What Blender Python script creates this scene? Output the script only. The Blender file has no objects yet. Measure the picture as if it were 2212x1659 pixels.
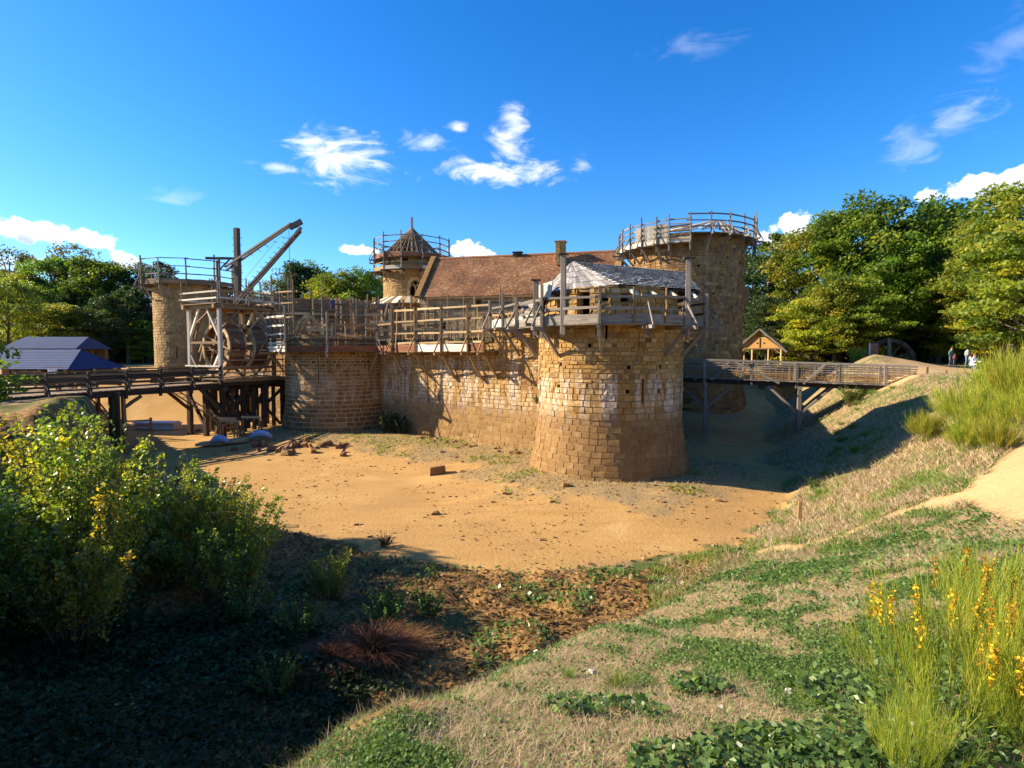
import bpy, math, random
import numpy as np
from mathutils import Vector, Matrix, Quaternion

S = bpy.context.scene
COL = S.collection
R = math.radians
rnd = random.Random(7)
rng = np.random.default_rng(11)

# ------------------------------------------------------------------ camera
EYE = 6.6
cam_d = bpy.data.cameras.new("camera"); cam = bpy.data.objects.new("camera", cam_d); COL.objects.link(cam)
cam.location = (0, 0, EYE); cam.rotation_euler = (R(90 - 3.29), 0, 0)
cam_d.sensor_width = 36.0; cam_d.lens = 1210 / 2212 * 36.0
cam_d.clip_start = 0.05; cam_d.clip_end = 3000
S.camera = cam

# ------------------------------------------------------------------ sun, sky, exposure
SUN_EL = 28.0; K = 0.12
sun_to = Vector((-math.cos(math.atan(K)) * math.cos(R(SUN_EL)), math.sin(math.atan(K)) * math.cos(R(SUN_EL)), math.sin(R(SUN_EL))))
sd = bpy.data.lights.new("sun", 'SUN'); sd.energy = 5.0; sd.angle = R(0.5); sd.color = (1.0, 0.87, 0.66)
sun = bpy.data.objects.new("sun", sd); COL.objects.link(sun)
sun.rotation_euler = sun_to.to_track_quat('Z', 'Y').to_euler()
S.view_settings.view_transform = 'Standard'; S.view_settings.look = 'None'
S.view_settings.exposure = 1.36; S.view_settings.gamma = 1.0
W = bpy.data.worlds.new("World"); S.world = W; W.use_nodes = True

class NT:
    """small helper to write node trees"""
    def __init__(s, tree): s.t = tree; s.n = tree.nodes; s.l = tree.links
    def new(s, typ, **kw):
        n = s.n.new(typ)
        for k, v in kw.items(): setattr(n, k, v)
        return n
    def put(s, node, **ins):
        for k, v in ins.items():
            i = node.inputs[int(k[1:])] if k[0] == '_' and k[1:].isdigit() else node.inputs[k.replace('_', ' ')]
            if hasattr(v, 'is_output') or isinstance(v, bpy.types.NodeSocket): s.l.new(v, i)
            else: i.default_value = v
        return node
    def math(s, op, a, b=None, c=None, clamp=False):
        n = s.new('ShaderNodeMath', operation=op, use_clamp=clamp)
        for i, v in enumerate((a, b, c)):
            if v is None: continue
            if isinstance(v, bpy.types.NodeSocket): s.l.new(v, n.inputs[i])
            else: n.inputs[i].default_value = v
        return n.outputs[0]
    def mix(s, f, a, b, mode='MIX'):
        n = s.new('ShaderNodeMix', data_type='RGBA', blend_type=mode)
        for i, v in ((0, f), (6, a), (7, b)):
            if isinstance(v, bpy.types.NodeSocket): s.l.new(v, n.inputs[i])
            else: n.inputs[i].default_value = (v if i == 0 else (*v[:3], 1.0))
        return n.outputs[2]
    def noise(s, vec, scale, detail=4, rough=0.55, dist=0.0, out=0):
        n = s.new('ShaderNodeTexNoise'); n.inputs['Scale'].default_value = scale
        n.inputs['Detail'].default_value = detail; n.inputs['Roughness'].default_value = rough
        n.inputs['Distortion'].default_value = dist
        if vec is not None: s.l.new(vec, n.inputs['Vector'])
        return n.outputs[out]
    def ramp(s, f, stops, interp='LINEAR'):
        n = s.new('ShaderNodeValToRGB'); n.color_ramp.interpolation = interp
        e = n.color_ramp.elements
        while len(e) > 1: e.remove(e[-1])
        e[0].position = stops[0][0]; e[0].color = (*stops[0][1], 1)
        for p, c in stops[1:]:
            q = e.new(p); q.color = (*c, 1)
        if isinstance(f, bpy.types.NodeSocket): s.l.new(f, n.inputs[0])
        return n.outputs[0]
    def maprange(s, v, a, b, c=0.0, d=1.0, smooth=True):
        n = s.new('ShaderNodeMapRange', interpolation_type='SMOOTHSTEP' if smooth else 'LINEAR')
        s.l.new(v, n.inputs[0])
        for i, x in enumerate((a, b, c, d)): n.inputs[1 + i].default_value = x
        return n.outputs[0]

def build_world():
    t = NT(W.node_tree); t.n.clear()
    out = t.new('ShaderNodeOutputWorld'); bg = t.new('ShaderNodeBackground')
    sky = t.new('ShaderNodeTexSky', sky_type='NISHITA'); sky.sun_disc = False
    sky.sun_elevation = R(SUN_EL); sky.sun_rotation = math.atan2(sun_to.x, sun_to.y)
    sky.altitude = 300; sky.air_density = 1.0; sky.dust_density = 0.4; sky.ozone_density = 3.0
    hsv = t.new('ShaderNodeHueSaturation'); hsv.inputs['Saturation'].default_value = 1.36
    hsv.inputs['Value'].default_value = 1.58
    t.l.new(sky.outputs[0], hsv.inputs['Color'])
    col = t.mix(1.0, hsv.outputs[0], (0.80, 1.03, 1.27), 'MULTIPLY')
    tc = t.new('ShaderNodeTexCoord'); vec = tc.outputs['Generated']
    F = 1210.0; TH = R(3.29)
    wisp = t.noise(vec, 9.0, 7, 0.62, 0.6); wisp2 = t.noise(vec, 22.0, 6, 0.6, 0.3)
    puff = t.noise(vec, 26.0, 6, 0.6, 0.2); puff2 = t.noise(vec, 60.0, 4, 0.6)
    st = t.new('ShaderNodeMapping'); st.inputs['Scale'].default_value = (1, 1, 2.6); st.inputs['Rotation'].default_value = (0, R(24), 0)
    t.l.new(vec, st.inputs['Vector']); streak = t.noise(st.outputs[0], 11.0, 7, 0.6, 1.4)
    # clouds: direction (azimuth, elevation in degrees), half sizes in degrees, kind, strength
    clouds = [(-39.8, 9.2, 3.4, 1.35, 'p', 1.0), (-36.6, 8.9, 2.0, .95, 'p', 1.0), (-41.3, 6.6, 4.5, 0.7, 'p', 0.55), (-16.7, 18.0, 4.6, 2.1, 'w', 1.1), (-21.8, 16.6, 3.2, .5, 'w', .6), (-14.4, 18.6, 2.4, .9, 'w', .7),
              (-1.4, 17.6, 5.6, 1.3, 'w', 1.3), (-0.5, 19.4, 2.3, 2.2, 'w', 1.1), (0.3, 21.9, 1.3, 2.0, 'w', 0.8), (-5.3, 21.2, 1.2, .6, 'w', 0.8), (-8.4, 19.8, 2.6, .9, 'w', .55), (6.9, 18.0, 1.2, .9, 'w', 0.6),
              (-4.4, 10.2, 2.0, 1.6, 'p', 1.1), (-3.2, 9.4, 2.0, 1.0, 'p', .9), (-15.1, 9.7, 2.0, .7, 'p', 0.8), (26.5, 11.0, 2.0, 1.5, 'p', 1.05), (25.0, 9.9, 2.0, 1.0, 'p', .9),
              (39.8, 12.4, 3.8, 1.15, 'p', .95), (42.3, 13.0, 2.4, .9, 'p', .85), (38.1, 17.7, 2.2, 1.4, 'w', 0.4), (41.2, 22.0, 2.4, 2.0, 'w', 0.18), (-30.5, 13.2, 2.4, 0.8, 'w', 0.25),
              (-34.4, 7.5, 1.0, 1.0, 'p', .8), (34.9, 16.6, 1.6, 1.8, 'w', .25), (17, 26.7, 3, 1, 'w', .15), (62, 20, 9, 3, 'p', 0.9), (-75, 18, 10, 3, 'p', 0.9), (140, 25, 12, 4, 'w', .8), (-150, 30, 14, 4, 'w', .8)]
    total = None; grey = None
    for az, el, sa, se, kind, g in clouds:
        a, e = R(az), R(el)
        d = Vector((math.sin(a) * math.cos(e), math.cos(a) * math.cos(e), math.sin(e)))
        u = Vector((math.cos(a), -math.sin(a), 0)); v = u.cross(d)
        du = t.new('ShaderNodeVectorMath', operation='DOT_PRODUCT'); t.l.new(vec, du.inputs[0]); du.inputs[1].default_value = u / math.sin(R(sa))
        dv = t.new('ShaderNodeVectorMath', operation='DOT_PRODUCT'); t.l.new(vec, dv.inputs[0]); dv.inputs[1].default_value = v / math.sin(R(se))
        dd = t.new('ShaderNodeVectorMath', operation='DOT_PRODUCT'); t.l.new(vec, dd.inputs[0]); dd.inputs[1].default_value = d
        off = math.sin(e) * 0 + 0
        uu = t.math('MULTIPLY', du.outputs['Value'], du.outputs['Value'])
        vv0 = dv.outputs['Value']
        if kind == 'p':   # flat base: below centre falls off faster
            neg = t.math('MINIMUM', vv0, 0.0); vv = t.math('ADD', t.math('MULTIPLY', vv0, vv0), t.math('MULTIPLY', t.math('MULTIPLY', neg, neg), 0.9))
        else: vv = t.math('MULTIPLY', vv0, vv0)
        r2 = t.math('SQRT', t.math('ADD', uu, vv))
        if kind == 'p':
            n = t.math('ADD', t.math('MULTIPLY', t.math('SUBTRACT', puff, 0.5), 2.3), t.math('MULTIPLY', t.math('SUBTRACT', puff2, 0.5), 0.6))
            m = t.maprange(t.math('SUBTRACT', t.math('ADD', 0.92, n), r2), 0.0, 0.26)
        else:
            n = t.math('ADD', t.math('MULTIPLY', t.math('SUBTRACT', streak, 0.5), 3.6), t.math('MULTIPLY', t.math('SUBTRACT', wisp2, 0.5), 1.2))
            m = t.maprange(t.math('SUBTRACT', t.math('ADD', 0.80, n), r2), -0.35, 1.25)
        front = t.math('GREATER_THAN', dd.outputs['Value'], 0.0)
        m = t.math('MULTIPLY', t.math('MULTIPLY', m, front), g)
        total = m if total is None else t.math('MAXIMUM', total, m)
        if kind == 'p' and sa > 3:
            gm = t.maprange(vv0, 0.35, -0.75); gm = t.math('MULTIPLY', t.math('MULTIPLY', gm, m), t.maprange(puff, 0.42, 0.58))
            grey = gm if grey is None else t.math('MAXIMUM', grey, gm)
    total = t.math('MINIMUM', total, 1.0)
    cc = t.mix(grey, (10.5, 10.8, 11.6), (4.6, 5.6, 7.6))
    col = t.mix(total, col, cc)
    t.l.new(col, bg.inputs['Color']); bg.inputs['Strength'].default_value = 0.05
    t.l.new(bg.outputs[0], out.inputs['Surface'])
build_world()

# ------------------------------------------------------------------ materials
MATS = {}
def new_mat(name):
    m = bpy.data.materials.new(name); m.use_nodes = True; MATS[name] = m
    t = NT(m.node_tree); b = t.n['Principled BSDF']
    return m, t, b
def bump(t, b, h, strength=0.5, dist=0.02):
    n = t.new('ShaderNodeBump'); n.inputs['Strength'].default_value = strength; n.inputs['Distance'].default_value = dist
    t.l.new(h, n.inputs['Height']); t.l.new(n.outputs[0], b.inputs['Normal'])
def attr(t, name):
    a = t.new('ShaderNodeAttribute'); a.attribute_name = name; return a

def stone_mat(name, stops, white=0.0, wz=(3.2, 4.6), damp=0.0, dz=2.8, rough=0.92):
    m, t, b = new_mat(name)
    tc = t.new('ShaderNodeTexCoord'); v = tc.outputs['Object']
    tint = attr(t, 'tint').outputs['Fac']
    c = t.ramp(tint, stops)
    n1 = t.noise(v, 9.0, 6, 0.7); n2 = t.noise(v, 0.9, 3, 0.6); n3 = t.noise(v, 38.0, 3, 0.7)
    c = t.mix(1.0, c, t.ramp(n1, [(0.25, (0.62, 0.6, 0.56)), (0.6, (1.05, 1.03, 1.0)), (0.85, (1.25, 1.22, 1.18))]), 'MULTIPLY')
    c = t.mix(1.0, c, t.ramp(n2, [(0.3, (0.78, 0.72, 0.66)), (0.7, (1.15, 1.14, 1.12))]), 'MULTIPLY')
    sp = t.new('ShaderNodeSeparateXYZ'); t.l.new(v, sp.inputs[0]); z = sp.outputs['Z']
    st = t.new('ShaderNodeMapping'); st.inputs['Scale'].default_value = (1.6, 1.6, 0.25); t.l.new(v, st.inputs['Vector'])
    ns = t.noise(st.outputs[0], 1.4, 5, 0.65)
    if white > 0:   # lime running out of the joints, in a band and below it
        band = t.math('MULTIPLY', t.maprange(z, wz[0] - 1.0, wz[0]), t.maprange(z, wz[1] + 1.4, wz[1]))
        w = t.math('MULTIPLY', t.math('MULTIPLY', band, t.maprange(ns, 0.44, 0.60)), t.maprange(n1, 0.32, 0.55))
        c = t.mix(t.math('MULTIPLY', w, white), c, (0.66, 0.61, 0.54))
        w2 = t.math('MULTIPLY', t.maprange(t.noise(v, 2.6, 4, 0.6), 0.58, 0.72), white * 0.55)
        c = t.mix(w2, c, (0.60, 0.52, 0.40))
    if damp > 0:    # brown staining of the talus, streaky
        dm = t.math('MULTIPLY', t.maprange(z, dz + 0.7, dz - 0.5), t.maprange(ns, 0.25, 0.6, 0.45, 1.0))
        c = t.mix(t.math('MULTIPLY', dm, damp), c, t.mix(n1, (0.13, 0.07, 0.028), (0.27, 0.155, 0.065)))
    t.l.new(c, b.inputs['Base Color']); b.inputs['Roughness'].default_value = rough
    b.inputs['Specular IOR Level'].default_value = 0.2
    bump(t, b, t.math('ADD', n1, t.math('MULTIPLY', n3, 0.5)), 0.7, 0.025)
    return m
OCHRE = [(0.0, (0.17, 0.085, 0.025)), (0.2, (0.28, 0.155, 0.048)), (0.5, (0.39, 0.235, 0.078)), (0.8, (0.47, 0.31, 0.125)), (1.0, (0.55, 0.43, 0.25))]
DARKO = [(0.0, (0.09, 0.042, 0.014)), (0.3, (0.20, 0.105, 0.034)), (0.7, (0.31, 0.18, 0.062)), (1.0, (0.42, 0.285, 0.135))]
BROWN = [(0.0, (0.09, 0.045, 0.02)), (0.4, (0.17, 0.09, 0.035)), (0.8, (0.27, 0.155, 0.065)), (1.0, (0.34, 0.22, 0.11))]
SANDY = [(0.0, (0.25, 0.15, 0.06)), (0.5, (0.37, 0.24, 0.10)), (1.0, (0.46, 0.32, 0.15))]
M_STA = stone_mat('stone_near_tower', OCHRE, 0.65, (3.3, 4.3), 0.8, 3.3)
M_STW = stone_mat('stone_curtain', OCHRE, 0.5, (2.8, 5.4), 0.65, 2.6)
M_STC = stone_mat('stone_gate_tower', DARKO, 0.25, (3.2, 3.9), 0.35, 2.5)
M_STB = stone_mat('stone_great_tower', DARKO, 0.12, (5.0, 14.0), 0.0)
M_STE = stone_mat('stone_left_tower', SANDY, 0.25, (9.0, 12.0), 0.0)
M_STD = stone_mat('stone_chapel_tower', SANDY, 0.0)
M_STH = stone_mat('stone_hall', [(0, (.26, .17, .08)), (.5, (.42, .30, .15)), (1, (.52, .41, .24))], 0.2, (4, 12), 0)
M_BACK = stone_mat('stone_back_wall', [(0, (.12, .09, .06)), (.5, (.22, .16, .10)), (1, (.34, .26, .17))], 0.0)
M_DRESS = stone_mat('stone_dressed', [(0, (.44, .32, .16)), (1, (.56, .43, .25))], 0.0)
M_WHITEST = stone_mat('stone_pale', [(0, (.5, .45, .38)), (1, (.72, .68, .6))], 0.0)

def mortar_mat(name, col, dark=0.0):
    m, t, b = new_mat(name); v = t.new('ShaderNodeTexCoord').outputs['Object']
    n = t.noise(v, 5, 5, .65)
    c = t.mix(n, tuple(x * 0.6 for x in col), tuple(min(1, x * 1.2) for x in col))
    t.l.new(c, b.inputs['Base Color']); b.inputs['Roughness'].default_value = 0.95
    bump(t, b, t.noise(v, 30, 4, .7), 0.6, 0.02); return m
M_MORT = mortar_mat('mortar_ochre', (0.32, 0.20, 0.08)); M_MORTC = mortar_mat('mortar_pale', (0.50, 0.36, 0.19)); M_MORTD = mortar_mat('mortar_dim', (0.22, 0.16, 0.10))
M_MOSS = mortar_mat('moss_dark', (0.07, 0.075, 0.03)); M_DARK = mortar_mat('inside_dark', (0.02, 0.017, 0.014))

def wood_mat(name, lo, hi, rough=0.8, world=False):
    m, t, b = new_mat(name); tc = t.new('ShaderNodeTexCoord')
    mp = t.new('ShaderNodeMapping'); mp.inputs['Scale'].default_value = (1.2, 6, 6)
    t.l.new(tc.outputs['Object'], mp.inputs['Vector'])
    oi = t.new('ShaderNodeObjectInfo'); add = t.new('ShaderNodeVectorMath', operation='ADD')
    t.l.new(mp.outputs[0], add.inputs[0]); comb = t.new('ShaderNodeCombineXYZ')
    t.l.new(t.math('MULTIPLY', oi.outputs['Random'], 37.0), comb.inputs[0]); t.l.new(comb.outputs[0], add.inputs[1])
    g = t.noise(add.outputs[0], 2.2, 6, 0.7, 0.4); w = t.noise(add.outputs[0], 0.8, 3, .5)
    c = t.mix(t.maprange(g, 0.3, 0.72), lo, hi)
    c = t.mix(1.0, c, t.ramp(oi.outputs['Random'], [(0, (0.62, 0.60, 0.58)), (0.5, (0.95, 0.93, 0.9)), (1, (1.3, 1.27, 1.22))]), 'MULTIPLY')
    c = t.mix(1.0, c, t.ramp(attr(t, 'tint').outputs['Fac'], [(0, (0.45, 0.44, 0.43)), (0.5, (1.0, 1.0, 1.0)), (1, (1.5, 1.48, 1.45))]), 'MULTIPLY')
    c = t.mix(1.0, c, t.ramp(w, [(0.3, (0.75, 0.72, 0.7)), (0.7, (1.1, 1.08, 1.05))]), 'MULTIPLY')
    t.l.new(c, b.inputs['Base Color']); b.inputs['Roughness'].default_value = rough; b.inputs['Specular IOR Level'].default_value = 0.25
    bump(t, b, g, 0.5, 0.01); return m
M_GREY = wood_mat('wood_grey', (0.10, 0.085, 0.07), (0.34, 0.30, 0.25))
M_NEW = wood_mat('wood_new', (0.38, 0.25, 0.11), (0.58, 0.43, 0.24))
M_CRANE = wood_mat('wood_crane', (0.045, 0.04, 0.035), (0.20, 0.175, 0.15))
M_TAN = wood_mat('wood_tan', (0.17, 0.10, 0.045), (0.37, 0.24, 0.115))
M_RED = wood_mat('wood_red_board', (0.15, 0.055, 0.025), (0.30, 0.12, 0.055))
M_DWOOD = wood_mat('wood_dark', (0.035, 0.025, 0.018), (0.12, 0.085, 0.055))
M_PALE = wood_mat('wood_pale_board', (0.52, 0.47, 0.38), (0.80, 0.74, 0.62))
M_SHING = wood_mat('wood_shingle', (0.24, 0.22, 0.20), (0.52, 0.49, 0.44), 0.5)
M_SHING_GLARE = wood_mat('wood_shingle_glare', (0.48, 0.48, 0.48), (0.76, 0.76, 0.75), 0.35)  # paler copy for the front roof plane: low-sun glare painted into the colour

def plain(name, col, rough=0.8, var=0.25, scale=3.0, bumps=0.3):
    m, t, b = new_mat(name); v = t.new('ShaderNodeTexCoord').outputs['Object']
    n = t.noise(v, scale, 5, .6)
    c = t.mix(n, tuple(x * (1 - var) for x in col), tuple(min(1, x * (1 + var)) for x in col))
    t.l.new(c, b.inputs['Base Color']); b.inputs['Roughness'].default_value = rough
    if bumps: bump(t, b, t.noise(v, scale * 8, 3, .6), bumps, 0.01)
    return m
M_SLATE = plain('slate_blue_roof', (0.022, 0.045, 0.12), 0.95, .45, .9)
M_TARP = plain('tarp_blue_grey', (0.34, 0.40, 0.56), 0.6); M_WTARP = plain('sheet_pale', (0.62, 0.62, 0.64), 0.7)
M_ROPE = plain('rope_grey', (0.2, 0.17, 0.13), 0.9); M_PLASTER = plain('daub_orange', (0.60, 0.31, 0.085), 0.9, .15, 1.2)
M_BARK = plain('bark', (0.085, 0.062, 0.045), 0.95, .4, 2.0, 0.8); M_BARKP = plain('bark_pale', (0.26, 0.23, 0.20), 0.95, .4, 2.0, 0.8)
M_STEM = plain('stem_brown', (0.10, 0.065, 0.035), 0.9); M_CLAY = plain('clay_red', (0.20, 0.095, 0.05), 0.9, .35, 4)
M_SIGNR = plain('sign_red_brown', (0.26, 0.09, 0.05), 0.6); M_SIGNC = plain('sign_cream', (0.6, 0.5, 0.36), 0.6)
M_GREENC = plain('cloth_green', (0.10, 0.20, 0.10), 0.8); M_METAL = plain('metal_dull', (0.3, 0.3, 0.32), 0.5)

def tile_mat():
    m, t, b = new_mat('clay_roof_tile'); tint = attr(t, 'tint').outputs['Fac']; v = t.new('ShaderNodeTexCoord').outputs['Object']
    c = t.ramp(tint, [(0, (0.12, 0.055, 0.035)), (0.25, (0.22, 0.088, 0.034)), (0.6, (0.31, 0.13, 0.05)), (0.85, (0.38, 0.19, 0.08)), (1, (0.44, 0.29, 0.15))])
    c = t.mix(1.0, c, t.ramp(t.noise(v, .5, 4, .6), [(0.3, (.72, .70, .66)), (0.7, (1.12, 1.12, 1.12))]), 'MULTIPLY')
    t.l.new(c, b.inputs['Base Color']); b.inputs['Roughness'].default_value = .85; return m
M_TILE = tile_mat()

def leaf_mat(name, stops, trans=0.45, rough=0.5, spec=0.35):
    m, t, b = new_mat(name); tint = attr(t, 'tint').outputs['Fac']
    oi = t.new('ShaderNodeObjectInfo')
    c = t.ramp(tint, stops)
    hs = t.new('ShaderNodeHueSaturation'); t.l.new(c, hs.inputs['Color'])
    t.l.new(t.maprange(oi.outputs['Random'], 0, 1, 0.485, 0.515, False), hs.inputs['Hue'])
    t.l.new(t.maprange(oi.outputs['Random'], 0, 1, 0.8, 1.2, False), hs.inputs['Value'])
    c = hs.outputs[0]
    t.l.new(c, b.inputs['Base Color']); b.inputs['Roughness'].default_value = rough; b.inputs['Specular IOR Level'].default_value = spec
    tr = t.new('ShaderNodeBsdfTranslucent')
    c2 = t.mix(1.0, c, (1.25, 1.35, 0.6), 'MULTIPLY'); t.l.new(c2, tr.inputs['Color'])
    mx = t.new('ShaderNodeMixShader'); mx.inputs[0].default_value = trans
    t.l.new(b.outputs[0], mx.inputs[1]); t.l.new(tr.outputs[0], mx.inputs[2])
    t.l.new(mx.outputs[0], t.n['Material Output'].inputs['Surface']); return m
L_GREEN = leaf_mat('leaves_green', [(0, (.045, .09, .014)), (.5, (.125, .20, .022)), (1, (.27, .30, .035))], .5)
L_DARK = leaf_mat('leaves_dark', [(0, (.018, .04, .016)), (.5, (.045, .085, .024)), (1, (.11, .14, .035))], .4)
L_YEL = leaf_mat('leaves_yellow', [(0, (.12, .155, .014)), (.5, (.27, .265, .025)), (1, (.46, .33, .03))], .5)
L_OLIVE = leaf_mat('leaves_olive', [(0, (.085, .125, .016)), (.5, (.20, .235, .028)), (1, (.38, .31, .04))], .5)
L_RUST = leaf_mat('leaves_rust', [(0, (.06, .075, .035)), (.5, (.13, .125, .055)), (1, (.22, .17, .07))], .4)
L_BUSH = leaf_mat('leaves_bush', [(0, (.04, .08, .018)), (.45, (.14, .20, .028)), (.8, (.30, .32, .035)), (1, (.55, .40, .03))], .5, .32, .6)
L_BRAM = leaf_mat('leaves_bramble', [(0, (.04, .085, .022)), (.6, (.12, .22, .045)), (1, (.22, .32, .08))], .4, .38, .45)
L_WEED = leaf_mat('leaves_weed', [(0, (.04, .09, .02)), (.6, (.115, .20, .04)), (1, (.22, .30, .08))], .4, .5, .3)
L_GRASS = leaf_mat('blades_dry', [(0, (.16, .11, .055)), (.35, (.40, .285, .18)), (.65, (.60, .45, .31)), (.8, (.27, .27, .07)), (1, (.13, .23, .035))], .3, .7, .2)
L_BROOM = leaf_mat('blades_broom', [(0, (.07, .11, .014)), (.4, (.20, .25, .025)), (.8, (.37, .37, .035)), (1, (.42, .32, .06))], .4, .6, .25)
L_FERN = leaf_mat('fern_dead', [(0, (.07, .025, .012)), (.5, (.20, .085, .03)), (1, (.38, .20, .08))], .3, .7, .2)
L_SHADEWEED = leaf_mat('leaves_weed_shade', [(0, (.012, .022, .006)), (.6, (.03, .048, .010)), (1, (.07, .085, .02))], .25, .6, .2)  # weeds of the corner slope, deep shade painted into their near-black colour
L_LITTER = leaf_mat('dead_leaves', [(0, (.05, .028, .012)), (.4, (.17, .10, .035)), (.75, (.32, .19, .07)), (1, (.12, .14, .035))], .2, .8, .2)
M_FLOWER = leaf_mat('flower_yellow', [(0, (.30, .12, .01)), (.5, (.5, .26, .012)), (1, (.75, .48, .02))], .2, .6, .2)

# ------------------------------------------------------------------ mesh helpers
def mk_mesh(name, V, Q=None, T=None, tint=None, mat=None, smooth=False):
    me = bpy.data.meshes.new(name)
    V = np.asarray(V, np.float32).reshape(-1, 3)
    nq = 0 if Q is None else len(Q); nt = 0 if T is None else len(T)
    me.vertices.add(len(V)); me.vertices.foreach_set('co', V.ravel())
    lo = []; 
    if nq: lo.append(np.asarray(Q, np.int32).ravel())
    if nt: lo.append(np.asarray(T, np.int32).ravel())
    li = np.concatenate(lo) if lo else np.zeros(0, np.int32)
    me.loops.add(len(li)); me.loops.foreach_set('vertex_index', li)
    me.polygons.add(nq + nt)
    starts = np.concatenate([np.arange(nq) * 4, nq * 4 + np.arange(nt) * 3]).astype(np.int32)
    me.polygons.foreach_set('loop_start', starts)
    me.polygons.foreach_set('loop_total', np.concatenate([np.full(nq, 4), np.full(nt, 3)]).astype(np.int32))
    me.polygons.foreach_set('use_smooth', np.full(nq + nt, bool(smooth)))
    if tint is not None:
        a = me.attributes.new('tint', 'FLOAT', 'POINT'); a.data.foreach_set('value', np.asarray(tint, np.float32))
    if mat: me.materials.append(mat)
    me.update(calc_edges=True)
    return me
def tag(o, label=None, cat=None, group=None, kind=None):
    if label: o['label'] = label
    if cat: o['category'] = cat
    if group: o['group'] = group
    if kind: o['kind'] = kind
    return o
def root(name, label, cat, loc, group=None, rz=0.0):
    o = bpy.data.objects.new(name, None); COL.objects.link(o); o.location = loc; o.rotation_euler = (0, 0, rz)
    o.empty_display_size = 0.3
    return tag(o, label, cat, group)
def link(name, me, parent=None, loc=(0, 0, 0)):
    o = bpy.data.objects.new(name, me); COL.objects.link(o); o.location = loc
    if parent: o.parent = parent
    return o
BOXQ = np.array([[0, 3, 2, 1], [4, 5, 6, 7], [0, 1, 5, 4], [1, 2, 6, 5], [2, 3, 7, 6], [3, 0, 4, 7]])
class MB:
    def __init__(s): s.V = []; s.Q = []; s.T = []; s.n = 0; s.tt = []
    def add(s, V, Q=None, T=None, tint=0.5):
        V = np.asarray(V, float).reshape(-1, 3)
        if Q is not None and len(Q): s.Q.append(np.asarray(Q) + s.n)
        if T is not None and len(T): s.T.append(np.asarray(T) + s.n)
        s.V.append(V); s.n += len(V)
        s.tt.append(np.full(len(V), tint) if np.isscalar(tint) else np.asarray(tint))
    def box(s, c, d, rz=0.0, tint=0.5):
        x, y, z = (k / 2 for k in d)
        V = np.array([[-x, -y, -z], [x, -y, -z], [x, y, -z], [-x, y, -z], [-x, -y, z], [x, -y, z], [x, y, z], [-x, y, z]])
        ca, sa = math.cos(rz), math.sin(rz)
        V = V @ np.array([[ca, sa, 0], [-sa, ca, 0], [0, 0, 1]]) + np.array(c)
        s.add(V, BOXQ, tint=tint)
    def hexa(s, pts, tint=0.5): s.add(pts, BOXQ, tint=tint)
    def tube(s, pts, rad, n=6, tint=0.5):
        pts = [Vector(p) for p in pts]; V = []; Q = []; k = len(pts)
        for i, p in enumerate(pts):
            d = (pts[min(i + 1, k - 1)] - pts[max(i - 1, 0)]).normalized()
            a = d.cross(Vector((0, 0, 1)) if abs(d.z) < .95 else Vector((1, 0, 0))).normalized(); b = d.cross(a)
            r = rad[i] if hasattr(rad, '__len__') else rad
            for j in range(n):
                th = 2 * math.pi * j / n; V.append(p + a * math.cos(th) * r + b * math.sin(th) * r)
        for i in range(k - 1):
            for j in range(n):
                Q.append((i * n + j, i * n + (j + 1) % n, (i + 1) * n + (j + 1) % n, (i + 1) * n + j))
        T = [(0, j + 1, j) for j in range(1, n - 1)] + [((k - 1) * n, (k - 1) * n + j, (k - 1) * n + j + 1) for j in range(1, n - 1)]
        s.add([tuple(v) for v in V], Q, T, tint)
    def build(s, name, mat, parent=None, smooth=False, off=(0, 0, 0)):
        V = np.concatenate(s.V) - np.array(off)
        me = mk_mesh(name, V, np.concatenate(s.Q) if s.Q else None, np.concatenate(s.T) if s.T else None, np.concatenate(s.tt), mat, smooth)
        return link(name, me, parent)

# timbers: a few worn unit beams and poles, each drawn out to its own length and section (shared mesh data)
_beams = {}
def unit_timber(mat, kind, k):
    key = (mat.name, kind, k)
    if key in _beams: return _beams[key]
    r = random.Random(k * 31 + len(kind)); st = 5; V = []; Q = []
    if kind == 'beam':
        c = .07; sec = [(-.5, -.5 + c), (-.5 + c, -.5), (.5 - c, -.5), (.5, -.5 + c), (.5, .5 - c), (.5 - c, .5), (-.5 + c, .5), (-.5, .5 - c)]; am = .05
    else:
        sec = [(.5 * math.cos(2 * math.pi * i / 8), .5 * math.sin(2 * math.pi * i / 8)) for i in range(8)]; am = .28
    n = 8; oy = oz = 0
    for i in range(st):
        f = i / (st - 1); oy = r.uniform(-am, am) * (0 < i < st - 1); oz = r.uniform(-am, am) * (0 < i < st - 1)
        sc = r.uniform(.93, 1.05) * (1.0 if kind == 'beam' else 1.12 - .24 * f)
        for a, b in sec: V.append((f, a * sc + oy, b * sc + oz))
    for i in range(st - 1):
        for j in range(n): Q.append((i * n + j, (i + 1) * n + j, (i + 1) * n + (j + 1) % n, i * n + (j + 1) % n))
    T = [(0, j, j + 1) for j in range(1, n - 1)] + [((st - 1) * n, (st - 1) * n + j + 1, (st - 1) * n + j) for j in range(1, n - 1)]
    me = mk_mesh(kind, V, Q, T, np.full(len(V), .5), mat); _beams[key] = me; return me
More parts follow.
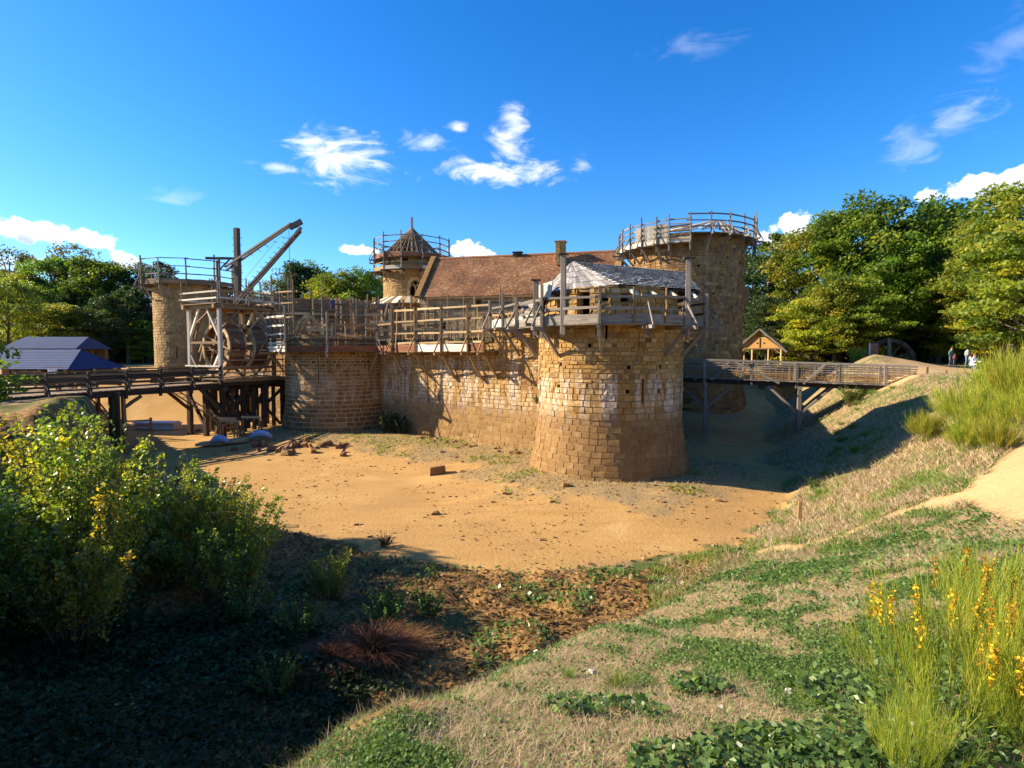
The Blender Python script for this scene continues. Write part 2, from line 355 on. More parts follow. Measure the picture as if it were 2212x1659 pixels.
def beam(par, name, p0, p1, w, h, mat, kind='beam', label=None, roll=0.0):
    p0 = Vector(p0); p1 = Vector(p1); d = p1 - p0; L = d.length
    o = bpy.data.objects.new(name, unit_timber(mat, kind, rnd.randrange(4))); COL.objects.link(o)
    if par: o.parent = par; o.location = p0 - par.location
    else: o.location = p0
    x = d.normalized(); up = Vector((0, 0, 1)) if abs(x.z) < .97 else Vector((0.3, 1, 0)).normalized()
    y = up.cross(x).normalized(); z = x.cross(y)
    m = Matrix((x, y, z)).transposed().to_quaternion()
    if roll: m = m @ Quaternion((1, 0, 0), roll)
    o.rotation_mode = 'QUATERNION'; o.rotation_quaternion = m; o.scale = (L, w, h)
    if label: o['label'] = label
    return o
FLOOR=[(-70,88),(-47,64),(-34,46.5),(-25.8,36.3),(-22,31.5),(-16,26.2),(-8,20.0),(-3.5,17.2),(0.5,16.2),(4.3,16.8),(8.2,19.2),(12,24.5),(15.5,33),(19.3,42),(27,60),(36,80)]
WID =[9,6,2,1.4,1.8,5,11,13.5,14.5,13,9.5,9,9,8,8,8]
# castle line: inner moat edge
def seg(px,py,ax,ay,bx,by):
    dx,dy=bx-ax,by-ay; L2=dx*dx+dy*dy
    t=np.clip(((px-ax)*dx+(py-ay)*dy)/L2,0,1)
    cx,cy=ax+t*dx,ay+t*dy
    return np.hypot(px-cx,py-cy),t,(dx*(py-ay)-dy*(px-ax))/math.sqrt(L2)
def sm(a,b,x):
    t=np.clip((x-a)/(b-a),0,1); return t*t*(3-2*t)
def inside(px,py,poly):
    c=np.zeros(px.shape,bool); n=len(poly)
    for i in range(n):
        x1,y1=poly[i]; x2,y2=poly[(i+1)%n]
        if y1==y2: continue
        cond=((y1>py)!=(y2>py))&(px<(x2-x1)*(py-y1)/(y2-y1)+x1)
        c^=cond
    return c
def vnoise(x,y,s,seed=0):
    x=x/s+seed*17.3;y=y/s-seed*9.1
    xi=np.floor(x);yi=np.floor(y);fx=x-xi;fy=y-yi
    fx=fx*fx*(3-2*fx);fy=fy*fy*(3-2*fy)
    def h(a,b):
        v=np.sin(a*127.1+b*311.7+seed*74.7)*43758.5453
        return v-np.floor(v)
    return (h(xi,yi)*(1-fx)+h(xi+1,yi)*fx)*(1-fy)+(h(xi,yi+1)*(1-fx)+h(xi+1,yi+1)*fx)*fy
def bankdist(px,py):
    best=np.full(px.shape,1e9);w=np.zeros(px.shape)
    for i in range(len(FLOOR)-1):
        (ax,ay),(bx,by)=FLOOR[i],FLOOR[i+1]
        d,t,c=seg(px,py,ax,ay,bx,by)
        m=d<best
        best=np.where(m,d,best); w=np.where(m,WID[i]*(1-t)+WID[i+1]*t,w)
    ins=inside(px,py,FLOOR+[(300,500),(-300,500)])
    return np.where(ins,-best,best),w
A=(5.2,30.0);C=(-14.1,46.0);E=(-35.8,63.0);B=(17.0,55.4);D=(-12.7,72.0)
CREST=[(-9,-9),(-2.6,-0.5),(-1.0,2.2),(-0.5,3.2),(0.05,4.7),(1.9,7.6),(5.4,12.6),(6.6,15.5)]
WALLN=[(5.2,30.0),(-14.1,46.0),(-35.8,63.0)]
def height(px,py):
    px=np.asarray(px,float);py=np.asarray(py,float)
    d,w=bankdist(px,py)
    top=5.2-1.25*sm(-15,-26,px)*sm(70,45,py)*1.0
    t=np.clip(d/w,0,1)
    prof=0.72*t+0.28*sm(0,1,t)
    h=(top-0.15)*prof
    # moat floor rising at both far ends
    h_in=4.6*sm(50,63,py)*sm(-20,-30,px)+4.4*sm(44,66,py)*sm(8,14,px)
    # berm along castle
    dw=np.full(px.shape,1e9)
    for a,b in ((A,C),(C,E),(A,B)):
        dd,_,_=seg(px,py,*a,*b); dw=np.minimum(dw,dd)
    for c,r in ((A,3.7),(C,4.0)):
        dw=np.minimum(dw,np.hypot(px-c[0],py-c[1])-r+0.6)
    berm=0.45*sm(6.5,1.0,dw)+0.10*sm(7.5,5.5,dw)
    court=inside(px,py,[A,C,E,D,B])
    h_in=np.where(court,np.maximum(h_in,3.8*sm(2.6,3.4,dw)),h_in)+berm
    h=np.where(d<0,h_in,np.maximum(h,h_in*sm(3,0,d)))
    # the bank breaks off along a crest left of the camera: lower, rougher ground beyond it
    cd=np.full(px.shape,1e9);cs=np.zeros(px.shape)
    for i in range(len(CREST)-1):
        dd,tt,cc=seg(px,py,*CREST[i],*CREST[i+1])
        m=dd<cd; cd=np.where(m,dd,cd); cs=np.where(m,np.where(cc>0,dd,-dd),cs)
    fall=sm(-0.25,1.9,cs)*np.minimum(2.1,0.58*h)*(d>0)*sm(27,17,py)*sm(-25,-17,px)
    h=h-fall
    # undulation
    amp=np.clip(d/3,0,1)
    h=h+amp*(0.35*(vnoise(px,py,4.3,1)-.5)+0.12*(vnoise(px,py,1.3,2)-.5))+0.05*(vnoise(px,py,1.7,3)-.5)*sm(0,25,py)
    # mound beside the path near the bridge end
    h=h+.6*np.exp(-(((px-34)/5.0)**2+((py-51)/3.5)**2))+1.35*np.exp(-(((px-28.4)/5.0)**2+((py-46.0)/3.2)**2))
    # bank end rising at far right
    return h

# ------------------------------------------------------------------ terrain
def polymask(px, py, pts, w, soft):
    m = np.zeros(px.shape)
    for i in range(len(pts) - 1):
        d, t, c = seg(px, py, *pts[i], *pts[i + 1])
        ww = w[i] * (1 - t) + w[i + 1] * t if hasattr(w, '__len__') else w
        m = np.maximum(m, sm(ww + soft, ww - soft, d))
    return m
def covers(px, py):
    d, w = bankdist(px, py)
    n1 = vnoise(px, py, 2.3, 5) - .5; n2 = vnoise(px, py, .8, 6) - .5; n3 = vnoise(px, py, .3, 7) - .5
    nn = n1 + .6 * n2 + .4 * n3
    dw = np.full(px.shape, 1e9)
    for a, b in ((A, C), (C, E), (A, B)):
        dd, _, _ = seg(px, py, *a, *b); dw = np.minimum(dw, dd)
    for c, r in ((A, 3.7), (C, 4.0)): dw = np.minimum(dw, np.hypot(px - c[0], py - c[1]) - r + .6)
    floor = sm(0.6, -0.4, d + nn * 1.8)
    bermm = sm(5.2, 3.6, dw + nn * 2.4) * sm(-26, -16, px)
    sand = floor * (1 - (.62 + .3 * n2) * bermm)
    # trodden paths on the bank
    path = polymask(px, py, [(25.2, 36.3), (29, 40.5), (36, 45), (50, 46.5), (90, 48)], [1.2, 2.2, 3.2, 3.6, 4], 1.0)
    path = np.maximum(path, polymask(px, py, [(9.6, 10.0), (11.2, 12.2), (13.8, 14.6), (17, 17)], [.5, .9, .8, .8], .5))
    path = np.maximum(path, .9 * polymask(px + n2 * .7, py + n3 * .5, [(10.6, 12.9), (10.2, 13.3), (9.0, 13.8), (7.5, 14.1), (6.9, 15.4)], [.5, .45, .25, .25, .3], .35))
    yard = sm(-24, -30, px) * sm(30, 36, py) * sm(0, 2, d)
    path = np.maximum(path, yard * sm(-.35, .1, nn + .12))
    path = np.maximum(path, sm(70, 78, py) * sm(100, 90, py) * sm(-20, -30, px) * .8)
    sand = np.maximum(sand, path * (1 + nn * .4))
    # rough brown earth between the moat floor and the grassy shoulder
    cd = np.full(px.shape, 1e9); cs = np.zeros(px.shape)
    for i in range(len(CREST) - 1):
        dd, tt, cc = seg(px, py, *CREST[i], *CREST[i + 1]); m = dd < cd
        cd = np.where(m, dd, cd); cs = np.where(m, np.where(cc > 0, dd, -dd), cs)
    earth = sm(-.3, .5, cs + nn * .9) * sm(-.5, .6, d) * sm(30, 24, py)
    green = np.clip(.5 + 1.0 * (vnoise(px, py, 1.5, 9) - .5) + 1.3 * (vnoise(px, py, .45, 10) - .5) + .7 * (vnoise(px, py, .17, 12) - .5), 0, 1)
    green = green * np.where(px > 8, .62, 1.0)
    green = np.where(bermm > .2, green * .5, green)
    return np.clip(sand, 0, 1), np.clip(earth, 0, 1), green, path, d, dw, cs

def axis(lo, hi, fine_lo, fine_hi, step, grow):
    a = list(np.arange(fine_lo, fine_hi + 1e-6, step)); s = step
    while a[-1] < hi: s *= grow; a.append(a[-1] + s)
    s = step
    while a[0] > lo: s *= grow; a.insert(0, a[0] - s)
    return np.array(a)
XA = axis(-900, 900, -24, 26, 0.26, 1.07); YA = axis(-300, 1200, -2, 46, 0.26, 1.06)
GX, GY = np.meshgrid(XA, YA)
GZ = height(GX, GY)
fs, fe, fg, fp, fd, fdw, fcs = covers(GX, GY)
rough = fe * 0.30 * (vnoise(GX, GY, .55, 21) - .35) + (1 - fs) * 0.06 * (vnoise(GX, GY, .6, 22) - .5) + fe * .22 * (vnoise(GX, GY, 1.5, 23) - .5)
near = (GX > -26) & (GX < 28) & (GY < 48)
GZ = GZ + np.where(near, rough, 0)
def ground_z(x, y): return float(height(x, y))

def ground_mat():
    m, t, b = new_mat('earth_and_turf'); v = t.new('ShaderNodeTexCoord').outputs['Object']
    s = attr(t, 'sand').outputs['Fac']; e = attr(t, 'earth').outputs['Fac']; g = attr(t, 'green').outputs['Fac']
    nf = t.noise(v, 6.0, 7, .68); nb = t.noise(v, .55, 5, .6); nc = t.noise(v, 22, 5, .7)
    mp = t.new('ShaderNodeMapping'); mp.inputs['Scale'].default_value = (.35, 1.6, 1); mp.inputs['Rotation'].default_value = (0, 0, R(-8)); t.l.new(v, mp.inputs['Vector'])
    trk = t.noise(mp.outputs[0], 1.1, 6, .62)
    sand = t.mix(nb, (0.37, 0.20, 0.062), (0.49, 0.295, 0.108))
    sand = t.mix(t.math('MULTIPLY', t.maprange(trk, .45, .75), .6), sand, (0.31, 0.165, 0.052))
    sand = t.mix(t.math('MULTIPLY', t.maprange(nc, .55, .75), .5), sand, (0.28, 0.16, 0.065))
    sand = t.mix(t.math('MULTIPLY', t.maprange(nf, .60, .72), .55), sand, (0.30, 0.21, 0.10))
    big = t.noise(v, .16, 5, .65, .5)
    sand = t.mix(t.math('MULTIPLY', t.maprange(big, .48, .62), .45), sand, (0.33, 0.19, 0.075)); sand = t.mix(t.math('MULTIPLY', t.maprange(big, .46, .34), .4), sand, (0.56, 0.38, 0.17))
    dry = t.mix(nf, (0.15, 0.105, 0.045), (0.38, 0.275, 0.145))
    grn = t.mix(nf, (0.035, 0.055, 0.014), (0.12, 0.15, 0.04))
    turf = t.mix(t.maprange(t.math('ADD', t.math('ADD', g, t.math('MULTIPLY', t.math('SUBTRACT', nc, .5), .5)), t.math('MULTIPLY', t.math('SUBTRACT', nf, .5), .7)), .42, .72), dry, grn)
    ear = t.mix(t.maprange(nf, .32, .68), (0.09, 0.048, 0.018), (0.38, 0.21, 0.072))
    ear = t.mix(t.maprange(nb, .5, .7), ear, t.mix(nc, (0.06, 0.07, 0.02), (0.22, 0.19, 0.06)))
    mott = t.math('ADD', t.math('MULTIPLY', t.math('SUBTRACT', nf, .5), 1.1), t.math('MULTIPLY', t.math('SUBTRACT', nb, .5), .7))
    col = t.mix(t.maprange(t.math('ADD', e, mott), .35, .65), turf, ear)
    col = t.mix(t.maprange(t.math('ADD', s, mott), .22, .78), col, sand)
    col = t.mix(t.math('MULTIPLY', t.maprange(t.math('ADD', attr(t, 'pale').outputs['Fac'], mott), .3, .8), .75), col, t.mix(nf, (0.40, 0.25, 0.11), (0.55, 0.38, 0.20)))
    t.l.new(col, b.inputs['Base Color']); b.inputs['Roughness'].default_value = .97; b.inputs['Specular IOR Level'].default_value = .1
    bump(t, b, t.math('ADD', nf, t.math('MULTIPLY', nc, .35)), .8, .05); return m
M_GROUND = ground_mat()
ny, nx = GX.shape
idx = np.arange(nx * ny).reshape(ny, nx)
quads = np.stack([idx[:-1, :-1], idx[:-1, 1:], idx[1:, 1:], idx[1:, :-1]], -1).reshape(-1, 4)
GV = np.stack([GX, GY, GZ], -1).reshape(-1, 3)
fc = lambda a: a.reshape(-1)[quads].mean(1)
is_floor = (fc(fd) < 0) & (fc(fs) > .35); is_path = ~is_floor & (fc(fp) > .55) & (fc(fs) > .5)
for nm, sel in (('moat_floor', is_floor), ('footpath', is_path), ('ground', ~(is_floor | is_path))):
    q = quads[sel]; u, inv = np.unique(q, return_inverse=True)
    me = mk_mesh(nm, GV[u], inv.reshape(-1, 4), None, None, M_GROUND, True)
    for an, arr in (('sand', fs), ('earth', fe), ('green', fg), ('pale', fp * (fd > 0))):
        a = me.attributes.new(an, 'FLOAT', 'POINT'); a.data.foreach_set('value', arr.reshape(-1)[u].astype(np.float32))
    o = link(nm, me); o['kind'] = 'structure'

# ------------------------------------------------------------------ masonry
def cyl(c, rp):
    def f(s, z, o):
        ph = s / rp(99.); r = rp(z) + o
        return np.stack([c[0] + r * np.sin(ph), c[1] - r * np.cos(ph), z + 0 * s], -1)
    f.R = rp(99.); return f
def flat(p0, p1, nrm, batter=lambda z: 0 * z):
    p0 = np.array(p0, float); d = np.array(p1, float) - p0; L = np.hypot(*d); d = d / L; nrm = np.array(nrm, float)
    def f(s, z, o):
        oo = o + batter(z)
        return np.stack([p0[0] + d[0] * s + nrm[0] * oo, p0[1] + d[1] * s + nrm[1] * oo, z + 0 * s], -1)
    f.L = L; return f
def dg(c, phi): return math.radians(phi) * c
def masonry(par, f, s0, s1, z0, z1, mat, holes=(), course=(.24, .36), length=(.3, .7), top=None, gap=.018, proud=.022, jit=.012,
            n_single=300, vis=None, seed=1, zones=None, name='stone', depth=.05, smooth_below=-99):
    r = np.random.default_rng(seed); st = []
    z = z0
    while z < z1 - .08:
        cs, ln = course, length
        if zones:
            for za, zb, c_, l_ in zones:
                if za <= z < zb: cs, ln = c_, l_
        h = min(r.uniform(*cs), z1 - z); s = s0 - r.uniform(0, ln[0])
        while s < s1:
            l = r.uniform(*ln); a, b = max(s, s0), min(s + l, s1); s += l
            if b - a < .08: continue
            segs = [(a, b)]
            for (ha, hb, hz0, hz1) in holes:
                if hz0 < z + h * .75 and hz1 > z + h * .25:
                    ns = []
                    for (p, q) in segs:
                        if q <= ha or p >= hb: ns.append((p, q)); continue
                        if ha - p > .07: ns.append((p, ha))
                        if q - hb > .07: ns.append((hb, q))
                    segs = ns
            for p, q in segs:
                if top is not None and z + h * .6 > top((p + q) / 2): continue
                st.append((p, q, z, z + h))
        z += h
    st = np.array(st); n = len(st)
    sa, sb, za, zb = st.T
    g = gap / 2; be = .014
    V = np.zeros((n, 8, 3))
    pr = proud * r.uniform(.35, 1.5, n) * np.where(za < smooth_below, .55, 1.0); jit = np.where(za < smooth_below, jit * .45, jit)
    if hasattr(f, 'R'): pr = pr + (sb - sa) ** 2 / (8 * f.R)
    for k, (u, w_) in enumerate(((0, 0), (1, 0), (1, 1), (0, 1))):
        S_ = np.where(u, sb - g, sa + g); Z_ = np.where(w_, zb - g, za + g)
        V[:, k] = f(S_, Z_, -depth + 0 * S_)
        js, jz = r.uniform(-1, 1, n) * jit, r.uniform(-1, 1, n) * jit
        V[:, 4 + k] = f(S_ + (be if u == 0 else -be) + js, Z_ + (be if w_ == 0 else -be) + jz, pr + r.uniform(-1, 1, n) * jit)
    q = np.array([[4, 5, 6, 7], [0, 1, 5, 4], [1, 2, 6, 5], [2, 3, 7, 6], [3, 0, 4, 7]])
    tint = np.clip(r.normal(.5, .17, n) + .25 * (vnoise(sa, za, 1.5, seed) - .5), 0, 1)
    mid = V[:, 4:].mean(1); nrm = np.cross(V[:, 5] - V[:, 4], V[:, 7] - V[:, 4]); ar = np.linalg.norm(nrm, axis=1); nrm = nrm / np.maximum(ar, 1e-6)[:, None]
    tocam = np.array([0, 0, EYE]) - mid; dist = np.linalg.norm(tocam, axis=1); face = (nrm * tocam).sum(1) / dist
    score = np.where(face > .05, ar * face / dist ** 2, 0)
    score = np.where(np.abs(mid[:, 0]) < .93 * mid[:, 1], score, 0)
    if vis is not None: score = score * vis(mid[:, 0], mid[:, 1], mid[:, 2])
    order = np.argsort(-score); single = order[:n_single]; single = single[score[single] > 0]
    off = np.array(par.location)
    V = V - off
    rest = np.setdiff1d(np.arange(n), single)
    for i in single:
        me = mk_mesh(name, V[i], q, None, np.full(8, tint[i]), mat); link(name, me, par)
    if len(rest):
        me = mk_mesh('masonry', V[rest].reshape(-1, 3), (q[None] + (np.arange(len(rest)) * 8)[:, None, None]).reshape(-1, 4), None, np.repeat(tint[rest], 8), mat)
        o = link('masonry', me, par); o['kind'] = 'stuff'
    return n
def core(par, f, s0, s1, z0, z1, mat, holes=(), ds=.6, dz=.8, reveal=.55, name='core_wall', closed=False, cap=None, topf=None):
    sb = set(np.linspace(s0, s1, max(2, int((s1 - s0) / ds) + 1))); zb = set(np.linspace(z0, z1, max(2, int((z1 - z0) / dz) + 1)))
    for ha, hb, c, d in holes: sb |= {ha, hb}; zb |= {c, d}
    sb = np.array(sorted(x for x in sb if s0 <= x <= s1)); zb = np.array(sorted(x for x in zb if z0 <= x <= z1))
    m = MB(); Sg, Zg = np.meshgrid(sb, zb); V = f(Sg.ravel(), Zg.ravel(), 0 * Sg.ravel())
    if topf is not None: pass
    nS = len(sb); Q = []
    for j in range(len(zb) - 1):
        zc = (zb[j] + zb[j + 1]) / 2
        for i in range(nS - 1):
            sc = (sb[i] + sb[i + 1]) / 2
            if any(a < sc < b and c < zc < d for a, b, c, d in holes): continue
            Q.append((j * nS + i, j * nS + i + 1, (j + 1) * nS + i + 1, (j + 1) * nS + i))
    m.add(V, Q)
    for a, b, c, d in holes:
        P = f(np.array([a, b, b, a] * 2), np.array([c, c, d, d] * 2), np.array([0.] * 4 + [-reveal] * 4))
        m.add(P, [(0, 1, 5, 4), (1, 2, 6, 5), (2, 3, 7, 6), (3, 0, 4, 7), (4, 5, 6, 7)] if reveal < .5 else [(0, 1, 5, 4), (1, 2, 6, 5), (2, 3, 7, 6), (3, 0, 4, 7)])
    if cap is not None:   # top of a tower: flat rubble floor
        k = 40; s = np.linspace(s0, s1, k + 1)[:-1]; top = f(s, np.full(k, z1), np.zeros(k)); zc = cap
        inn = f(s, np.full(k, z1), np.full(k, -1.1)); low = inn.copy(); low[:, 2] = zc
        ctr = low.mean(0)
        V = np.concatenate([top, inn, low, [ctr]]); Q = []; T = []
        for i in range(k):
            j = (i + 1) % k
            Q += [(i, j, k + j, k + i), (k + i, k + j, 2 * k + j, 2 * k + i)]; T.append((2 * k + i, 2 * k + j, 3 * k))
        m.add(V, Q, T)
    return m.build(name, mat, par, off=par.location)

def hole(Rr, phi, z, w, h): return (dg(Rr, phi) - w / 2, dg(Rr, phi) + w / 2, z - h / 2, z + h / 2)
PI = math.pi

# ---- near corner tower (A)
RA = 3.75
def rpA(z): return RA + .62 * (np.clip((3.5 - z) / 3.5, 0, 1.15)) ** 1.5 if not np.isscalar(z) or z < 50 else RA
tA = root('corner_tower', 'round ochre stone tower with a flared foot and a shingled lean-to roof, nearest the camera', 'tower', (A[0], A[1], 0.3))
fA = cyl(A, rpA)
hA = [hole(RA, 15, 4.74, .11, 1.22), hole(RA, -80, 5.26, .11, 1.7), hole(RA, -12, 7.55, .1, .7)]
hA += [hole(RA, p, z, .17, .19) for p, z in ((-48.6, 5.99), (-50.4, 4.89), (4.1, 5.88), (30, 5.89), (29, 4.72), (3.6, 4.73), (-24, 6.9), (44, 6.9), (60, 4.8), (60, 5.9), (-80, 3.9))]
sA = dg(RA, 180)
core(tA, fA, -sA, sA, 0.0, 8.0, M_MORT, hA, cap=7.9)
masonry(tA, fA, -sA, sA, .15, 8.0, M_STA, hA, seed=3, smooth_below=3.3, proud=.03, zones=[(0, 3.2, (.27, .31), (.38, .62)), (3.2, 4.2, (.28, .34), (.35, .75)), (4.2, 7.0, (.16, .30), (.2, .5)), (7.0, 8.1, (.22, .27), (.25, .55))], jit=.021)
# upper storey set back behind the wall walk
RU = 3.42; fU = cyl(A, lambda z: RU + 0 * z if not np.isscalar(z) else RU)
hU = [hole(RU, -31, 8.75, .62, 1.45), hole(RU, -52, 8.8, .36, .9), hole(RU, -14, 9.15, .4, .3), hole(RU, 2, 9.15, .4, .4), hole(RU, -6, 8.25, .4, .3), hole(RU, 36, 8.3, .3, .25)]
sU = dg(RU, 180)
core(tA, fU, -sU, sU, 7.9, 9.7, M_MORT, hU, cap=9.5, name='core_wall')
masonry(tA, fU, -sU, sU, 7.9, 9.7, M_STA, hU, seed=4, zones=[(7, 11, (.16, .28), (.22, .5))], proud=.05, jit=.02, n_single=120)

# ---- gate tower (C)
RC = 4.2
def rpC(z): return RC + .5 * (np.clip((3.2 - z) / 3.2, 0, 1.1)) ** 1.4 if not np.isscalar(z) or z < 50 else RC
tC = root('gate_tower', 'broad low brown stone tower with pale joints, beside the treadwheel crane', 'tower', (C[0], C[1], 0.3))
fC = cyl(C, rpC); sC = dg(RC, 180)
hC = [hole(RC, -5, 5.45, .12, 2.1), hole(RC, 55, 5.4, .12, 1.4)]
core(tC, fC, -sC, sC, -.1, 7.75, M_MORTC, hC, cap=7.0)
masonry(tC, fC, -sC, sC, -.05, 7.9, M_STC, hC, seed=8, smooth_below=3.4, zones=[(-1, 3.4, (.30, .36), (.45, .85)), (3.4, 5.0, (.26, .32), (.35, .7)), (5, 9, (.16, .27), (.22, .5))],
        gap=.035, proud=.022, top=lambda s: 7.9 - .25 * (math.sin(s * 2.1) > .4))

# ---- curtain between C and A
wd = np.array([.778, -.628]); wn = np.array([-.628, -.778]); w0 = np.array([-5.9, 40.4])
bat = lambda z: .4 * np.clip((2.6 - z) / 2.6, 0, 1.1) ** 1.3
tW = root('curtain_wall', 'ochre stone curtain wall running between the two nearest round towers', 'wall', (-2.0, 37.6, 0.3))
fW = flat(w0 + wd * -8.5, w0 + wd * 12.5, wn, bat)
hW = [(s - .09, s + .09, z - .09, z + .09) for s, z in ((9.4, 5.2), (11.8, 5.3), (14.2, 6.1), (14.3, 6.5), (13.9, 5.0), (16.9, 4.9), (10.6, 4.1))]
topW = lambda s: 7.35 - .2 * math.sin(s * 1.7) if s < 14.3 else (7.9 if s < 14.8 else 8.95)
core(tW, fW, 0, 14.6, -.1, 7.3, M_MORT, [h for h in hW if h[1] < 14.5], name='core_wall')
core(tW, fW, 14.6, 21, -.1, 8.9, M_MORT, [h for h in hW if h[0] > 14.7], name='core_wall')
masonry(tW, fW, 0, 21, -.05, 9.0, M_STW, hW, seed=12, smooth_below=2.8, zones=[(-1, 3.0, (.26, .32), (.35, .65)), (3.0, 4.6, (.22, .30), (.3, .6)), (4.6, 9.1, (.14, .27), (.2, .48))], top=topW, proud=.035, jit=.018)
def wallblock(par, a, b, z0, z1, mat, name='wall_top', off=.02, thick=2.2, n=None):
    n_ = wn if n is None else np.array(n); a = np.array(a) - n_ * off; b = np.array(b) - n_ * off
    c = b - n_ * thick; d = a - n_ * thick; m = MB()
    m.hexa([(*a, z0), (*b, z0), (*c, z0), (*d, z0), (*a, z1), (*b, z1), (*c, z1), (*d, z1)])
    return m.build(name, mat, par, off=par.location)
wallblock(tW, w0 + wd * -8.5, w0 + wd * 6.1, 0, 7.28, M_MORTD); wallblock(tW, w0 + wd * 6.1, w0 + wd * 12.5, 0, 8.88, M_MORTD)
m = MB()   # dark moss and cloths lying along the wall head
for i in range(60):
    s = rnd.uniform(-8, 12); z = 7.33 if s < 6 else 8.93
    p = w0 + wd * s - wn * rnd.uniform(.0, .5); m.box((p[0], p[1], z + .06), (rnd.uniform(.3, .9), .4, rnd.uniform(.1, .3)), rnd.uniform(0, 3), rnd.random())
m.build('moss_cushion', M_MOSS, tW, off=tW.location)['kind'] = 'stuff'

# ---- left corner tower (E)
RE = 3.68; fE = cyl(E, lambda z: RE + 0 * z if not np.isscalar(z) else RE); sE = dg(RE, 180)
tE = root('corner_tower', 'tall plain round sandstone tower with an empty scaffold rim, standing behind the treadwheel crane', 'tower', (E[0], E[1], 4.4))
hE = [hole(RE, 5.6, 6.5, .14, 1.3), (dg(RE, 5.6) - .3, dg(RE, 5.6) + .3, 6.55, 6.7)]
core(tE, fE, -sE, sE, 3.0, 14.0, M_MORT, hE[:1], cap=13.7)
masonry(tE, fE, -sE, sE, 3.2, 14.0, M_STE, hE, seed=21, zones=[(0, 20, (.24, .36), (.35, .8))], proud=.02, vis=lambda x, y, z: (x < -28) * 1.0)
# ---- chapel tower (D)
RD = 3.6; fD = cyl(D, lambda z: RD + 0 * z if not np.isscalar(z) else RD); sD = dg(RD, 180)
tD = root('chapel_tower', 'round pale stone tower under a bare conical rafter roof, left of the red tiled hall', 'tower', (D[0], D[1], 4.0))
hD = [(dg(RD, 16) - .72, dg(RD, 16) + .72, 13.3, 14.6), (dg(RD, 16) - .5, dg(RD, 16) + .5, 14.6, 15.05), (dg(RD, 16) - .28, dg(RD, 16) + .28, 15.05, 15.3),
      hole(RD, -4, 17.7, .75, .45), hole(RD, 48, 17.7, .6, .45), hole(RD, -40, 17.6, .5, .45)]
core(tD, fD, -sD, sD, 4.0, 18.3, M_MORT, hD, cap=18.0)
masonry(tD, fD, -sD, sD, 4.0, 18.3, M_STD, hD, seed=31, zones=[(0, 20, (.24, .34), (.35, .8))], proud=.015, n_single=280, vis=lambda x, y, z: (z > 12.6) * 1.0)
# ---- great tower (B)
RB = 5.3
def rpB(z): return RB + .9 * np.clip((4.5 - z) / 4.5, 0, 1.2) ** 1.4 if not np.isscalar(z) or z < 50 else RB
fB = cyl(B, rpB); sB = dg(RB, 180)
tB = root('great_tower', 'massive tall round tower of brown stone with a scaffold gallery, behind the near tower', 'tower', (B[0], B[1], 2.0))
hB = [hole(RB, p, z, .22, .22) for p, z in ((10, 9.6), (10, 11.8), (-22, 12.5), (36, 9.5), (34, 12.2), (-5, 14.2), (25, 15.0), (48, 14.0))]
core(tB, fB, -sB, sB, .2, 17.2, M_MORTD, hB, cap=16.9, ds=.8)
masonry(tB, fB, -sB, sB, 1.0, 17.2, M_STB, hB, seed=41, zones=[(0, 8, (.26, .36), (.35, .7)), (8, 20, (.22, .34), (.3, .8))], proud=.03, vis=lambda x, y, z: (z > 8) * ((x > 14) + 0) * 1.0)
m = MB(); m.box((B[0] + 5.55, B[1] + .6, 12.0), (1.2, 1.5, 1.7), R(8), .4); m.box((B[0] + 5.45, B[1] + .6, 10.95), (.9, 1.2, .5), R(8), .3)
m.build('latrine_turret', M_STB, tB, off=tB.location)

# ---- other curtain walls
def curtain(name, label, a, b, z0, z1, nrm, mat, seed, thick=2.0, n_single=150, vis=None, zones=None, mort=None):
    L = math.hypot(b[0] - a[0], b[1] - a[1])
    t = root(name, label, 'wall', ((a[0] + b[0]) / 2, (a[1] + b[1]) / 2, z0))
    f = flat(a, b, nrm)
    wallblock(t, a, b, z0, z1 - .05, mort or M_MORTD, 'core_wall', 0.0, thick, nrm)
    masonry(t, f, 0, L, z0 + .02, z1, mat, seed=seed, n_single=n_single, vis=vis, zones=zones or [(-9, 30, (.22, .34), (.3, .7))], top=lambda s: z1 - .25 * (math.sin(s * 1.3) > .5))
    return t
curtain('curtain_wall', 'brown stone wall behind the crane bridge trestles, left of the broad gate tower', (-35.8 - .6, 63 - .8), (-14.1 - .6, 46 - .8), -.2, 7.2, (-.617, -.787), M_STC, 51)
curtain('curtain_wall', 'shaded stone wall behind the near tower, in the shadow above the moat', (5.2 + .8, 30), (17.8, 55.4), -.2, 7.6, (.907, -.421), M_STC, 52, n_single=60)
curtain('curtain_wall', 'dim inner face of the far castle wall below the middle trees', (-33.5, 63.0), (-14.5, 70.6), 3.6, 12.9, (.371, -.928), M_BACK, 53, n_single=220)

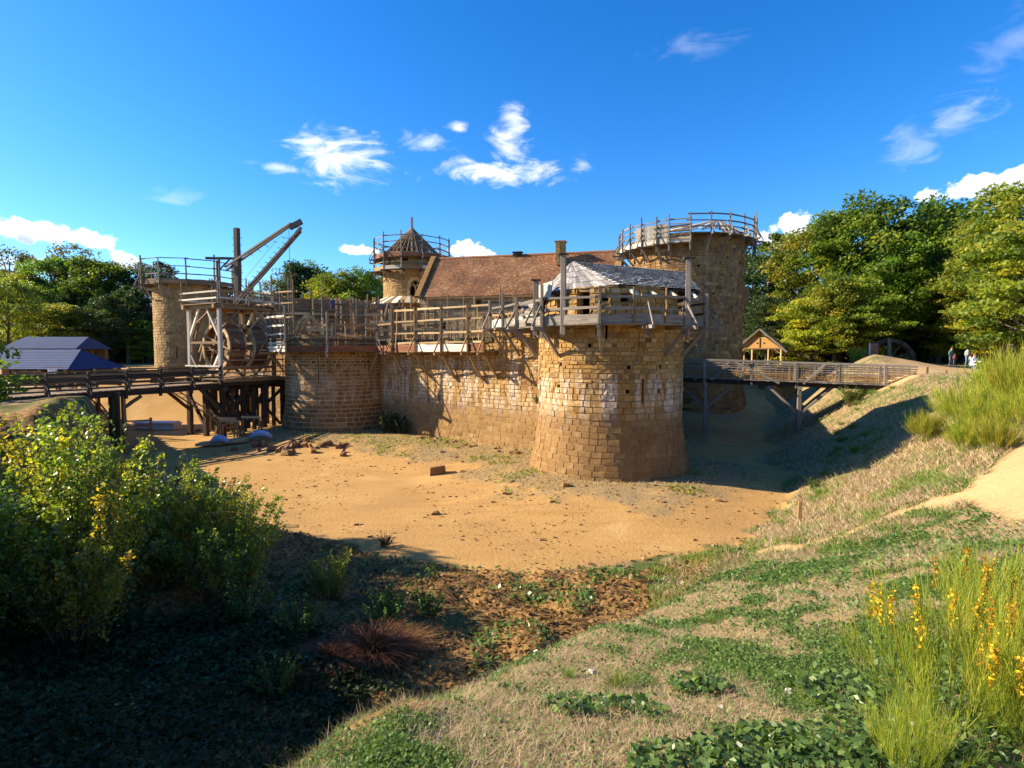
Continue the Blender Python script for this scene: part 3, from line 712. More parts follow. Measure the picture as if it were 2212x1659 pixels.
# ------------------------------------------------------------------ scaffold galleries
def jt(a): return rnd.uniform(-a, a)
def scaffold(label, pts, ins, z, wdt=1.1, post=None, low=.45, rails=(.5, 1.05), toe=.35, mp=M_GREY, mr=M_GREY, mt=M_GREY, md=M_GREY, raker=True, brace=1.5,
             sec=.13, rail=(.05, .12), group='timber scaffold galleries', open_end=True, outer_rails=None, boards=3, toes=None, railmats=None, loc=None, kind='beam', skip=()):
    cx = sum(p[0] for p in pts) / len(pts); cy = sum(p[1] for p in pts) / len(pts)
    t = root('scaffold', label, 'scaffold', loc or (cx, cy, z), group)
    n = len(pts); P = [np.array(p, float) for p in pts]; I = [np.array(i, float) for i in ins]
    for k in range(n):
        p, i = P[k], I[k]; h = post[k] if post else 1.5
        lean = jt(.03)
        beam(t, 'post', (p[0], p[1], z - low), (p[0] + lean, p[1] + jt(.03), z + h), sec * rnd.uniform(.85, 1.1), sec * rnd.uniform(.85, 1.1), mp if not callable(mp) else mp(k), kind)
        q = p + i * (wdt + .5); e = p - i * .62
        beam(t, 'putlog', (q[0], q[1], z - .12), (e[0], e[1], z - .12 + jt(.03)), .15, .17, md)
        if brace and k not in skip:
            w = p + i * (wdt - .05)
            beam(t, 'brace', (w[0], w[1], z - brace), (p[0] - i[0] * -.1, p[1] + i[1] * .1, z - .2), .13, .13, md)
        if raker:
            beam(t, 'raking_strut', (e[0], e[1], z - .05), (p[0] - i[0] * .06, p[1] - i[1] * .06, z + .95 + jt(.1)), .07, .09, mp if not callable(mp) else mp(k))
    for k in range(n - 1):
        a, b = P[k], P[k + 1]; d = (b - a); L = np.hypot(*d); d = d / L; ia, ib = I[k], I[k + 1]
        out = -(ia + ib) / 2; out /= np.hypot(*out)
        for j in range(boards):
            f = .04 + (j + .5) * (wdt - .05) / boards
            pa, pb = a + ia * f - d * .12, b + ib * f + d * .12
            beam(t, 'deck_board', (*pa, z - .0 + jt(.008)), (*pb, z + jt(.008)), wdt / boards * .93, .045, md)
        for j, hgt in enumerate(rails):
            rm = (railmats[j % len(railmats)] if railmats else mr); s = sec / 2 + rail[0] / 2
            e1, e2 = rnd.uniform(.08, .4), rnd.uniform(.08, .4)
            beam(t, 'rail', (*(a + out * -s - d * e1), z + hgt + jt(.04)), (*(b + out * -s + d * e2), z + hgt + jt(.05)), rail[0], rail[1] * rnd.uniform(.8, 1.15), rm)
        if toe:
            tm = toes[k] if toes else mt; s = sec / 2 + .03
            if tm: beam(t, 'toe_board', (*(a - out * s), z + toe / 2 + .03), (*(b - out * s), z + toe / 2 + .03 + jt(.02)), .045, toe, tm)
    return t
def ring(c, r, phis):
    pts = []; ins = []
    for p in phis:
        a = R(p); pts.append((c[0] + r * math.sin(a), c[1] - r * math.cos(a))); ins.append((-math.sin(a), math.cos(a)))
    return pts, ins

# near tower gallery: heavy grey timbers, two tall roof posts
pts, ins = ring(A, 4.95, [-125, -90, -50, -15, 10, 35, 62, 85, 120, 160])
sA1 = scaffold('weathered grey timber gallery round the head of the nearest tower', pts, ins, 7.85, 1.2, [1.3, 1.4, 1.95, 1.7, .0001, .0001, 1.6, 1.7, 1.4, 1.3], .6,
         (.72, 1.25), .42, sec=.15, rail=(.05, .13), mp=M_GREY, brace=1.45, raker=True, skip=(4,), loc=(A[0], A[1], 7.85))
for ph, top in ((-38, 11.1), (36, 10.85), (-62, 10.1)):
    a = R(ph); r = 4.55 if ph != 36 else 4.95
    beam(sA1, 'roof_post', (A[0] + r * math.sin(a), A[1] - r * math.cos(a), 7.4), (A[0] + r * math.sin(a), A[1] - r * math.cos(a), top), .24, .24, M_GREY)
    beam(sA1, 'post_cap', (A[0] + r * math.sin(a) - .24, A[1] - r * math.cos(a), top + .03), (A[0] + r * math.sin(a) + .24, A[1] - r * math.cos(a), top + .03), .36, .06, M_DWOOD)
for ph in (3, 22): 
    a = R(ph); r = 4.78 if ph == 3 else 4.8
    beam(sA1, 'baluster', (A[0] + r * math.sin(a), A[1] - r * math.cos(a), 7.9), (A[0] + r * math.sin(a), A[1] - r * math.cos(a), 9.5), .09, .09, M_TAN, 'pole')
# gallery from the near tower towards the gate tower
gp = [(-1.35, 34.55), (-.55, 32.9), (.25, 31.1), (1.2, 28.1)]
gi = [(.72, .69), (.75, .66), (.8, .6), (.9, .44)]
scaffold('short grey timber gallery with wide pale toe boards, left of the nearest tower head', gp, gi, 8.05, 1.4, [1.7, 1.95, 1.55, 1.0], .4, (.75, 1.2), .45,
         toes=[M_PALE, M_GREY, M_PALE], railmats=[M_TAN, M_GREY], brace=1.7, sec=.13)
# scaffold round the gate tower: red toe boards, pale one at the lit end
pts, ins = ring(C, 5.45, [-140, -100, -62, -27, 8, 47])
o_ = -wn
pw = [w0 + wn * 1.35 + wd * s for s in (-2.6, -.1, 2.5, 5.0, 6.4)]
pts2 = pts[2:] + [tuple(p) for p in pw]; ins2 = ins[2:] + [tuple(o_)] * len(pw)
scA = scaffold('long timber scaffold with reddish toe boards round the gate tower and along the wall', pts[2:], ins[2:], 6.6, 1.25, [2.6, 3.4, 2.9, 2.75], .35, (.85, 2.0), .42,
         mp=M_GREY, mr=M_TAN, toes=[M_PALE, M_RED, M_RED], md=M_TAN, brace=1.6, railmats=[M_DWOOD, M_TAN])
scB = scaffold('timber scaffold of tall poles and pale rails along the curtain wall between the towers', [tuple(p) for p in pw], [tuple(o_)] * 5, 6.6, 1.35, [3.2, 3.1, 3.0, 3.1, 2.4], .35, (.62, 1.3, 2.15, 2.95), .48,
         mp=M_TAN, mr=M_NEW, toes=[M_RED, M_PALE, M_PALE, M_RED], md=M_TAN, brace=1.7, sec=.12)
for p, i in ((pts[4], ins[4]),):
    pass
# link bay between both runs
a, b = np.array(pts[5]), pw[0]
for h, mm in ((.85, M_DWOOD), (2.0, M_TAN)): beam(scB, 'rail', (*a, 6.6 + h), (*b, 6.6 + h + .05), .05, .11, mm)
beam(scB, 'toe_board', (*a, 6.84), (*b, 6.84), .045, .42, M_RED)
for j in range(3): beam(scB, 'deck_board', (*(a + o_ * (.2 + .4 * j)), 6.6), (*(b + o_ * (.2 + .4 * j)), 6.6), .36, .045, M_TAN)
for s, h in ((-1.6, 3.6), (3.7, 4.1), (6.9, 4.2), (8.0, 3.6)):
    p = w0 + wn * .35 + wd * s; beam(scB, 'pole', (p[0], p[1], 6.4 if s < 6.5 else 8.2), (p[0], p[1], 6.6 + h), .09, .09, M_TAN, 'pole')
for par_, P_, n_ in ((scA, [np.array(q) for q in pts[2:]], 11), (scB, pw, 12)):   # odd poles and short boards tied on here and there
    for k in range(n_):
        i_ = rnd.randrange(len(P_) - 1); f = rnd.random(); q = P_[i_] * (1 - f) + P_[i_ + 1] * f + np.array([jt(.25), .1 + rnd.random() * .9])
        h = rnd.uniform(.9, 3.2); beam(par_, 'pole', (q[0], q[1], 6.55), (q[0] + jt(.18), q[1], 6.6 + h), .08, .08, M_TAN if k % 2 else M_NEW, 'pole')
        if k % 3 == 0: beam(par_, 'loose_board', (q[0] - .8, q[1], 6.6 + h * .6), (q[0] + .8, q[1] - jt(.5), 6.6 + h * .6 + jt(.25)), .05, .16, M_NEW)
# wavy wire netting hung in one bay of the gate tower scaffold, and one on the wall scaffold
def netting(par, a, b, z0, z1, nh, nv, mat=M_DWOOD, amp=.03):
    m = MB(); a = np.array(a); b = np.array(b)
    for i in range(nh):
        z = z0 + (z1 - z0) * i / (nh - 1)
        m.tube([(*(a + (b - a) * f), z + amp * math.sin(f * 26 + i)) for f in np.linspace(0, 1, 19)], .008, 3)
    for i in range(nv):
        p = a + (b - a) * i / (nv - 1); m.tube([(p[0], p[1], z0), (p[0] + jt(.03), p[1], (z0 + z1) / 2), (p[0], p[1], z1)], .008, 3)
    return m.build('netting', mat, par, off=par.location)
netting(scA, pts[2], pts[3], 7.3, 9.2, 20, 12, amp=.05)
netting(scB, pw[1] + o_ * .1, pw[2] + o_ * .1, 7.3, 9.0, 14, 12)
for z_ in (6.95, 7.25, 7.9, 8.55, 9.25): beam(scA, 'rail', (*pts[2], z_), (*pts[3], z_ + jt(.05)), .04, .13, M_PALE)

# great tower gallery
pts, ins = ring(B, 6.45, list(range(-110, -30, 14)) + [-30, -14])
sB1 = scaffold('timber gallery with pale plank screens round the sunlit head of the great tower', pts, ins, 16.15, 1.15, [2.1, 1.9, 2.2, 2.3, 2.6, 2.4, 2.5, 2.2], .7, (.55, 1.0, 1.45, 2.0), .4,
         mp=M_GREY, mr=M_GREY, mt=M_PALE, brace=1.3, sec=.12, group='galleries on the great tower')
pts_, ins_ = ring(B, 6.42, [-60, -46, -31])
for k in range(2):
    a, b = np.array(pts_[k]), np.array(pts_[k + 1])
    for j in range(7):
        p = a + (b - a) * (j + .5) / 7; beam(sB1, 'screen_plank', (p[0], p[1] + .12, 16.5), (p[0], p[1] + .12, 17.9 + jt(.1)), .27, .03, M_PALE)
for k in range(5):
    a, b = np.array(ring(B, 6.45, [-30])[0][0]), np.array(ring(B, 6.45, [-14])[0][0])
    beam(sB1, 'lattice_rail', (*a, 16.5 + k * .32), (*b, 16.4 + k * .34 + jt(.2)), .04, .08, M_TAN)
pts, ins = ring(B, 6.3, [-14, 2, 18, 34, 50, 66, 82, 98, 125, 150, 175, 200, 225])
sB2 = scaffold('shadowed timber gallery of thin rails round the roofed side of the great tower', pts, ins, 16.95, 1.1, [1.75, 1.8, 1.8, 1.9, 1.9, 2.1, 2.7, 2.0, 1.6, 1.6, 1.6, 1.6, 1.6], .55, (.55, 1.05, 1.6), .0,
         mp=M_GREY, mr=M_GREY, brace=1.5, sec=.11, group='galleries on the great tower')
for ph, h in ((80, 3.1), (84, 2.6), (76, 2.3)):
    a = R(ph); beam(sB2, 'pole', (B[0] + 6.3 * math.sin(a), B[1] - 6.3 * math.cos(a), 15.7), (B[0] + 6.45 * math.sin(a), B[1] - 6.3 * math.cos(a), 16.9 + h), .09, .09, M_GREY, 'pole')
# low plank roof on the great tower: fan of boards up to an off-centre peak
m = MB(); pk = (B[0] + 3.3, B[1] + .5, 19.5); nb = 46
rf = root('tower_roof', 'low fan of pale roof planks on top of the great tower', 'roof', (B[0], B[1], 17.2))
for k in range(nb):
    p0, p1 = R(-70 + 190 * k / nb), R(-70 + 190 * (k + .82) / nb)
    r = 5.5; za = 17.35 + .12 * (k % 2)
    q = [(B[0] + r * math.sin(p), B[1] - r * math.cos(p)) for p in (p0, p1)]
    i0 = [(pk[0] + (qq[0] - pk[0]) * .06, pk[1] + (qq[1] - pk[1]) * .06) for qq in q]
    mm = MB(); th = .05
    mm.hexa([(*q[0], za - th), (*q[1], za - th), (*i0[1], pk[2] - th), (*i0[0], pk[2] - th), (*q[0], za), (*q[1], za), (*i0[1], pk[2]), (*i0[0], pk[2])], rnd.uniform(.2, .9))
    mm.build('roof_plank', M_GREY if k % 3 else M_PALE, rf, off=rf.location)

# left tower rim scaffold
pts, ins = ring(E, 4.9, list(range(-130, 180, 31)))
scaffold('bare pole scaffold ring on the far left tower', pts, ins, 13.7, 1.15, [rnd.uniform(2.3, 3.3) for _ in pts], .6, (.35, 1.0, 1.75, 2.55), .45, mt=M_TAN, brace=1.6, sec=.12, rail=(.05, .1), raker=True,
         group='pole scaffold rings on far towers')
# chapel tower scaffold (two lifts) and conical rafter roof
pts, ins = ring(D, 4.85, list(range(-150, 200, 29)))
sD1 = scaffold('two storey pole scaffold wrapped round the conical roof of the chapel tower', pts, ins, 18.0, 1.2, [rnd.uniform(2.3, 3.3) for _ in pts], 2.1, (.5, 1.1, 1.8, 2.5), .45, mt=M_RED, brace=0, sec=.12,
         group='pole scaffold rings on far towers')
for k in range(len(pts) - 1):
    a, b = np.array(pts[k]), np.array(pts[k + 1]); ia = np.array(ins[k])
    beam(sD1, 'deck_board', (*(a + ia * .5), 16.5), (*(b + np.array(ins[k + 1]) * .5), 16.5), 1.0, .05, M_GREY)
    beam(sD1, 'toe_board', (*a, 16.75), (*b, 16.75 + jt(.05)), .05, .4, M_TAN if k % 2 else M_PALE)
    beam(sD1, 'rail', (*a, 17.35), (*b, 17.35 + jt(.05)), .05, .1, M_GREY)
    beam(sD1, 'putlog', (*(a + ia * 1.4), 16.4), (*(a - ia * .5), 16.4), .13, .15, M_DWOOD)
    w = a + ia * 1.2; beam(sD1, 'brace', (*w, 15.3), (*(a + ia * .1), 16.35), .12, .12, M_TAN)
rf = root('conical_roof', 'open cone of bare brown rafters with a tall finial post on the chapel tower', 'roof', (D[0], D[1], 18.3))
apx = (D[0], D[1], 22.3)
for k in range(34):
    a = 2 * PI * k / 34; r = 3.95
    beam(rf, 'rafter', (D[0] + r * math.sin(a), D[1] - r * math.cos(a), 18.35), (D[0] + .12 * math.sin(a), D[1] - .12 * math.cos(a), apx[2] - .1), .1, .16, M_TAN if k % 3 else M_GREY)
for zz in (19.3, 20.3):
    rr = 3.95 * (22.3 - zz) / 3.95 * .93
    for k in range(12):
        a, b = 2 * PI * k / 12, 2 * PI * (k + 1) / 12
        beam(rf, 'collar_tie', (D[0] + rr * math.sin(a), D[1] - rr * math.cos(a), zz), (D[0] + rr * math.sin(b), D[1] - rr * math.cos(b), zz), .08, .12, M_TAN)
beam(rf, 'king_post', (D[0], D[1], 18.4), (D[0], D[1], 23.6), .24, .24, M_GREY)
for ph in range(150, 250, 14):  # lathed back of the cone
    a = R(ph); b = R(ph + 13); m = MB()
    lo = [(D[0] + 3.7 * math.sin(q), D[1] - 3.7 * math.cos(q), 18.5) for q in (a, b)]; hi = [(D[0] + .6 * math.sin(q), D[1] - .6 * math.cos(q), 21.7) for q in (a, b)]
    m.hexa([lo[0], lo[1], hi[1], hi[0]] + [(p[0], p[1], p[2] + .05) for p in (lo[0], lo[1], hi[1], hi[0])], .4); m.build('lathing_panel', M_TAN, rf, off=rf.location)

# gothic window of the chapel tower: two lancets under a round light
wroot = tD
def cylp(c, r, phi, z): a = R(phi); return (c[0] + r * math.sin(a), c[1] - r * math.cos(a), z)
m = MB(); N = 20
for k in range(N):   # pale dressed surround
    def arc(f, off):
        if f < .3: return (-.72 - off, 13.3 + (f / .3) * 1.0)
        if f > .7: return (.72 + off, 13.3 + ((1 - f) / .3) * 1.0)
        g = (f - .3) / .4; th = PI * (1 - g); return ((.72 + off) * math.cos(th), 14.3 + (1.05 + off) * math.sin(th) ** .85)
    f0, f1 = k / N, (k + .96) / N; P = []
    for o in (0.02, .2):
        for dep in ((-.35, .07) if o < .1 else (-.05, .07)):
            pass
    quad = [(arc(f0, 0)), (arc(f1, 0)), (arc(f1, .3)), (arc(f0, .3))]
    bk = [cylp(D, RD - .3, 16 + math.degrees(x / RD), z) for x, z in quad]; fr = [cylp(D, RD + .06, 16 + math.degrees(x / RD), z) for x, z in quad]
    m.hexa(bk + fr, rnd.random())
m.build('window_surround', M_DRESS, tD, off=tD.location)
tr = MB()
def tube_c(pts, r): tr.tube([cylp(D, RD - .12, 16 + math.degrees(x / RD), z) for x, z in pts], r, 5)
tube_c([(0, 13.3), (0, 14.55)], .06)
for sx in (-1, 1):
    tube_c([(sx * .70, 13.3), (sx * .70, 14.2), (sx * .62, 14.5), (sx * .36, 14.78), (sx * .1, 14.5), (0, 14.2)], .05)
tube_c([(.3 * math.cos(t_), 14.98 + .3 * math.sin(t_)) for t_ in np.linspace(0, 2 * PI, 15)], .05)
tr.build('window_tracery', M_DRESS, tD, off=tD.location)
# skirt roof over the chapel apse at the foot of the tower
m = MB(); sk = root('apse_roof', 'shallow skirt of pale roof boards at the foot of the chapel tower', 'roof', (D[0] + .5, D[1], 12.6))
for k in range(22):
    a0, a1 = R(-95 + 190 * k / 22), R(-95 + 190 * (k + .93) / 22)
    q = [cylp(D, 5.6, math.degrees(a), 12.35) for a in (a0, a1)] + [cylp(D, 3.5, math.degrees(a), 13.35) for a in (a1, a0)]
    mm = MB(); mm.hexa(q + [(p[0], p[1], p[2] + .07) for p in q], rnd.uniform(.3, .9)); mm.build('roof_board', M_PALE if k % 2 else M_TAN, sk, off=sk.location)
for k in range(9):
    ph = -80 + 20 * k; beam(sk, 'roof_post', cylp(D, 5.1, ph, 8.0), cylp(D, 5.1, ph, 12.3), .2, .2, M_TAN)

# ------------------------------------------------------------------ great hall with red tiled roof
h0, h1 = np.array([-9.9, 60.1]), np.array([10.2, 55.0]); hd = (h1 - h0); HL = np.hypot(*hd); hd /= HL; hn = np.array([hd[1], -hd[0]])  # outward, towards the camera
if hn[1] > 0: hn = -hn
hall = root('great_hall', 'long stone hall with a steep red clay tile roof, beyond the courtyard', 'building', (*(h0 + h1) / 2, 4.0))
fH = flat(h0, h1, hn)
hH = [(6.1, 6.9, 10.9, 12.0), (10.2, 10.55, 11.0, 11.7), (10.8, 11.15, 11.0, 11.7), (2.6, 3.0, 9.0, 9.8)]
core(hall, fH, 0, HL, 3.6, 12.4, M_MORT, hH, ds=1.5)
masonry(hall, fH, 0, HL, 3.6, 12.4, M_STH, hH, seed=61, zones=[(0, 20, (.2, .32), (.25, .65))], proud=.02, vis=lambda x, y, z: (x < 3) * (z > 7.6) * 1.0)
back = -hn * 8.6
m = MB()
for (a, b) in ((h1, h1 + back), (h1 + back, h0 + back), (h0 + back, h0)):
    d = b - a; L = np.hypot(*d); d /= L; n_ = np.array([d[1], -d[0]]); c_, e_ = b - n_ * .6, a - n_ * .6
    m.hexa([(*a, 3.6), (*b, 3.6), (*c_, 3.6), (*e_, 3.6), (*a, 12.4), (*b, 12.4), (*c_, 12.4), (*e_, 12.4)])
for p in (h0, h1):   # gable triangles
    q = p + back; r_ = p + back / 2; ww = hd * (.5 if p is h0 else -.5)
    m.add([(*p, 12.4), (*q, 12.4), (*r_, 17.0), (*(p + ww), 12.4), (*(q + ww), 12.4), (*(r_ + ww), 17.0)], [(0, 1, 4, 3), (1, 2, 5, 4), (2, 0, 3, 5)], [(0, 1, 2), (3, 4, 5)])
m.build('rear_walls', M_STH, hall, off=hall.location)
RZ0, RZ1 = 12.35, 17.1
def slope(side):
    if side: return h0 - hd * -.25 + hn * .35, h1 - hd * .25 + hn * .35, h0 - hd * -.25 + back / 2, h1 - hd * .25 + back / 2
    return h1 - hd * .25 + back - hn * .35, h0 + hd * .25 + back - hn * .35, h1 - hd * .25 + back / 2, h0 + hd * .25 + back / 2
for side in (1, 0):
    e0, e1, r0, r1 = slope(side); rows = 56 if side else 20; cols = 104 if side else 40
    J, I_ = np.mgrid[0:rows, 0:cols]; J = J.ravel(); I_ = I_.ravel(); rg = np.random.default_rng(5)
    V = np.zeros((len(J), 4, 3))
    sag = lambda u, v: -.10 * np.sin(PI * u) * np.sin(PI * v)
    for k, (du, dv, lift) in enumerate(((0, 0, .05), (.96, 0, .05), (.96, 1.15, .0), (0, 1.15, .0))):
        u = (I_ + du + .5 * (J % 2)) / (cols + .5); v = (J + dv) / rows
        P = (e0 + (e1 - e0) * u[:, None]) * (1 - v[:, None]) + (r0 + (r1 - r0) * u[:, None]) * v[:, None]
        V[:, k, :2] = P; V[:, k, 2] = RZ0 + (RZ1 - RZ0) * v + lift + rg.uniform(-.012, .012, len(J)) + sag(u, np.clip(v, 0, 1))
    tint = np.clip(rg.normal(.5, .2, len(J)) + .5 * (vnoise(I_ * 1., J * 1., 9, 3) - .5) + np.where(rg.random(len(J)) > .97, .4, 0), 0, 1)
    n = len(J); ar = np.arange(n) * 4
    V2 = np.concatenate([V, V[:, :2] - [0, 0, .05]], 1)  # little front edge to each tile
    q = np.concatenate([np.stack([6 * np.arange(n) + k for k in (0, 1, 2, 3)], 1), np.stack([6 * np.arange(n) + k for k in (4, 5, 1, 0)], 1)])
    me = mk_mesh('roof_tiles', V2.reshape(-1, 3) - np.array(hall.location), q, None, np.repeat(tint, 6), M_TILE); o = link('roof_tiles', me, hall); o['kind'] = 'stuff'
    m = MB(); m.hexa([(*e0, RZ0 - .22), (*e1, RZ0 - .22), (*r1, RZ1 - .22), (*r0, RZ1 - .22), (*e0, RZ0 - .1), (*e1, RZ0 - .1), (*r1, RZ1 - .16), (*r0, RZ1 - .16)]); m.build('roof_deck', M_TAN, hall, off=hall.location)
ridge0, ridge1 = h0 + hd * .25 + back / 2, h1 - hd * .25 + back / 2
rt = MB()
rt.hexa([(0, -.14, -.06), (.34, -.14, -.06), (.34, .14, -.06), (0, .14, -.06), (0, -.06, .1), (.36, -.06, .13), (.36, .06, .13), (0, .06, .1)])
rme = mk_mesh('ridge_tile', np.concatenate(rt.V), np.concatenate(rt.Q), None, np.full(8, .6), M_TILE)
nr = 54
for k in range(nr):
    p = ridge0 + (ridge1 - ridge0) * k / nr; o = link('ridge_tile', rme, hall); o.location = Vector((*p, RZ1 + .02)) - hall.location; o.rotation_euler = (0, R(jt(3)), math.atan2(hd[1], hd[0]))
for p, sg in ((h0, 1), (h1, -1)):   # coping of the gables, weathered stone slabs up to the apex
    for s_ in (0, 1):
        a = p + (hn * .45 if s_ == 0 else back - hn * .45); b = p + back / 2; nseg = 9
        for k in range(nseg):
            f0, f1 = k / nseg, (k + .97) / nseg
            P0 = Vector((*(a + (b - a) * f0), 12.25 + 4.95 * f0 + .12)); P1 = Vector((*(a + (b - a) * f1), 12.25 + 4.95 * f1 + .12))
            beam(hall, 'coping_stone', P0, P1, .62, .34, M_STC if p is h0 else M_STD)
# chimneys
def chimney(par, base, w, h, mat):
    m = MB(); m.box((base[0], base[1], base[2] + h / 2), (w, w, h), R(-14)); m.box((base[0], base[1], base[2] + h * .28), (w + .16, w + .16, .1), R(-14)); m.box((base[0], base[1], base[2] + h + .06), (w + .22, w + .22, .12), R(-14))
    for z in np.arange(.1, h - .05, .2):
        for k in range(3): m.box((base[0] - w / 2 + (k + .5) * w / 3 + jt(.02), base[1] - w / 2 * 1.04, base[2] + z + .1), (w / 3 - .03, .06, .17), R(-14), rnd.random())
    o = m.build('chimney', mat, par, off=par.location); return o
rc = ridge0 + (ridge1 - ridge0) * .715
chimney(hall, (rc[0] - .3, rc[1] - 1.1, 15.7), .95, 2.35, M_STE)
rc2 = ridge0 + (ridge1 - ridge0) * .47
m = MB(); m.box((*rc2, RZ1 + .12), (.9, .6, .35), R(-14)); m.box((*rc2, RZ1 + .34), (1.15, .8, .07), R(-14)); m.build('roof_vent', M_DWOOD, hall, off=hall.location)
# hall windows: arched lattice and a pair of small square lights
p = fH(np.array([6.5]), np.array([11.4]), np.array([-.15]))[0]
m = MB()
for k in range(6):
    x = -.4 + .16 * k; m.tube([(p[0] + hd[0] * x, p[1] + hd[1] * x, 10.9), (p[0] + hd[0] * x, p[1] + hd[1] * x, 12.0)], .022, 4)
for k in range(7): z = 10.95 + .17 * k; m.tube([(p[0] - hd[0] * .42, p[1] - hd[1] * .42, z), (p[0] + hd[0] * .42, p[1] + hd[1] * .42, z)], .022, 4)
m.build('window_lattice', M_TAN, hall, off=hall.location)
for cxs in (10.67, 6.5, 2.8):
    m = MB()
    for k in range(11):
        th0, th1 = PI * k / 11, PI * (k + .95) / 11; ri, ro = .62, .85
        if cxs == 2.8: ri, ro = .3, .45
        zc = 11.75 if cxs != 2.8 else 9.7
        q = [(cxs + r_ * math.cos(t_), zc + r_ * math.sin(t_) * .8) for r_, t_ in ((ri, th0), (ro, th0), (ro, th1), (ri, th1))]
        S_ = np.array([a for a, b in q] * 2); Z_ = np.minimum(np.array([b for a, b in q] * 2), 12.35); m.hexa(fH(S_, Z_, np.array([-.02] * 4 + [.07] * 4)), rnd.random())
    m.build('arch_stone', M_DRESS, hall, off=hall.location)

# ------------------------------------------------------------------ lean-to shingle roof of the near tower
rfA = root('shingle_roof', 'grey wooden shingle roof shaped like a hipped lean-to on the nearest tower', 'roof', (5.6, 30.0, 9.5))
Ka, Kb = (3.3, 31.0, 11.5), (9.7, 31.6, 11.0)
E1, E2, E3 = (2.1, 27.7, 9.55), (5.0, 26.45, 9.7), (9.3, 27.9, 9.6)
G1, G1b, G2 = (.75, 31.6, 8.95), (1.6, 34.6, 9.2), (9.9, 34.8, 9.5)
def shingles(par, a, b, c, d, rows, cols, mat, n_single, th=.022, lift=.04, jit=.02, name='shingle', over=1.5):
    """a-b eave, d-c ridge (quad or triangle with c == d)"""
    a, b, c, d = (np.array(v, float) for v in (a, b, c, d)); nrm = np.cross(b - a, d - a); nrm /= np.linalg.norm(nrm); nrm = nrm if nrm[2] > 0 else -nrm
    rest = MB(); cnt = 0; items = []
    for j in range(rows):
        v0, v1 = j / rows, min(1.0, (j + over) / rows)
        L0 = np.linalg.norm((b - a) * (1 - v0) + (c - d) * v0); Lf = np.linalg.norm(b - a); k = max(1, int(round(cols * L0 / max(Lf, 1e-6)))); u = 0; edges = [0]
        while edges[-1] < 1: edges.append(edges[-1] + rnd.uniform(.7, 1.3) / k)
        edges[-1] = 1.0
        for i in range(len(edges) - 1):
            u0, u1 = edges[i], edges[i + 1] - .008 * cols / max(k, 1) * .6
            if u1 - u0 < .02 / k: continue
            dz = rnd.uniform(-jit, jit) / 2; dv = rnd.uniform(-.07, .07) / rows
            P = lambda u, v, h: (a + (b - a) * u) * (1 - v) + (d + (c - d) * u) * v + nrm * h
            lo = [P(u0, max(0, v0 + dv), lift + dz), P(u1, max(0, v0 + dv), lift + dz), P(u1, v1, dz * .3), P(u0, v1, dz * .3)]
            items.append(lo + [p + nrm * th for p in lo])
    st = max(1, len(items) // max(1, n_single)) if n_single else 10 ** 9
    for i, it in enumerate(items):
        if cnt < n_single and len(items) - i <= (n_single - cnt) * 1 or (cnt < n_single and i < n_single):
            me = mk_mesh(name, np.array(it) - np.array(par.location), BOXQ, None, np.full(8, rnd.uniform(.2, .8)), mat); link(name, me, par); cnt += 1
        else: rest.hexa(it, rnd.uniform(.15, .85))
    if rest.n: rest.build('shingle_courses', mat, par, off=par.location)['kind'] = 'stuff'
shingles(rfA, E2, E3, Kb, Ka, 15, 26, M_SHING_GLARE, 210, over=1.1, lift=.075, th=.03, jit=.006)
shingles(rfA, E1, E2, Ka, Ka, 5, 15, M_SHING, 60, lift=.03)
shingles(rfA, G1, E1, Ka, Ka, 6, 18, M_SHING, 30)
shingles(rfA, G1b, G1, Ka, Ka, 6, 16, M_SHING, 0)
shingles(rfA, G2, G1b, Ka, Kb, 10, 20, M_SHING, 0)
shingles(rfA, E3, G2, Kb, Kb, 8, 16, M_SHING, 0)
m = MB()
for (a, b, c, d) in ((E2, E3, Kb, Ka), (E1, E2, Ka, Ka), (G1, E1, Ka, Ka), (G1b, G1, Ka, Ka), (G2, G1b, Ka, Kb), (E3, G2, Kb, Kb)):
    P = [np.array(p) for p in (a, b, c, d)]; m.add([p - [0, 0, .03] for p in P] + [p - [0, 0, .09] for p in P], BOXQ)
m.build('roof_boarding', M_DWOOD, rfA, off=rfA.location)
beam(rfA, 'ridge_board', Ka, Kb, .16, .08, M_DWOOD)
for f in (.12, .36, .62, .9):
    e = np.array(E2) * (1 - f) + np.array(E3) * f; k = np.array(Ka) * (1 - f) + np.array(Kb) * f; d = (e - k); d /= np.linalg.norm(d)
    beam(rfA, 'rafter', tuple(k + d * .3 - [0, 0, .16]), tuple(e + d * .85 - [0, 0, .16]), .1, .15, M_PALE)
for f in (.05, .5, .95):
    e = np.array(G1) * (1 - f) + np.array(E1) * f; d = e - np.array(Ka); d /= np.linalg.norm(d); beam(rfA, 'rafter', tuple(np.array(Ka) + d * .3 - [0, 0, .16]), tuple(e + d * .3 - [0, 0, .16]), .1, .14, M_GREY)
# shingled cheek running down to the wall walk, and a pale sheet beside it
shingles(rfA, (.0, 31.6, 8.1), (1.2, 30.2, 8.1), (1.6, 29.6, 9.3), (.7, 31.4, 9.2), 7, 7, M_SHING, 10)
m = MB(); m.hexa([(1.2, 28.2, 9.2), (1.85, 27.7, 9.25), (1.9, 27.75, 9.25), (1.25, 28.25, 9.2), (1.35, 28.4, 9.95), (2.0, 27.9, 10.1), (2.05, 27.95, 10.1), (1.4, 28.45, 9.95)])
o = m.build('sheet_of_board', M_PALE, rfA, off=rfA.location)

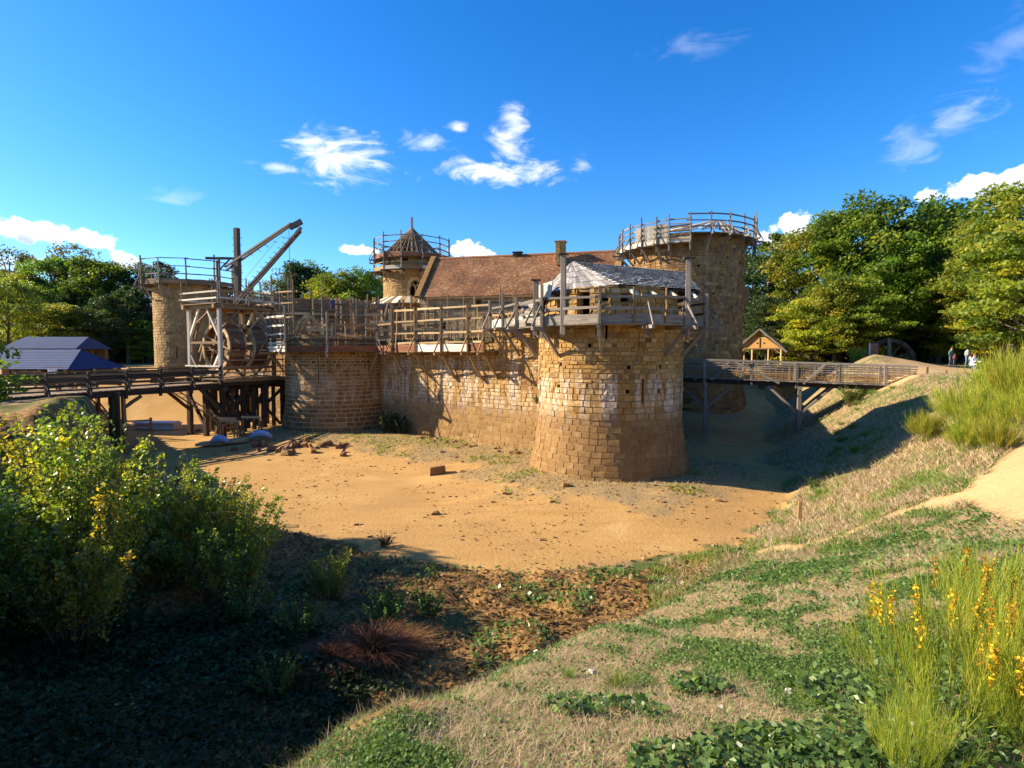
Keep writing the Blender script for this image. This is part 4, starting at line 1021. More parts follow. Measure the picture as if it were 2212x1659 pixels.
# ------------------------------------------------------------------ gate bridge and treadwheel crane
GO = np.array([-22.06, 42.5]); gu = np.array([.51, .86]); gv = np.array([-.86, .51])
def G(a, b, z): p = GO + gu * a + gv * b; return (float(p[0]), float(p[1]), z)
br = root('timber_bridge', 'dark timber bridge with post and rail sides leading to the crane, at the picture edge', 'bridge', G(-7, 2, 4.0))
zb = lambda a: 4.25 + .02 * a
for k in range(52):
    a = -15.6 + k * .3; beam(br, 'deck_plank', G(a, -.1, zb(a)), G(a, 4.1, zb(a)), .27, .06, M_TAN if k % 3 else M_GREY)
for b in (.15, 1.5, 2.8, 3.9):
    for a0, a1 in ((-15.6, -8), (-8, 0)): beam(br, 'stringer', G(a0, b, zb(a0) - .25), G(a1, b, zb(a1) - .25), .26, .38, M_DWOOD)
for b, sg in ((0, 1), (4.0, -1)):
    for k in range(8):
        a = -15.2 + k * 2.15
        beam(br, 'post', G(a, b, zb(a) - .6), G(a, b - sg * .12, zb(a) + 1.3), .16, .16, M_DWOOD)
        beam(br, 'raking_strut', G(a, b - sg * .55, zb(a) - .2), G(a, b - sg * .08, zb(a) + .9), .1, .1, M_DWOOD)
        if k < 7:
            for h, w in ((.22, .1), (.5, .12), (.86, .3), (1.2, .1)): beam(br, 'rail', G(a - .1, b + .06 * sg, zb(a) + h + jt(.03)), G(a + 2.25, b + .06 * sg, zb(a) + h + jt(.03)), .06, w, M_DWOOD if sg > 0 else M_TAN)
for a, zt in ((-6.7, 0), ):
    for b in (.2, 1.9, 3.7):
        beam(br, 'trestle_post', G(a, b, ground_z(*G(a, b, 0)[:2]) - .3), G(a, b, zb(a) - .4), .22, .22, M_TAN)
    beam(br, 'trestle_brace', G(a, .2, 2.9), G(a + 1.1, .2, zb(a) - .5), .2, .2, M_TAN)
# abutment boards holding the earth
for k in range(3):
    b = -.25 + k * .4; beam(br, 'abutment_plank', G(-7.25, b, -.2), G(-7.25, b, 4.0), .36, .09, M_TAN)

cp = root('crane_platform', 'heavy raised timber platform on trestles carrying the treadwheel crane', 'platform', G(2.5, 2, 4.3))
for k in range(22):
    a = -.1 + k * .265; beam(cp, 'deck_plank', G(a, -.5, 4.5), G(a, 4.6, 4.5), .25, .07, M_TAN)
for b in (-.3, .7, 1.8, 2.9, 4.2): beam(cp, 'main_beam', G(-.4, b, 4.22), G(5.7, b, 4.22), .34, .42, M_DWOOD)
for a in (-.1, 1.6, 3.4, 5.3): beam(cp, 'cross_beam', G(a, -.7, 3.82), G(a, 4.7, 3.82), .34, .36, M_DWOOD)
beam(cp, 'edge_board', G(-.2, -.62, 4.42), G(5.7, -.62, 4.42), .06, .26, M_TAN)
for a in (-.1, 1.6, 3.4, 5.2):
    for b in (-.2, 2.0, 4.2):
        gz = ground_z(*G(a, b, 0)[:2]) - .2; beam(cp, 'trestle_post', G(a, b, gz), G(a, b, 3.7), .34, .34, M_DWOOD)
for a, b, a2, b2, z0_, z1_ in ((-.1, -.2, 1.6, -.2, 1.2, 3.4), (1.6, -.2, -.1, -.2, 1.0, 3.2), (1.6, -.2, 3.4, -.2, .4, 3.4), (3.4, -.2, 5.2, -.2, 2.2, 3.6), (3.4, -.2, 1.6, -.2, 2.4, 3.6),
                               (-.1, -.2, -.1, 2, .6, 3.2), (-.1, 2, -.1, 4.2, .6, 3.2), (-.1, 4.2, -2.2, 4.2, 2.0, 3.9), (-.1, -.2, -1.8, -.2, 2.0, 3.9), (1.6, 2, -.1, 2, .5, 3.2), (3.4, 2, 1.6, 2, .4, 3.3)):
    beam(cp, 'trestle_brace', G(a, b, z0_), G(a2, b2, z1_), .2, .22, M_DWOOD)
for a in (.7, 2.5, 4.3):
    for b in (-.2, 2.0): beam(cp, 'trestle_post', G(a, b, ground_z(*G(a, b, 0)[:2]) - .2), G(a, b, 3.8), .24, .24, M_DWOOD)
    beam(cp, 'trestle_brace', G(a - .9, -.2, .5), G(a + .9, 2.0, 3.3), .2, .2, M_DWOOD)
    beam(cp, 'trestle_brace', G(a + .9, -.2, .3), G(a - .7, 2.0, 3.5), .2, .2, M_DWOOD)
for a, b, z_, L in ((.6, -.3, 4.7, 1.4), (1.9, -.2, 4.64, 1.8), (3.3, -.3, 4.66, 1.5), (2.4, 0, 4.75, 1.2)):
    beam(cp, 'loose_plank', G(a, b, z_), G(a + L, b + jt(.3), z_ + jt(.08)), .3, .08, M_NEW)

cr = root('treadwheel_crane', 'tall timber treadwheel crane with two drum wheels and a raised jib', 'crane', G(2.4, 2, 4.5))
CT = 10.05
fa0, fa1, fb0, fb1 = .0, 4.6, .05, 4.1
for a in (fa0, fa1):
    for b in (fb0, fb1): beam(cr, 'frame_post', G(a, b, 4.0), G(a, b, CT + .3), .26, .26, M_PALE if a == fa0 else M_TAN)
for b in (fb0, fb1):
    beam(cr, 'frame_beam', G(fa0 - .5, b, CT), G(fa1 + .6, b, CT), .26, .3, M_TAN); beam(cr, 'frame_beam', G(fa0, b, 5.35), G(fa1, b, 5.35), .16, .18, M_TAN)
    beam(cr, 'frame_brace', G(fa0, b, 8.2), G(fa0 + 1.7, b, CT - .1), .16, .18, M_TAN); beam(cr, 'frame_brace', G(fa1, b, 8.2), G(fa1 - 1.7, b, CT - .1), .16, .18, M_TAN)
    beam(cr, 'frame_brace', G(fa0, b, 6.4), G(fa0 + 1.9, b, 4.6), .16, .18, M_TAN); beam(cr, 'frame_brace', G(fa1, b, 6.4), G(fa1 - 1.9, b, 4.6), .16, .18, M_TAN)
for a in (fa0, fa1):
    beam(cr, 'frame_beam', G(a, fb0 - .4, CT + .02), G(a, fb1 + .4, CT + .02), .26, .3, M_NEW if a == 0 else M_TAN)
    beam(cr, 'frame_brace', G(a, fb0, 7.6), G(a, fb0 + 1.6, CT - .1), .15, .17, M_PALE); beam(cr, 'frame_brace', G(a, fb1, 7.6), G(a, fb1 - 1.4, CT - .1), .15, .17, M_PALE)
    beam(cr, 'frame_brace', G(a, fb0, 6.6), G(a, fb0 + 1.5, 4.6), .15, .17, M_PALE); beam(cr, 'frame_brace', G(a, fb1, 6.6), G(a, fb1 - 1.5, 4.6), .15, .17, M_GREY)
    beam(cr, 'frame_beam', G(a, fb0, 7.3), G(a, fb1, 7.3), .15, .18, M_TAN)
for k in range(16):
    a = -.3 + k * .33; beam(cr, 'top_plank', G(a, -.3, CT + .2), G(a, 4.4, CT + .2), .3, .05, M_RED if k % 3 else M_TAN)
# handrail and light poles on the top deck
for k, a in enumerate((-.3, 1.0, 2.2, 3.5, 4.8)):
    for b in (-.35, 4.5): beam(cr, 'rail_post', G(a, b, CT), G(a, b, CT + (1.3 if k % 2 else 2.0)), .09, .09, M_GREY, 'pole')
for b in (-.35, 4.5):
    for h in (.6, 1.15): beam(cr, 'rail', G(-.5, b, CT + h + jt(.05)), G(5.1, b, CT + h + jt(.05)), .05, .12, M_PALE if h < 1 else M_TAN)
for h in (.6, 1.1): beam(cr, 'rail', G(-.35, -.4, CT + h), G(-.35, 4.6, CT + h), .05, .12, M_PALE)
# the two drums
WR = 1.82; wz = 6.98
axd = Vector((*gu, 0)); sdv = Vector((*gv, 0)); upv = Vector((0, 0, 1))
def wheel(a0, a1, b):
    w_ = 28; ctr = Vector(G(a0, b, wz))
    wr = None
    def pt(a, r, th): return Vector(G(a, b, wz)) + (sdv * math.cos(th) + upv * math.sin(th)) * r
    for aa in (a0, a1):   # rims
        m = MB()
        for k in range(w_):
            t0, t1 = 2 * PI * k / w_, 2 * PI * (k + 1) / w_; P = []
            for da in (-.06, .06):
                P += [tuple(pt(aa + da, r_, t_)) for r_, t_ in ((WR - .24, t0), (WR + .03, t0), (WR + .03, t1), (WR - .24, t1))]
            m.hexa(P, rnd.random())
        m.build('wheel_rim', M_NEW, cr, off=cr.location)
        for k in range(4):   # clasp arms: two pairs of crossing spokes
            th = PI / 4 * 0 + (k % 2) * PI / 2 + .35; o2 = .38 * (1 if k < 2 else -1)
            u_ = sdv * math.cos(th) + upv * math.sin(th); v_ = -sdv * math.sin(th) + upv * math.cos(th); c_ = Vector(G(aa + (.04 if k % 2 else -.04), b, wz)) + v_ * o2
            Ls = math.sqrt(WR * WR - o2 * o2) - .1; beam(cr, 'spoke', tuple(c_ - u_ * Ls), tuple(c_ + u_ * Ls), .09, .15, M_NEW if k % 2 else M_TAN)
    m = MB(); nb = 44
    for k in range(nb):      # treads all round
        t0, t1 = 2 * PI * k / nb, 2 * PI * (k + .9) / nb; P = []
        for r_ in (WR - .07, WR): P += [tuple(pt(a, r_, t_)) for a, t_ in ((a0, t0), (a1, t0), (a1, t1), (a0, t1))]
        mm = MB(); mm.hexa(P, rnd.uniform(.2, .8)); mm.build('tread_board', M_RED if k % 4 else M_TAN, cr, off=cr.location)
wheel(.65, 1.95, 1.6); wheel(2.75, 3.95, 1.6)
beam(cr, 'axle', G(.1, 1.6, wz), G(4.5, 1.6, wz), .3, .3, M_DWOOD, 'pole')
# mast, jib
mx, my = G(2.9, 2.0, 0)[:2]
beam(cr, 'mast', (mx, my, CT - .2), (mx, my, 16.6), .4, .4, M_CRANE)
for k in range(9):
    z = 11.4 + k * .55; beam(cr, 'climbing_peg', (mx - .42, my, z), (mx + .42, my, z + jt(.03)), .045, .045, M_CRANE, 'pole')
tip = Vector((-16.15, 43.2, 15.75))
for s in (-.34, .34):
    off = Vector((-s * .45, s, -s * .3)); b0 = Vector((-22.15, 45.1, 10.4)) + off; t_ = tip + off * .75 + Vector((.1, 0, .15))
    beam(cr, 'jib_arm', b0, t_, .17, .2, M_CRANE)
    d = (t_ - b0)
    b1 = Vector((-23.5, 46.4, 13.4)) + off; beam(cr, 'jib_tie', b1, tip + Vector((-.7, 0, .5)) + off * .5, .13, .16, M_CRANE)
b0 = Vector((-22.15, 45.1, 10.4)); 
for k in range(13):
    p = b0 + (tip - b0) * (.1 + .065 * k); beam(cr, 'climbing_peg', p + Vector((-.2, -.42, .14)), p + Vector((-.2, .42, .14)), .045, .045, M_CRANE, 'pole')
for k in range(6):
    p = Vector((-23.5, 46.4, 13.4)).lerp(tip, .25 + .11 * k) + Vector((0, 0, .12)); beam(cr, 'climbing_peg', p + Vector((0, -.36, 0)), p + Vector((0, .36, 0)), .045, .045, M_CRANE, 'pole')
beam(cr, 'jib_head', tip + Vector((-.75, 0, .28)), tip + Vector((.15, 0, .75)), .34, .4, M_CRANE)
beam(cr, 'hoist_rope', tip + Vector((-.85, .1, .3)), (-17.1, 43.6, 9.0), .035, .035, M_ROPE, 'pole')
beam(cr, 'stay_rope', (mx, my, 11.9), tip + Vector((-1.3, 0, -.1)), .025, .025, M_ROPE, 'pole')
# gallows frame at the tail of the crane
for a, b in ((-23.9, 46.2), (-23.0, 46.9), (-24.6, 47.2)):
    beam(cr, 'tail_post', (a, b, 10.9), (a, b, 14.2), .13, .13, M_CRANE)
beam(cr, 'tail_beam', (-24.9, 46.0, 14.2), (-22.4, 46.9, 14.3), .16, .2, M_CRANE)
beam(cr, 'tail_beam', (-24.0, 46.1, 12.6), (-24.7, 47.3, 12.6), .13, .14, M_CRANE)
beam(cr, 'tail_brace', (-23.9, 46.2, 13.3), (-23.2, 46.5, 14.15), .1, .12, M_CRANE)

for k in range(14):   # struts, guard rails and odd timbers round the wheels
    a, b = rnd.uniform(-.2, 4.8), rnd.choice((-.15, 3.9, 4.3)); z0_ = rnd.uniform(4.6, 8.4)
    beam(cr, 'strut', G(a, b, z0_), G(a + jt(1.4), b, z0_ + rnd.uniform(.9, 2.4)), .09, .11, (M_NEW, M_TAN, M_PALE)[k % 3])
for h in (5.0, 5.45, 5.95): beam(cr, 'guard_rail', G(-.1, -.45, h), G(5.2, -.45, h + jt(.05)), .05, .11, M_NEW)
for h in (5.0, 5.5): beam(cr, 'guard_rail', G(-.3, -.3, h), G(-.3, 4.3, h), .05, .12, M_PALE)
# work scaffold behind and left of the crane
pz = [G(6.4, 5.2, 0)[:2], G(6.4, 2.6, 0)[:2], G(6.6, .0, 0)[:2]]
scaffold('cluttered pole scaffold with pale boards beyond the treadwheel crane', pz, [(.51, .86)] * 3, 7.2, 1.4, [5.4, 6.1, 5.6], 2.4, (.5, 1.0, 2.4, 3.6, 4.6), .3, mp=M_TAN, mr=M_NEW, mt=M_PALE, brace=0, raker=False, sec=.12)
gp = [G(5.9, 5.4, 0)[:2], G(9, 7.8, 0)[:2], G(12, 10, 0)[:2]]
scaffold('grey pole scaffold on the wall head between the crane and the far left tower', gp, [(.6, .8)] * 3, 10.9, 1.2, [2.2, 2.4, 2.0], .5, (.6, 1.2), .3, mp=M_GREY, mr=M_PALE, mt=M_TAN, brace=1.2, sec=.11)

# ------------------------------------------------------------------ footbridge on the shaded side
FB0 = np.array([11.6, 42.6]); FB1 = np.array([26.2, 36.2]); fu = (FB1 - FB0); FL = np.hypot(*fu); fu /= FL; fv = np.array([-fu[1], fu[0]])
def Fp(s, b, z): p = FB0 + fu * s + fv * b; return (float(p[0]), float(p[1]), z)
fz = lambda s: 4.72 - .022 * s
fb = root('footbridge', 'long weathered timber footbridge with woven side panels crossing the shaded moat', 'bridge', Fp(8, .7, 4.6))
for k in range(54):
    s = .1 + k * .295; beam(fb, 'deck_plank', Fp(s, -.3 - (rnd.random() < .25) * rnd.uniform(0, .35), fz(s)), Fp(s, 1.85, fz(s)), .27, .06, M_GREY)
for b in (.0, 1.5):
    beam(fb, 'stringer', Fp(-.3, b, fz(0) - .2), Fp(FL + .2, b, fz(FL) - .2), .24, .3, M_DWOOD)
for b, sg in ((-.12, 1), (1.7, -1)):
    for k, s in enumerate((.3, 2.9, 6.1, 9.0, 11.6, 14.2)):
        beam(fb, 'post', Fp(s, b, fz(s) - .45), Fp(s, b, fz(s) + 1.3), .2 if k % 2 else .13, .14, M_GREY)
    beam(fb, 'top_rail', Fp(-.2, b, fz(0) + 1.3), Fp(FL * .5, b, fz(8) + 1.33), .1, .15, M_GREY); beam(fb, 'top_rail', Fp(FL * .5, b, fz(8) + 1.3), Fp(FL, b, fz(FL) + 1.27), .1, .14, M_GREY)
    beam(fb, 'top_rail', Fp(-.2, b, fz(0) + 1.13), Fp(FL, b, fz(FL) + 1.08), .06, .07, M_GREY)
    for k in range(36):
        s = .4 + k * .43; beam(fb, 'baluster', Fp(s, b, fz(s)), Fp(s + jt(.04), b, fz(s) + 1.28), .035, .035, M_TAN, 'pole')
    for h in (.12, .24, .36, .48, .62, .8, .95):
        for q in range(5):
            s0_, s1_ = q * 3.15 + jt(.3), q * 3.15 + 3.5; s1_ = min(s1_, FL)
            beam(fb, 'woven_rail', Fp(max(0, s0_), b + (.03 if q % 2 else -.03), fz(s0_) + h + jt(.03)), Fp(s1_, b + (-.03 if q % 2 else .03), fz(s1_) + h + jt(.03)), .035, .055, M_TAN if h < .5 else M_GREY, 'pole')
for s0_, s1_, up in ((.2, 2.3, 0), (4.6, 3.4, 1), (5.0, 7.9, 0), (10.7, 9.4, 1), (5.9, 5.2, 1)):
    a, b_ = (fz(s0_) + 1.25, fz(s1_) - .15)
    beam(fb, 'side_brace', Fp(s0_ if not up else s1_, -.24, fz(s0_) - .1 if up else a), Fp(s1_ if not up else s0_, -.24, a if up else b_), .1, .15, M_GREY)
for s in (3.0, 9.2):
    for b in (.1, 1.5):
        gz = ground_z(*Fp(s, b, 0)[:2]) - .2; beam(fb, 'trestle_post', Fp(s, b, gz), Fp(s, b, fz(s) - .3), .26, .26, M_GREY)
        beam(fb, 'trestle_brace', Fp(s, b, fz(s) - 2.3), Fp(s - 2.0, b, fz(s) - .35), .15, .17, M_GREY); beam(fb, 'trestle_brace', Fp(s, b, fz(s) - 2.3), Fp(s + 2.0, b, fz(s) - .35), .15, .17, M_GREY)
    beam(fb, 'trestle_cap', Fp(s, -.4, fz(s) - .42), Fp(s, 2.0, fz(s) - .42), .24, .24, M_GREY)
    beam(fb, 'trestle_brace', Fp(s, .1, 1.5), Fp(s, 1.5, 3.2), .13, .15, M_DWOOD)

# ------------------------------------------------------------------ inside the court: centering, screens, timber frames
t = root('arch_centering', 'pointed wooden centering with a pale slatted back, on the gate tower wall head', 'formwork', (-18.0, 50.0, 8.2))
for yy in (0, 1.2):
    for sg in (-1, 1):
        P = [(-18.1 + sg * (1.25 - 1.25 * (k / 6) ** 1.25), 50 + yy, 8.1 + 1.65 * math.sin(PI / 2 * k / 6)) for k in range(7)]
        for k in range(6): beam(t, 'arch_rib', P[k], P[k + 1], .1, .24, M_NEW)
    beam(t, 'tie_beam', (-19.5, 50 + yy, 8.45), (-16.7, 50 + yy, 8.45), .1, .16, M_TAN); beam(t, 'king_post', (-18.1, 50 + yy, 8.2), (-18.1, 50 + yy, 9.6), .12, .12, M_NEW)
for k in range(12):
    f = k / 11; th = f * PI / 2; x = -18.1 + 1.28 - 1.28 * (f) ** 1.25; z = 8.2 + 1.66 * math.sin(th)
    beam(t, 'lagging_board', (x, 49.95, z), (x + .25, 51.9, z - .05), .22, .04, M_GREY)
t = root('lath_screen', 'tall screen of thin upright laths behind the gate tower scaffold', 'screen', (-12.0, 51, 8.4))
for k in range(44):
    x = -14.6 + k * .125; beam(t, 'lath', (x, 51 + jt(.05), 8.2), (x + jt(.08), 51 + jt(.05), 11.0 + jt(.25) - .4 * (k > 30)), .035, .02, M_TAN if k % 3 else M_GREY)
for z in (8.6, 9.8, 10.6): beam(t, 'cross_rail', (-14.7, 51.1, z), (-9.0, 51.1, z + jt(.1)), .05, .1, M_TAN)
for k, x in enumerate((-14.6, -12.3, -10.2)): beam(t, 'post', (x, 51.15, 7.0), (x, 51.15, 11.3), .16, .16, M_DWOOD)
def frame(label, x, y, z, posts, rails, mat):
    t = root('stud_wall', label, 'timber frame', (x, y, z), 'raw timber frames inside the court')
    for dx, h in posts: beam(t, 'post', (x + dx, y + jt(.2), z - 2.5), (x + dx + jt(.08), y, z + h), .15, .15, mat)
    for x0_, x1_, h in rails: beam(t, 'rail', (x + x0_, y - .08, z + h), (x + x1_, y - .08, z + h + jt(.04)), .06, .18, mat)
    return t
t = frame('yellow new timber frame with a leaning pole, in front of the lath screen', -11.4, 50.0, 8.3, [(-.1, 2.0), (.55, 2.1), (2.0, 2.2), (2.9, 2.0)], [(-1.2, 2.6, .95), (-1.8, .6, .72), (-.6, 3.4, .15), (-1.7, .1, 1.6)], M_NEW)
beam(t, 'leaning_pole', (-11.6, 49.9, 8.4), (-11.0, 49.9, 10.9), .12, .1, M_NEW)
t = frame('row of tan uprights under the apse roof, beside the hall', -9.2, 54.0, 9.0, [(-.4, 3.0), (.4, 2.2), (1.1, 2.8), (1.8, 2.1), (2.4, 2.4), (-1.3, 2.6)], [(-1.5, 2.8, .1), (-1.4, 2.0, 1.4)], M_TAN)
beam(t, 'diagonal_brace', (-10.7, 53.9, 9.9), (-8.6, 53.9, 12.0), .09, .09, M_TAN)
t = frame('pale new posts and planks just left of the lath screen', -16.4, 48.2, 8.0, [(-.9, 1.2), (.2, 1.5), (.9, 1.1)], [(-1.2, 1.1, .5), (-.4, 1.2, .95)], M_NEW)
t = frame('long run of yellow boards on uprights between the apse and the hall', -7.4, 52.0, 8.6, [(-1.6, 1.6), (-.6, 2.3), (.5, 1.6), (1.5, 2.6), (2.4, 1.5)], [(-2.2, 2.6, .0), (-1.8, 1.2, .75), (.2, 2.9, 1.2)], M_NEW)
t = frame('open frame of thin tan studs just right of the hanging hoist rope', -17.6, 56.0, 9.4, [(-2.2, 2.4), (-1.2, 1.6), (.1, 2.6), (1.2, 1.8), (2.1, 2.5)], [(-2.4, 2.3, .4), (-2.4, .6, 1.3), (.0, 2.3, 1.9)], M_TAN)
t = frame('grey stud frame behind the lath screen, under the middle trees', -15.0, 58.5, 9.8, [(-2.8, 2.0), (-1.5, 2.4), (-.2, 2.2), (1.2, 2.6), (2.6, 1.8)], [(-3, 2.8, .7), (-3, 2.8, 1.7)], M_GREY)
fw = [(-32.5, 62.6), (-29.5, 63.8), (-26.5, 65.0), (-23.6, 66.2), (-20.6, 67.4), (-17.6, 68.6)]
scaffold('grey pole scaffold standing along the dim inner face of the far wall', fw, [(-.371, .928)] * 6, 10.9, .9, [2.6, 2.9, 2.4, 2.8, 2.5, 2.7], 4.0, (.7, 1.4), .3, mp=M_TAN, mr=M_TAN, mt=M_NEW, brace=0, raker=False, sec=.14)
t = frame('low frame of short dark and pale studs above the pointed centering', -15.7, 52, 8.2, [(-.5, 1.9), (.1, 1.9), (1.1, 1.9), (1.6, 1.3), (-1.3, 2.0)], [(-.6, 1.3, .7), (-1.6, 1.8, .35)], M_TAN)
t = frame('tall pale poles rising behind the wall scaffold, before the tiled hall', -3.0, 46, 8.6, [(.0, 2.6), (3.2, 3.1), (-2.2, 2.6), (5.0, 2.6)], [(-2.4, 3.4, 1.5), (.6, 4.9, 2.0)], M_TAN)
for q, (x, y, z0_, z1_) in enumerate(((-24.2, 50, 9.5, 12.4), (-20.0, 50.5, 9.5, 13.2), (-21.4, 52, 10, 12.6), (-16.9, 50, 10, 13.0))):
    t = root('scaffold_pole', ['slim upright pole just beyond the crane top deck', 'tallest thin pole between the crane mast and the jib rope', 'thin grey pole close behind the crane mast foot', 'thin pole rising beside the hanging hoist rope'][q], 'pole', (x, y, z0_), 'lone poles behind the crane')
    beam(t, 'pole', (x, y, 6.5), (x + jt(.1), y, z1_), .09, .09, M_GREY, 'pole')
# pale stone blocks and pegs set on the far wall head
for k in range(7):
    f = .08 + k * .135; x, y = -33.5 + 19 * f - .3, 63 + 7.6 * f - .6
    m = MB(); m.box((0, 0, .1), (.42, .4, .42), .3, .8)
    o = m.build('dressed_block', M_STD); o.location = (x, y, 12.95); tag(o, 'pale squared block standing on the far shaded wall head', 'stone block', 'pale blocks on the far wall head')
# green cloth and rubble at the wall end
for k, (x, y, z, w) in enumerate(((1.0, 37.6, 8.7, 1.3), (-.6, 38.0, 8.65, .8))):
    m = MB(); m.box((0, 0, 0), (w, .5, .45), .1, .5); m.box((w * .3, 0, .2), (w * .5, .4, .2), -.1, .6)
    o = m.build('green_cover', M_GREENC); o.location = (x, y, z); tag(o, ['wide green sheet draped on the wall head left of the gallery', 'small green sheet beside the wide one on the wall head'][k], 'cover', 'green covers on the wall')

# ------------------------------------------------------------------ hut, half wheel, signs, bench
hx, hy, hz = 28.2, 64.0, 5.25; hw = 2.25
hut = root('open_hut', 'small open timber hut with a thatched gable and orange daub, beyond the footbridge', 'hut', (hx, hy, hz))
for x in (-hw, -.75, .95, hw):
    for y in (0, 5): beam(hut, 'post', (hx + x, hy + y, hz - .1), (hx + x, hy + y, hz + 1.75), .15, .15, M_NEW)
beam(hut, 'tie_beam', (hx - hw - .2, hy, hz + 1.72), (hx + hw + .2, hy, hz + 1.72), .16, .18, M_TAN); beam(hut, 'tie_beam', (hx - hw - .2, hy + 5, hz + 1.72), (hx + hw + .2, hy + 5, hz + 1.72), .16, .18, M_TAN)
for s in (-1, 1): beam(hut, 'knee_brace', (hx + s * hw, hy, hz + 1.1), (hx + s * (hw - .8), hy, hz + 1.7), .1, .1, M_NEW)
m = MB(); T_ = [(-hw + .15, 1.8), (hw - .15, 1.8), (.62, 3.0), (-.62, 3.0)]
m.hexa([(hx + a, hy + .02, hz + b) for a, b in T_] + [(hx + a, hy + .14, hz + b) for a, b in T_]); m.build('daub_gable', M_PLASTER, hut, off=hut.location)
m = MB(); m.hexa([(hx + a, hy + 4.9, hz + b) for a, b in T_] + [(hx + a, hy + 5, hz + b) for a, b in T_]); m.build('daub_gable', M_PLASTER, hut, off=hut.location)
beam(hut, 'gable_stud', (hx, hy - .02, hz + 1.8), (hx, hy - .02, hz + 3.0), .06, .05, M_TAN)
for s in (-1, 1):
    for k in range(9):
        f0, f1 = k / 9, (k + 1.25) / 9
        prof = lambda f: (s * (hw + .62) * (1 - f), 1.25 + 2.55 * f ** .86)
        (x0_, z0_), (x1_, z1_) = prof(f0), prof(min(1, f1)); mm = MB(); th = .16
        mm.hexa([(hx + x0_, hy - .18, hz + z0_), (hx + x1_, hy - .18, hz + z1_), (hx + x1_, hy + 5.5, hz + z1_), (hx + x0_, hy + 5.5, hz + z0_)] + [(hx + x0_, hy - .18, hz + z0_ + th), (hx + x1_, hy - .18, hz + z1_ + th), (hx + x1_, hy + 5.5, hz + z1_ + th), (hx + x0_, hy + 5.5, hz + z0_ + th)], rnd.uniform(.2, .8))
        mm.build('thatch_course', M_TAN, hut, off=hut.location)
    beam(hut, 'barge_board', (hx + s * (hw + .6), hy - .2, hz + 1.32), (hx, hy - .2, hz + 3.92), .06, .2, M_GREY)
for dx in (-.25, .45):
    m = MB(); m.box((hx + dx, hy + .0, hz + 2.35), (.12, .06, .12)); m.build('vent_hole', M_DARK, hut, off=hut.location)

hut.rotation_euler = (0, 0, R(-30))
wx, wy, wz_ = 35.1, 52.0, 5.75; wr_ = 2.05
hwl = root('half_wheel', 'upper half of a huge grey timber wheel standing on the mound by the sandy path', 'wheel', (wx, wy, wz_))
wd2 = Vector((.95, -.3, 0)).normalized(); wp = Vector((.3, .95, 0)).normalized()
def wpt(r, th, o): return Vector((wx, wy, wz_)) + wd2 * (r * math.cos(th)) + Vector((0, 0, r * math.sin(th))) + wp * o
for k in range(12):
    t0, t1 = PI * k / 12, PI * (k + .97) / 12; mm = MB()
    mm.hexa([tuple(wpt(r_, t_, o)) for o in (0, .9) for r_, t_ in ((wr_ - .3, t0), (wr_, t0), (wr_, t1), (wr_ - .3, t1))], rnd.uniform(.2, .6)); mm.build('felloe', M_DWOOD, hwl, off=hwl.location)
for th in (PI * .14, PI * .33, PI * .62, PI * .85):
    beam(hwl, 'spoke', wpt(.0, th, .45), wpt(wr_ - .2, th, .45), .14, .14, M_DWOOD)
beam(hwl, 'upright', wpt(.0, PI / 2, -.1) + wd2 * -.1, wpt(wr_ + .05, PI / 2, -.1) + wd2 * -.2, .3, .2, M_GREY)
def gpos(x, y, dz=0): return (x, y, ground_z(x, y) + dz)
bx_, by_, bz_ = 32.4, 50.2, 5.85
sg = root('sign_panel', 'red brown upright panel with a dark painted figure, leaning before the half wheel', 'sign', (bx_, by_, bz_), rz=R(-18))
def lbox(par, name, c, d, mat, rz=0): m = MB(); m.box(c, d, rz); return m.build(name, mat, par)
lbox(sg, 'board', (0, 0, .75), (.62, .06, 1.5), M_SIGNR); lbox(sg, 'edge_post', (-.36, 0, .75), (.1, .1, 1.6), M_SIGNC)
m = MB(); m.box((.02, -.04, .75), (.1, .02, .55)); m.box((.06, -.04, 1.12), (.14, .02, .14)); m.box((-.08, -.04, .8), (.14, .02, .08), 0); m.box((.1, -.04, .42), (.07, .02, .3)); m.build('painted_figure', M_RED, sg)
sp = root('signpost', 'wooden signpost with three reddish arrow boards under the yellow trees', 'signpost', gpos(43.2, 50, -.05))
lbox(sp, 'post', (0, 0, 1.15), (.16, .16, 2.3), M_GREY)
for k in range(3):
    m = MB(); z = 2.05 - k * .32; m.hexa([(.05, -.1, z - .11), (1.05, -.1, z - .11), (1.05, -.06, z - .11), (.05, -.06, z - .11), (.05, -.1, z + .11), (1.05, -.1, z + .11), (1.05, -.06, z + .11), (.05, -.06, z + .11)])
    m.add([(1.05, -.1, z - .11), (1.05, -.1, z + .11), (1.25, -.1, z), (1.05, -.06, z - .11), (1.05, -.06, z + .11), (1.25, -.06, z)], [(0, 2, 5, 3), (1, 4, 5, 2)], [(0, 1, 2), (3, 5, 4)])
    m.build('arrow_board', M_SIGNR, sp)
bn = root('bench', 'simple pale plank bench at the picture edge beside the sandy path', 'bench', gpos(36.4, 40.3, 0), rz=R(-8))
lbox(bn, 'seat', (0, 0, .5), (2.4, .36, .08), M_PALE); lbox(bn, 'leg', (-.95, 0, .23), (.14, .3, .46), M_GREY); lbox(bn, 'leg', (.95, 0, .23), (.14, .3, .46), M_GREY)
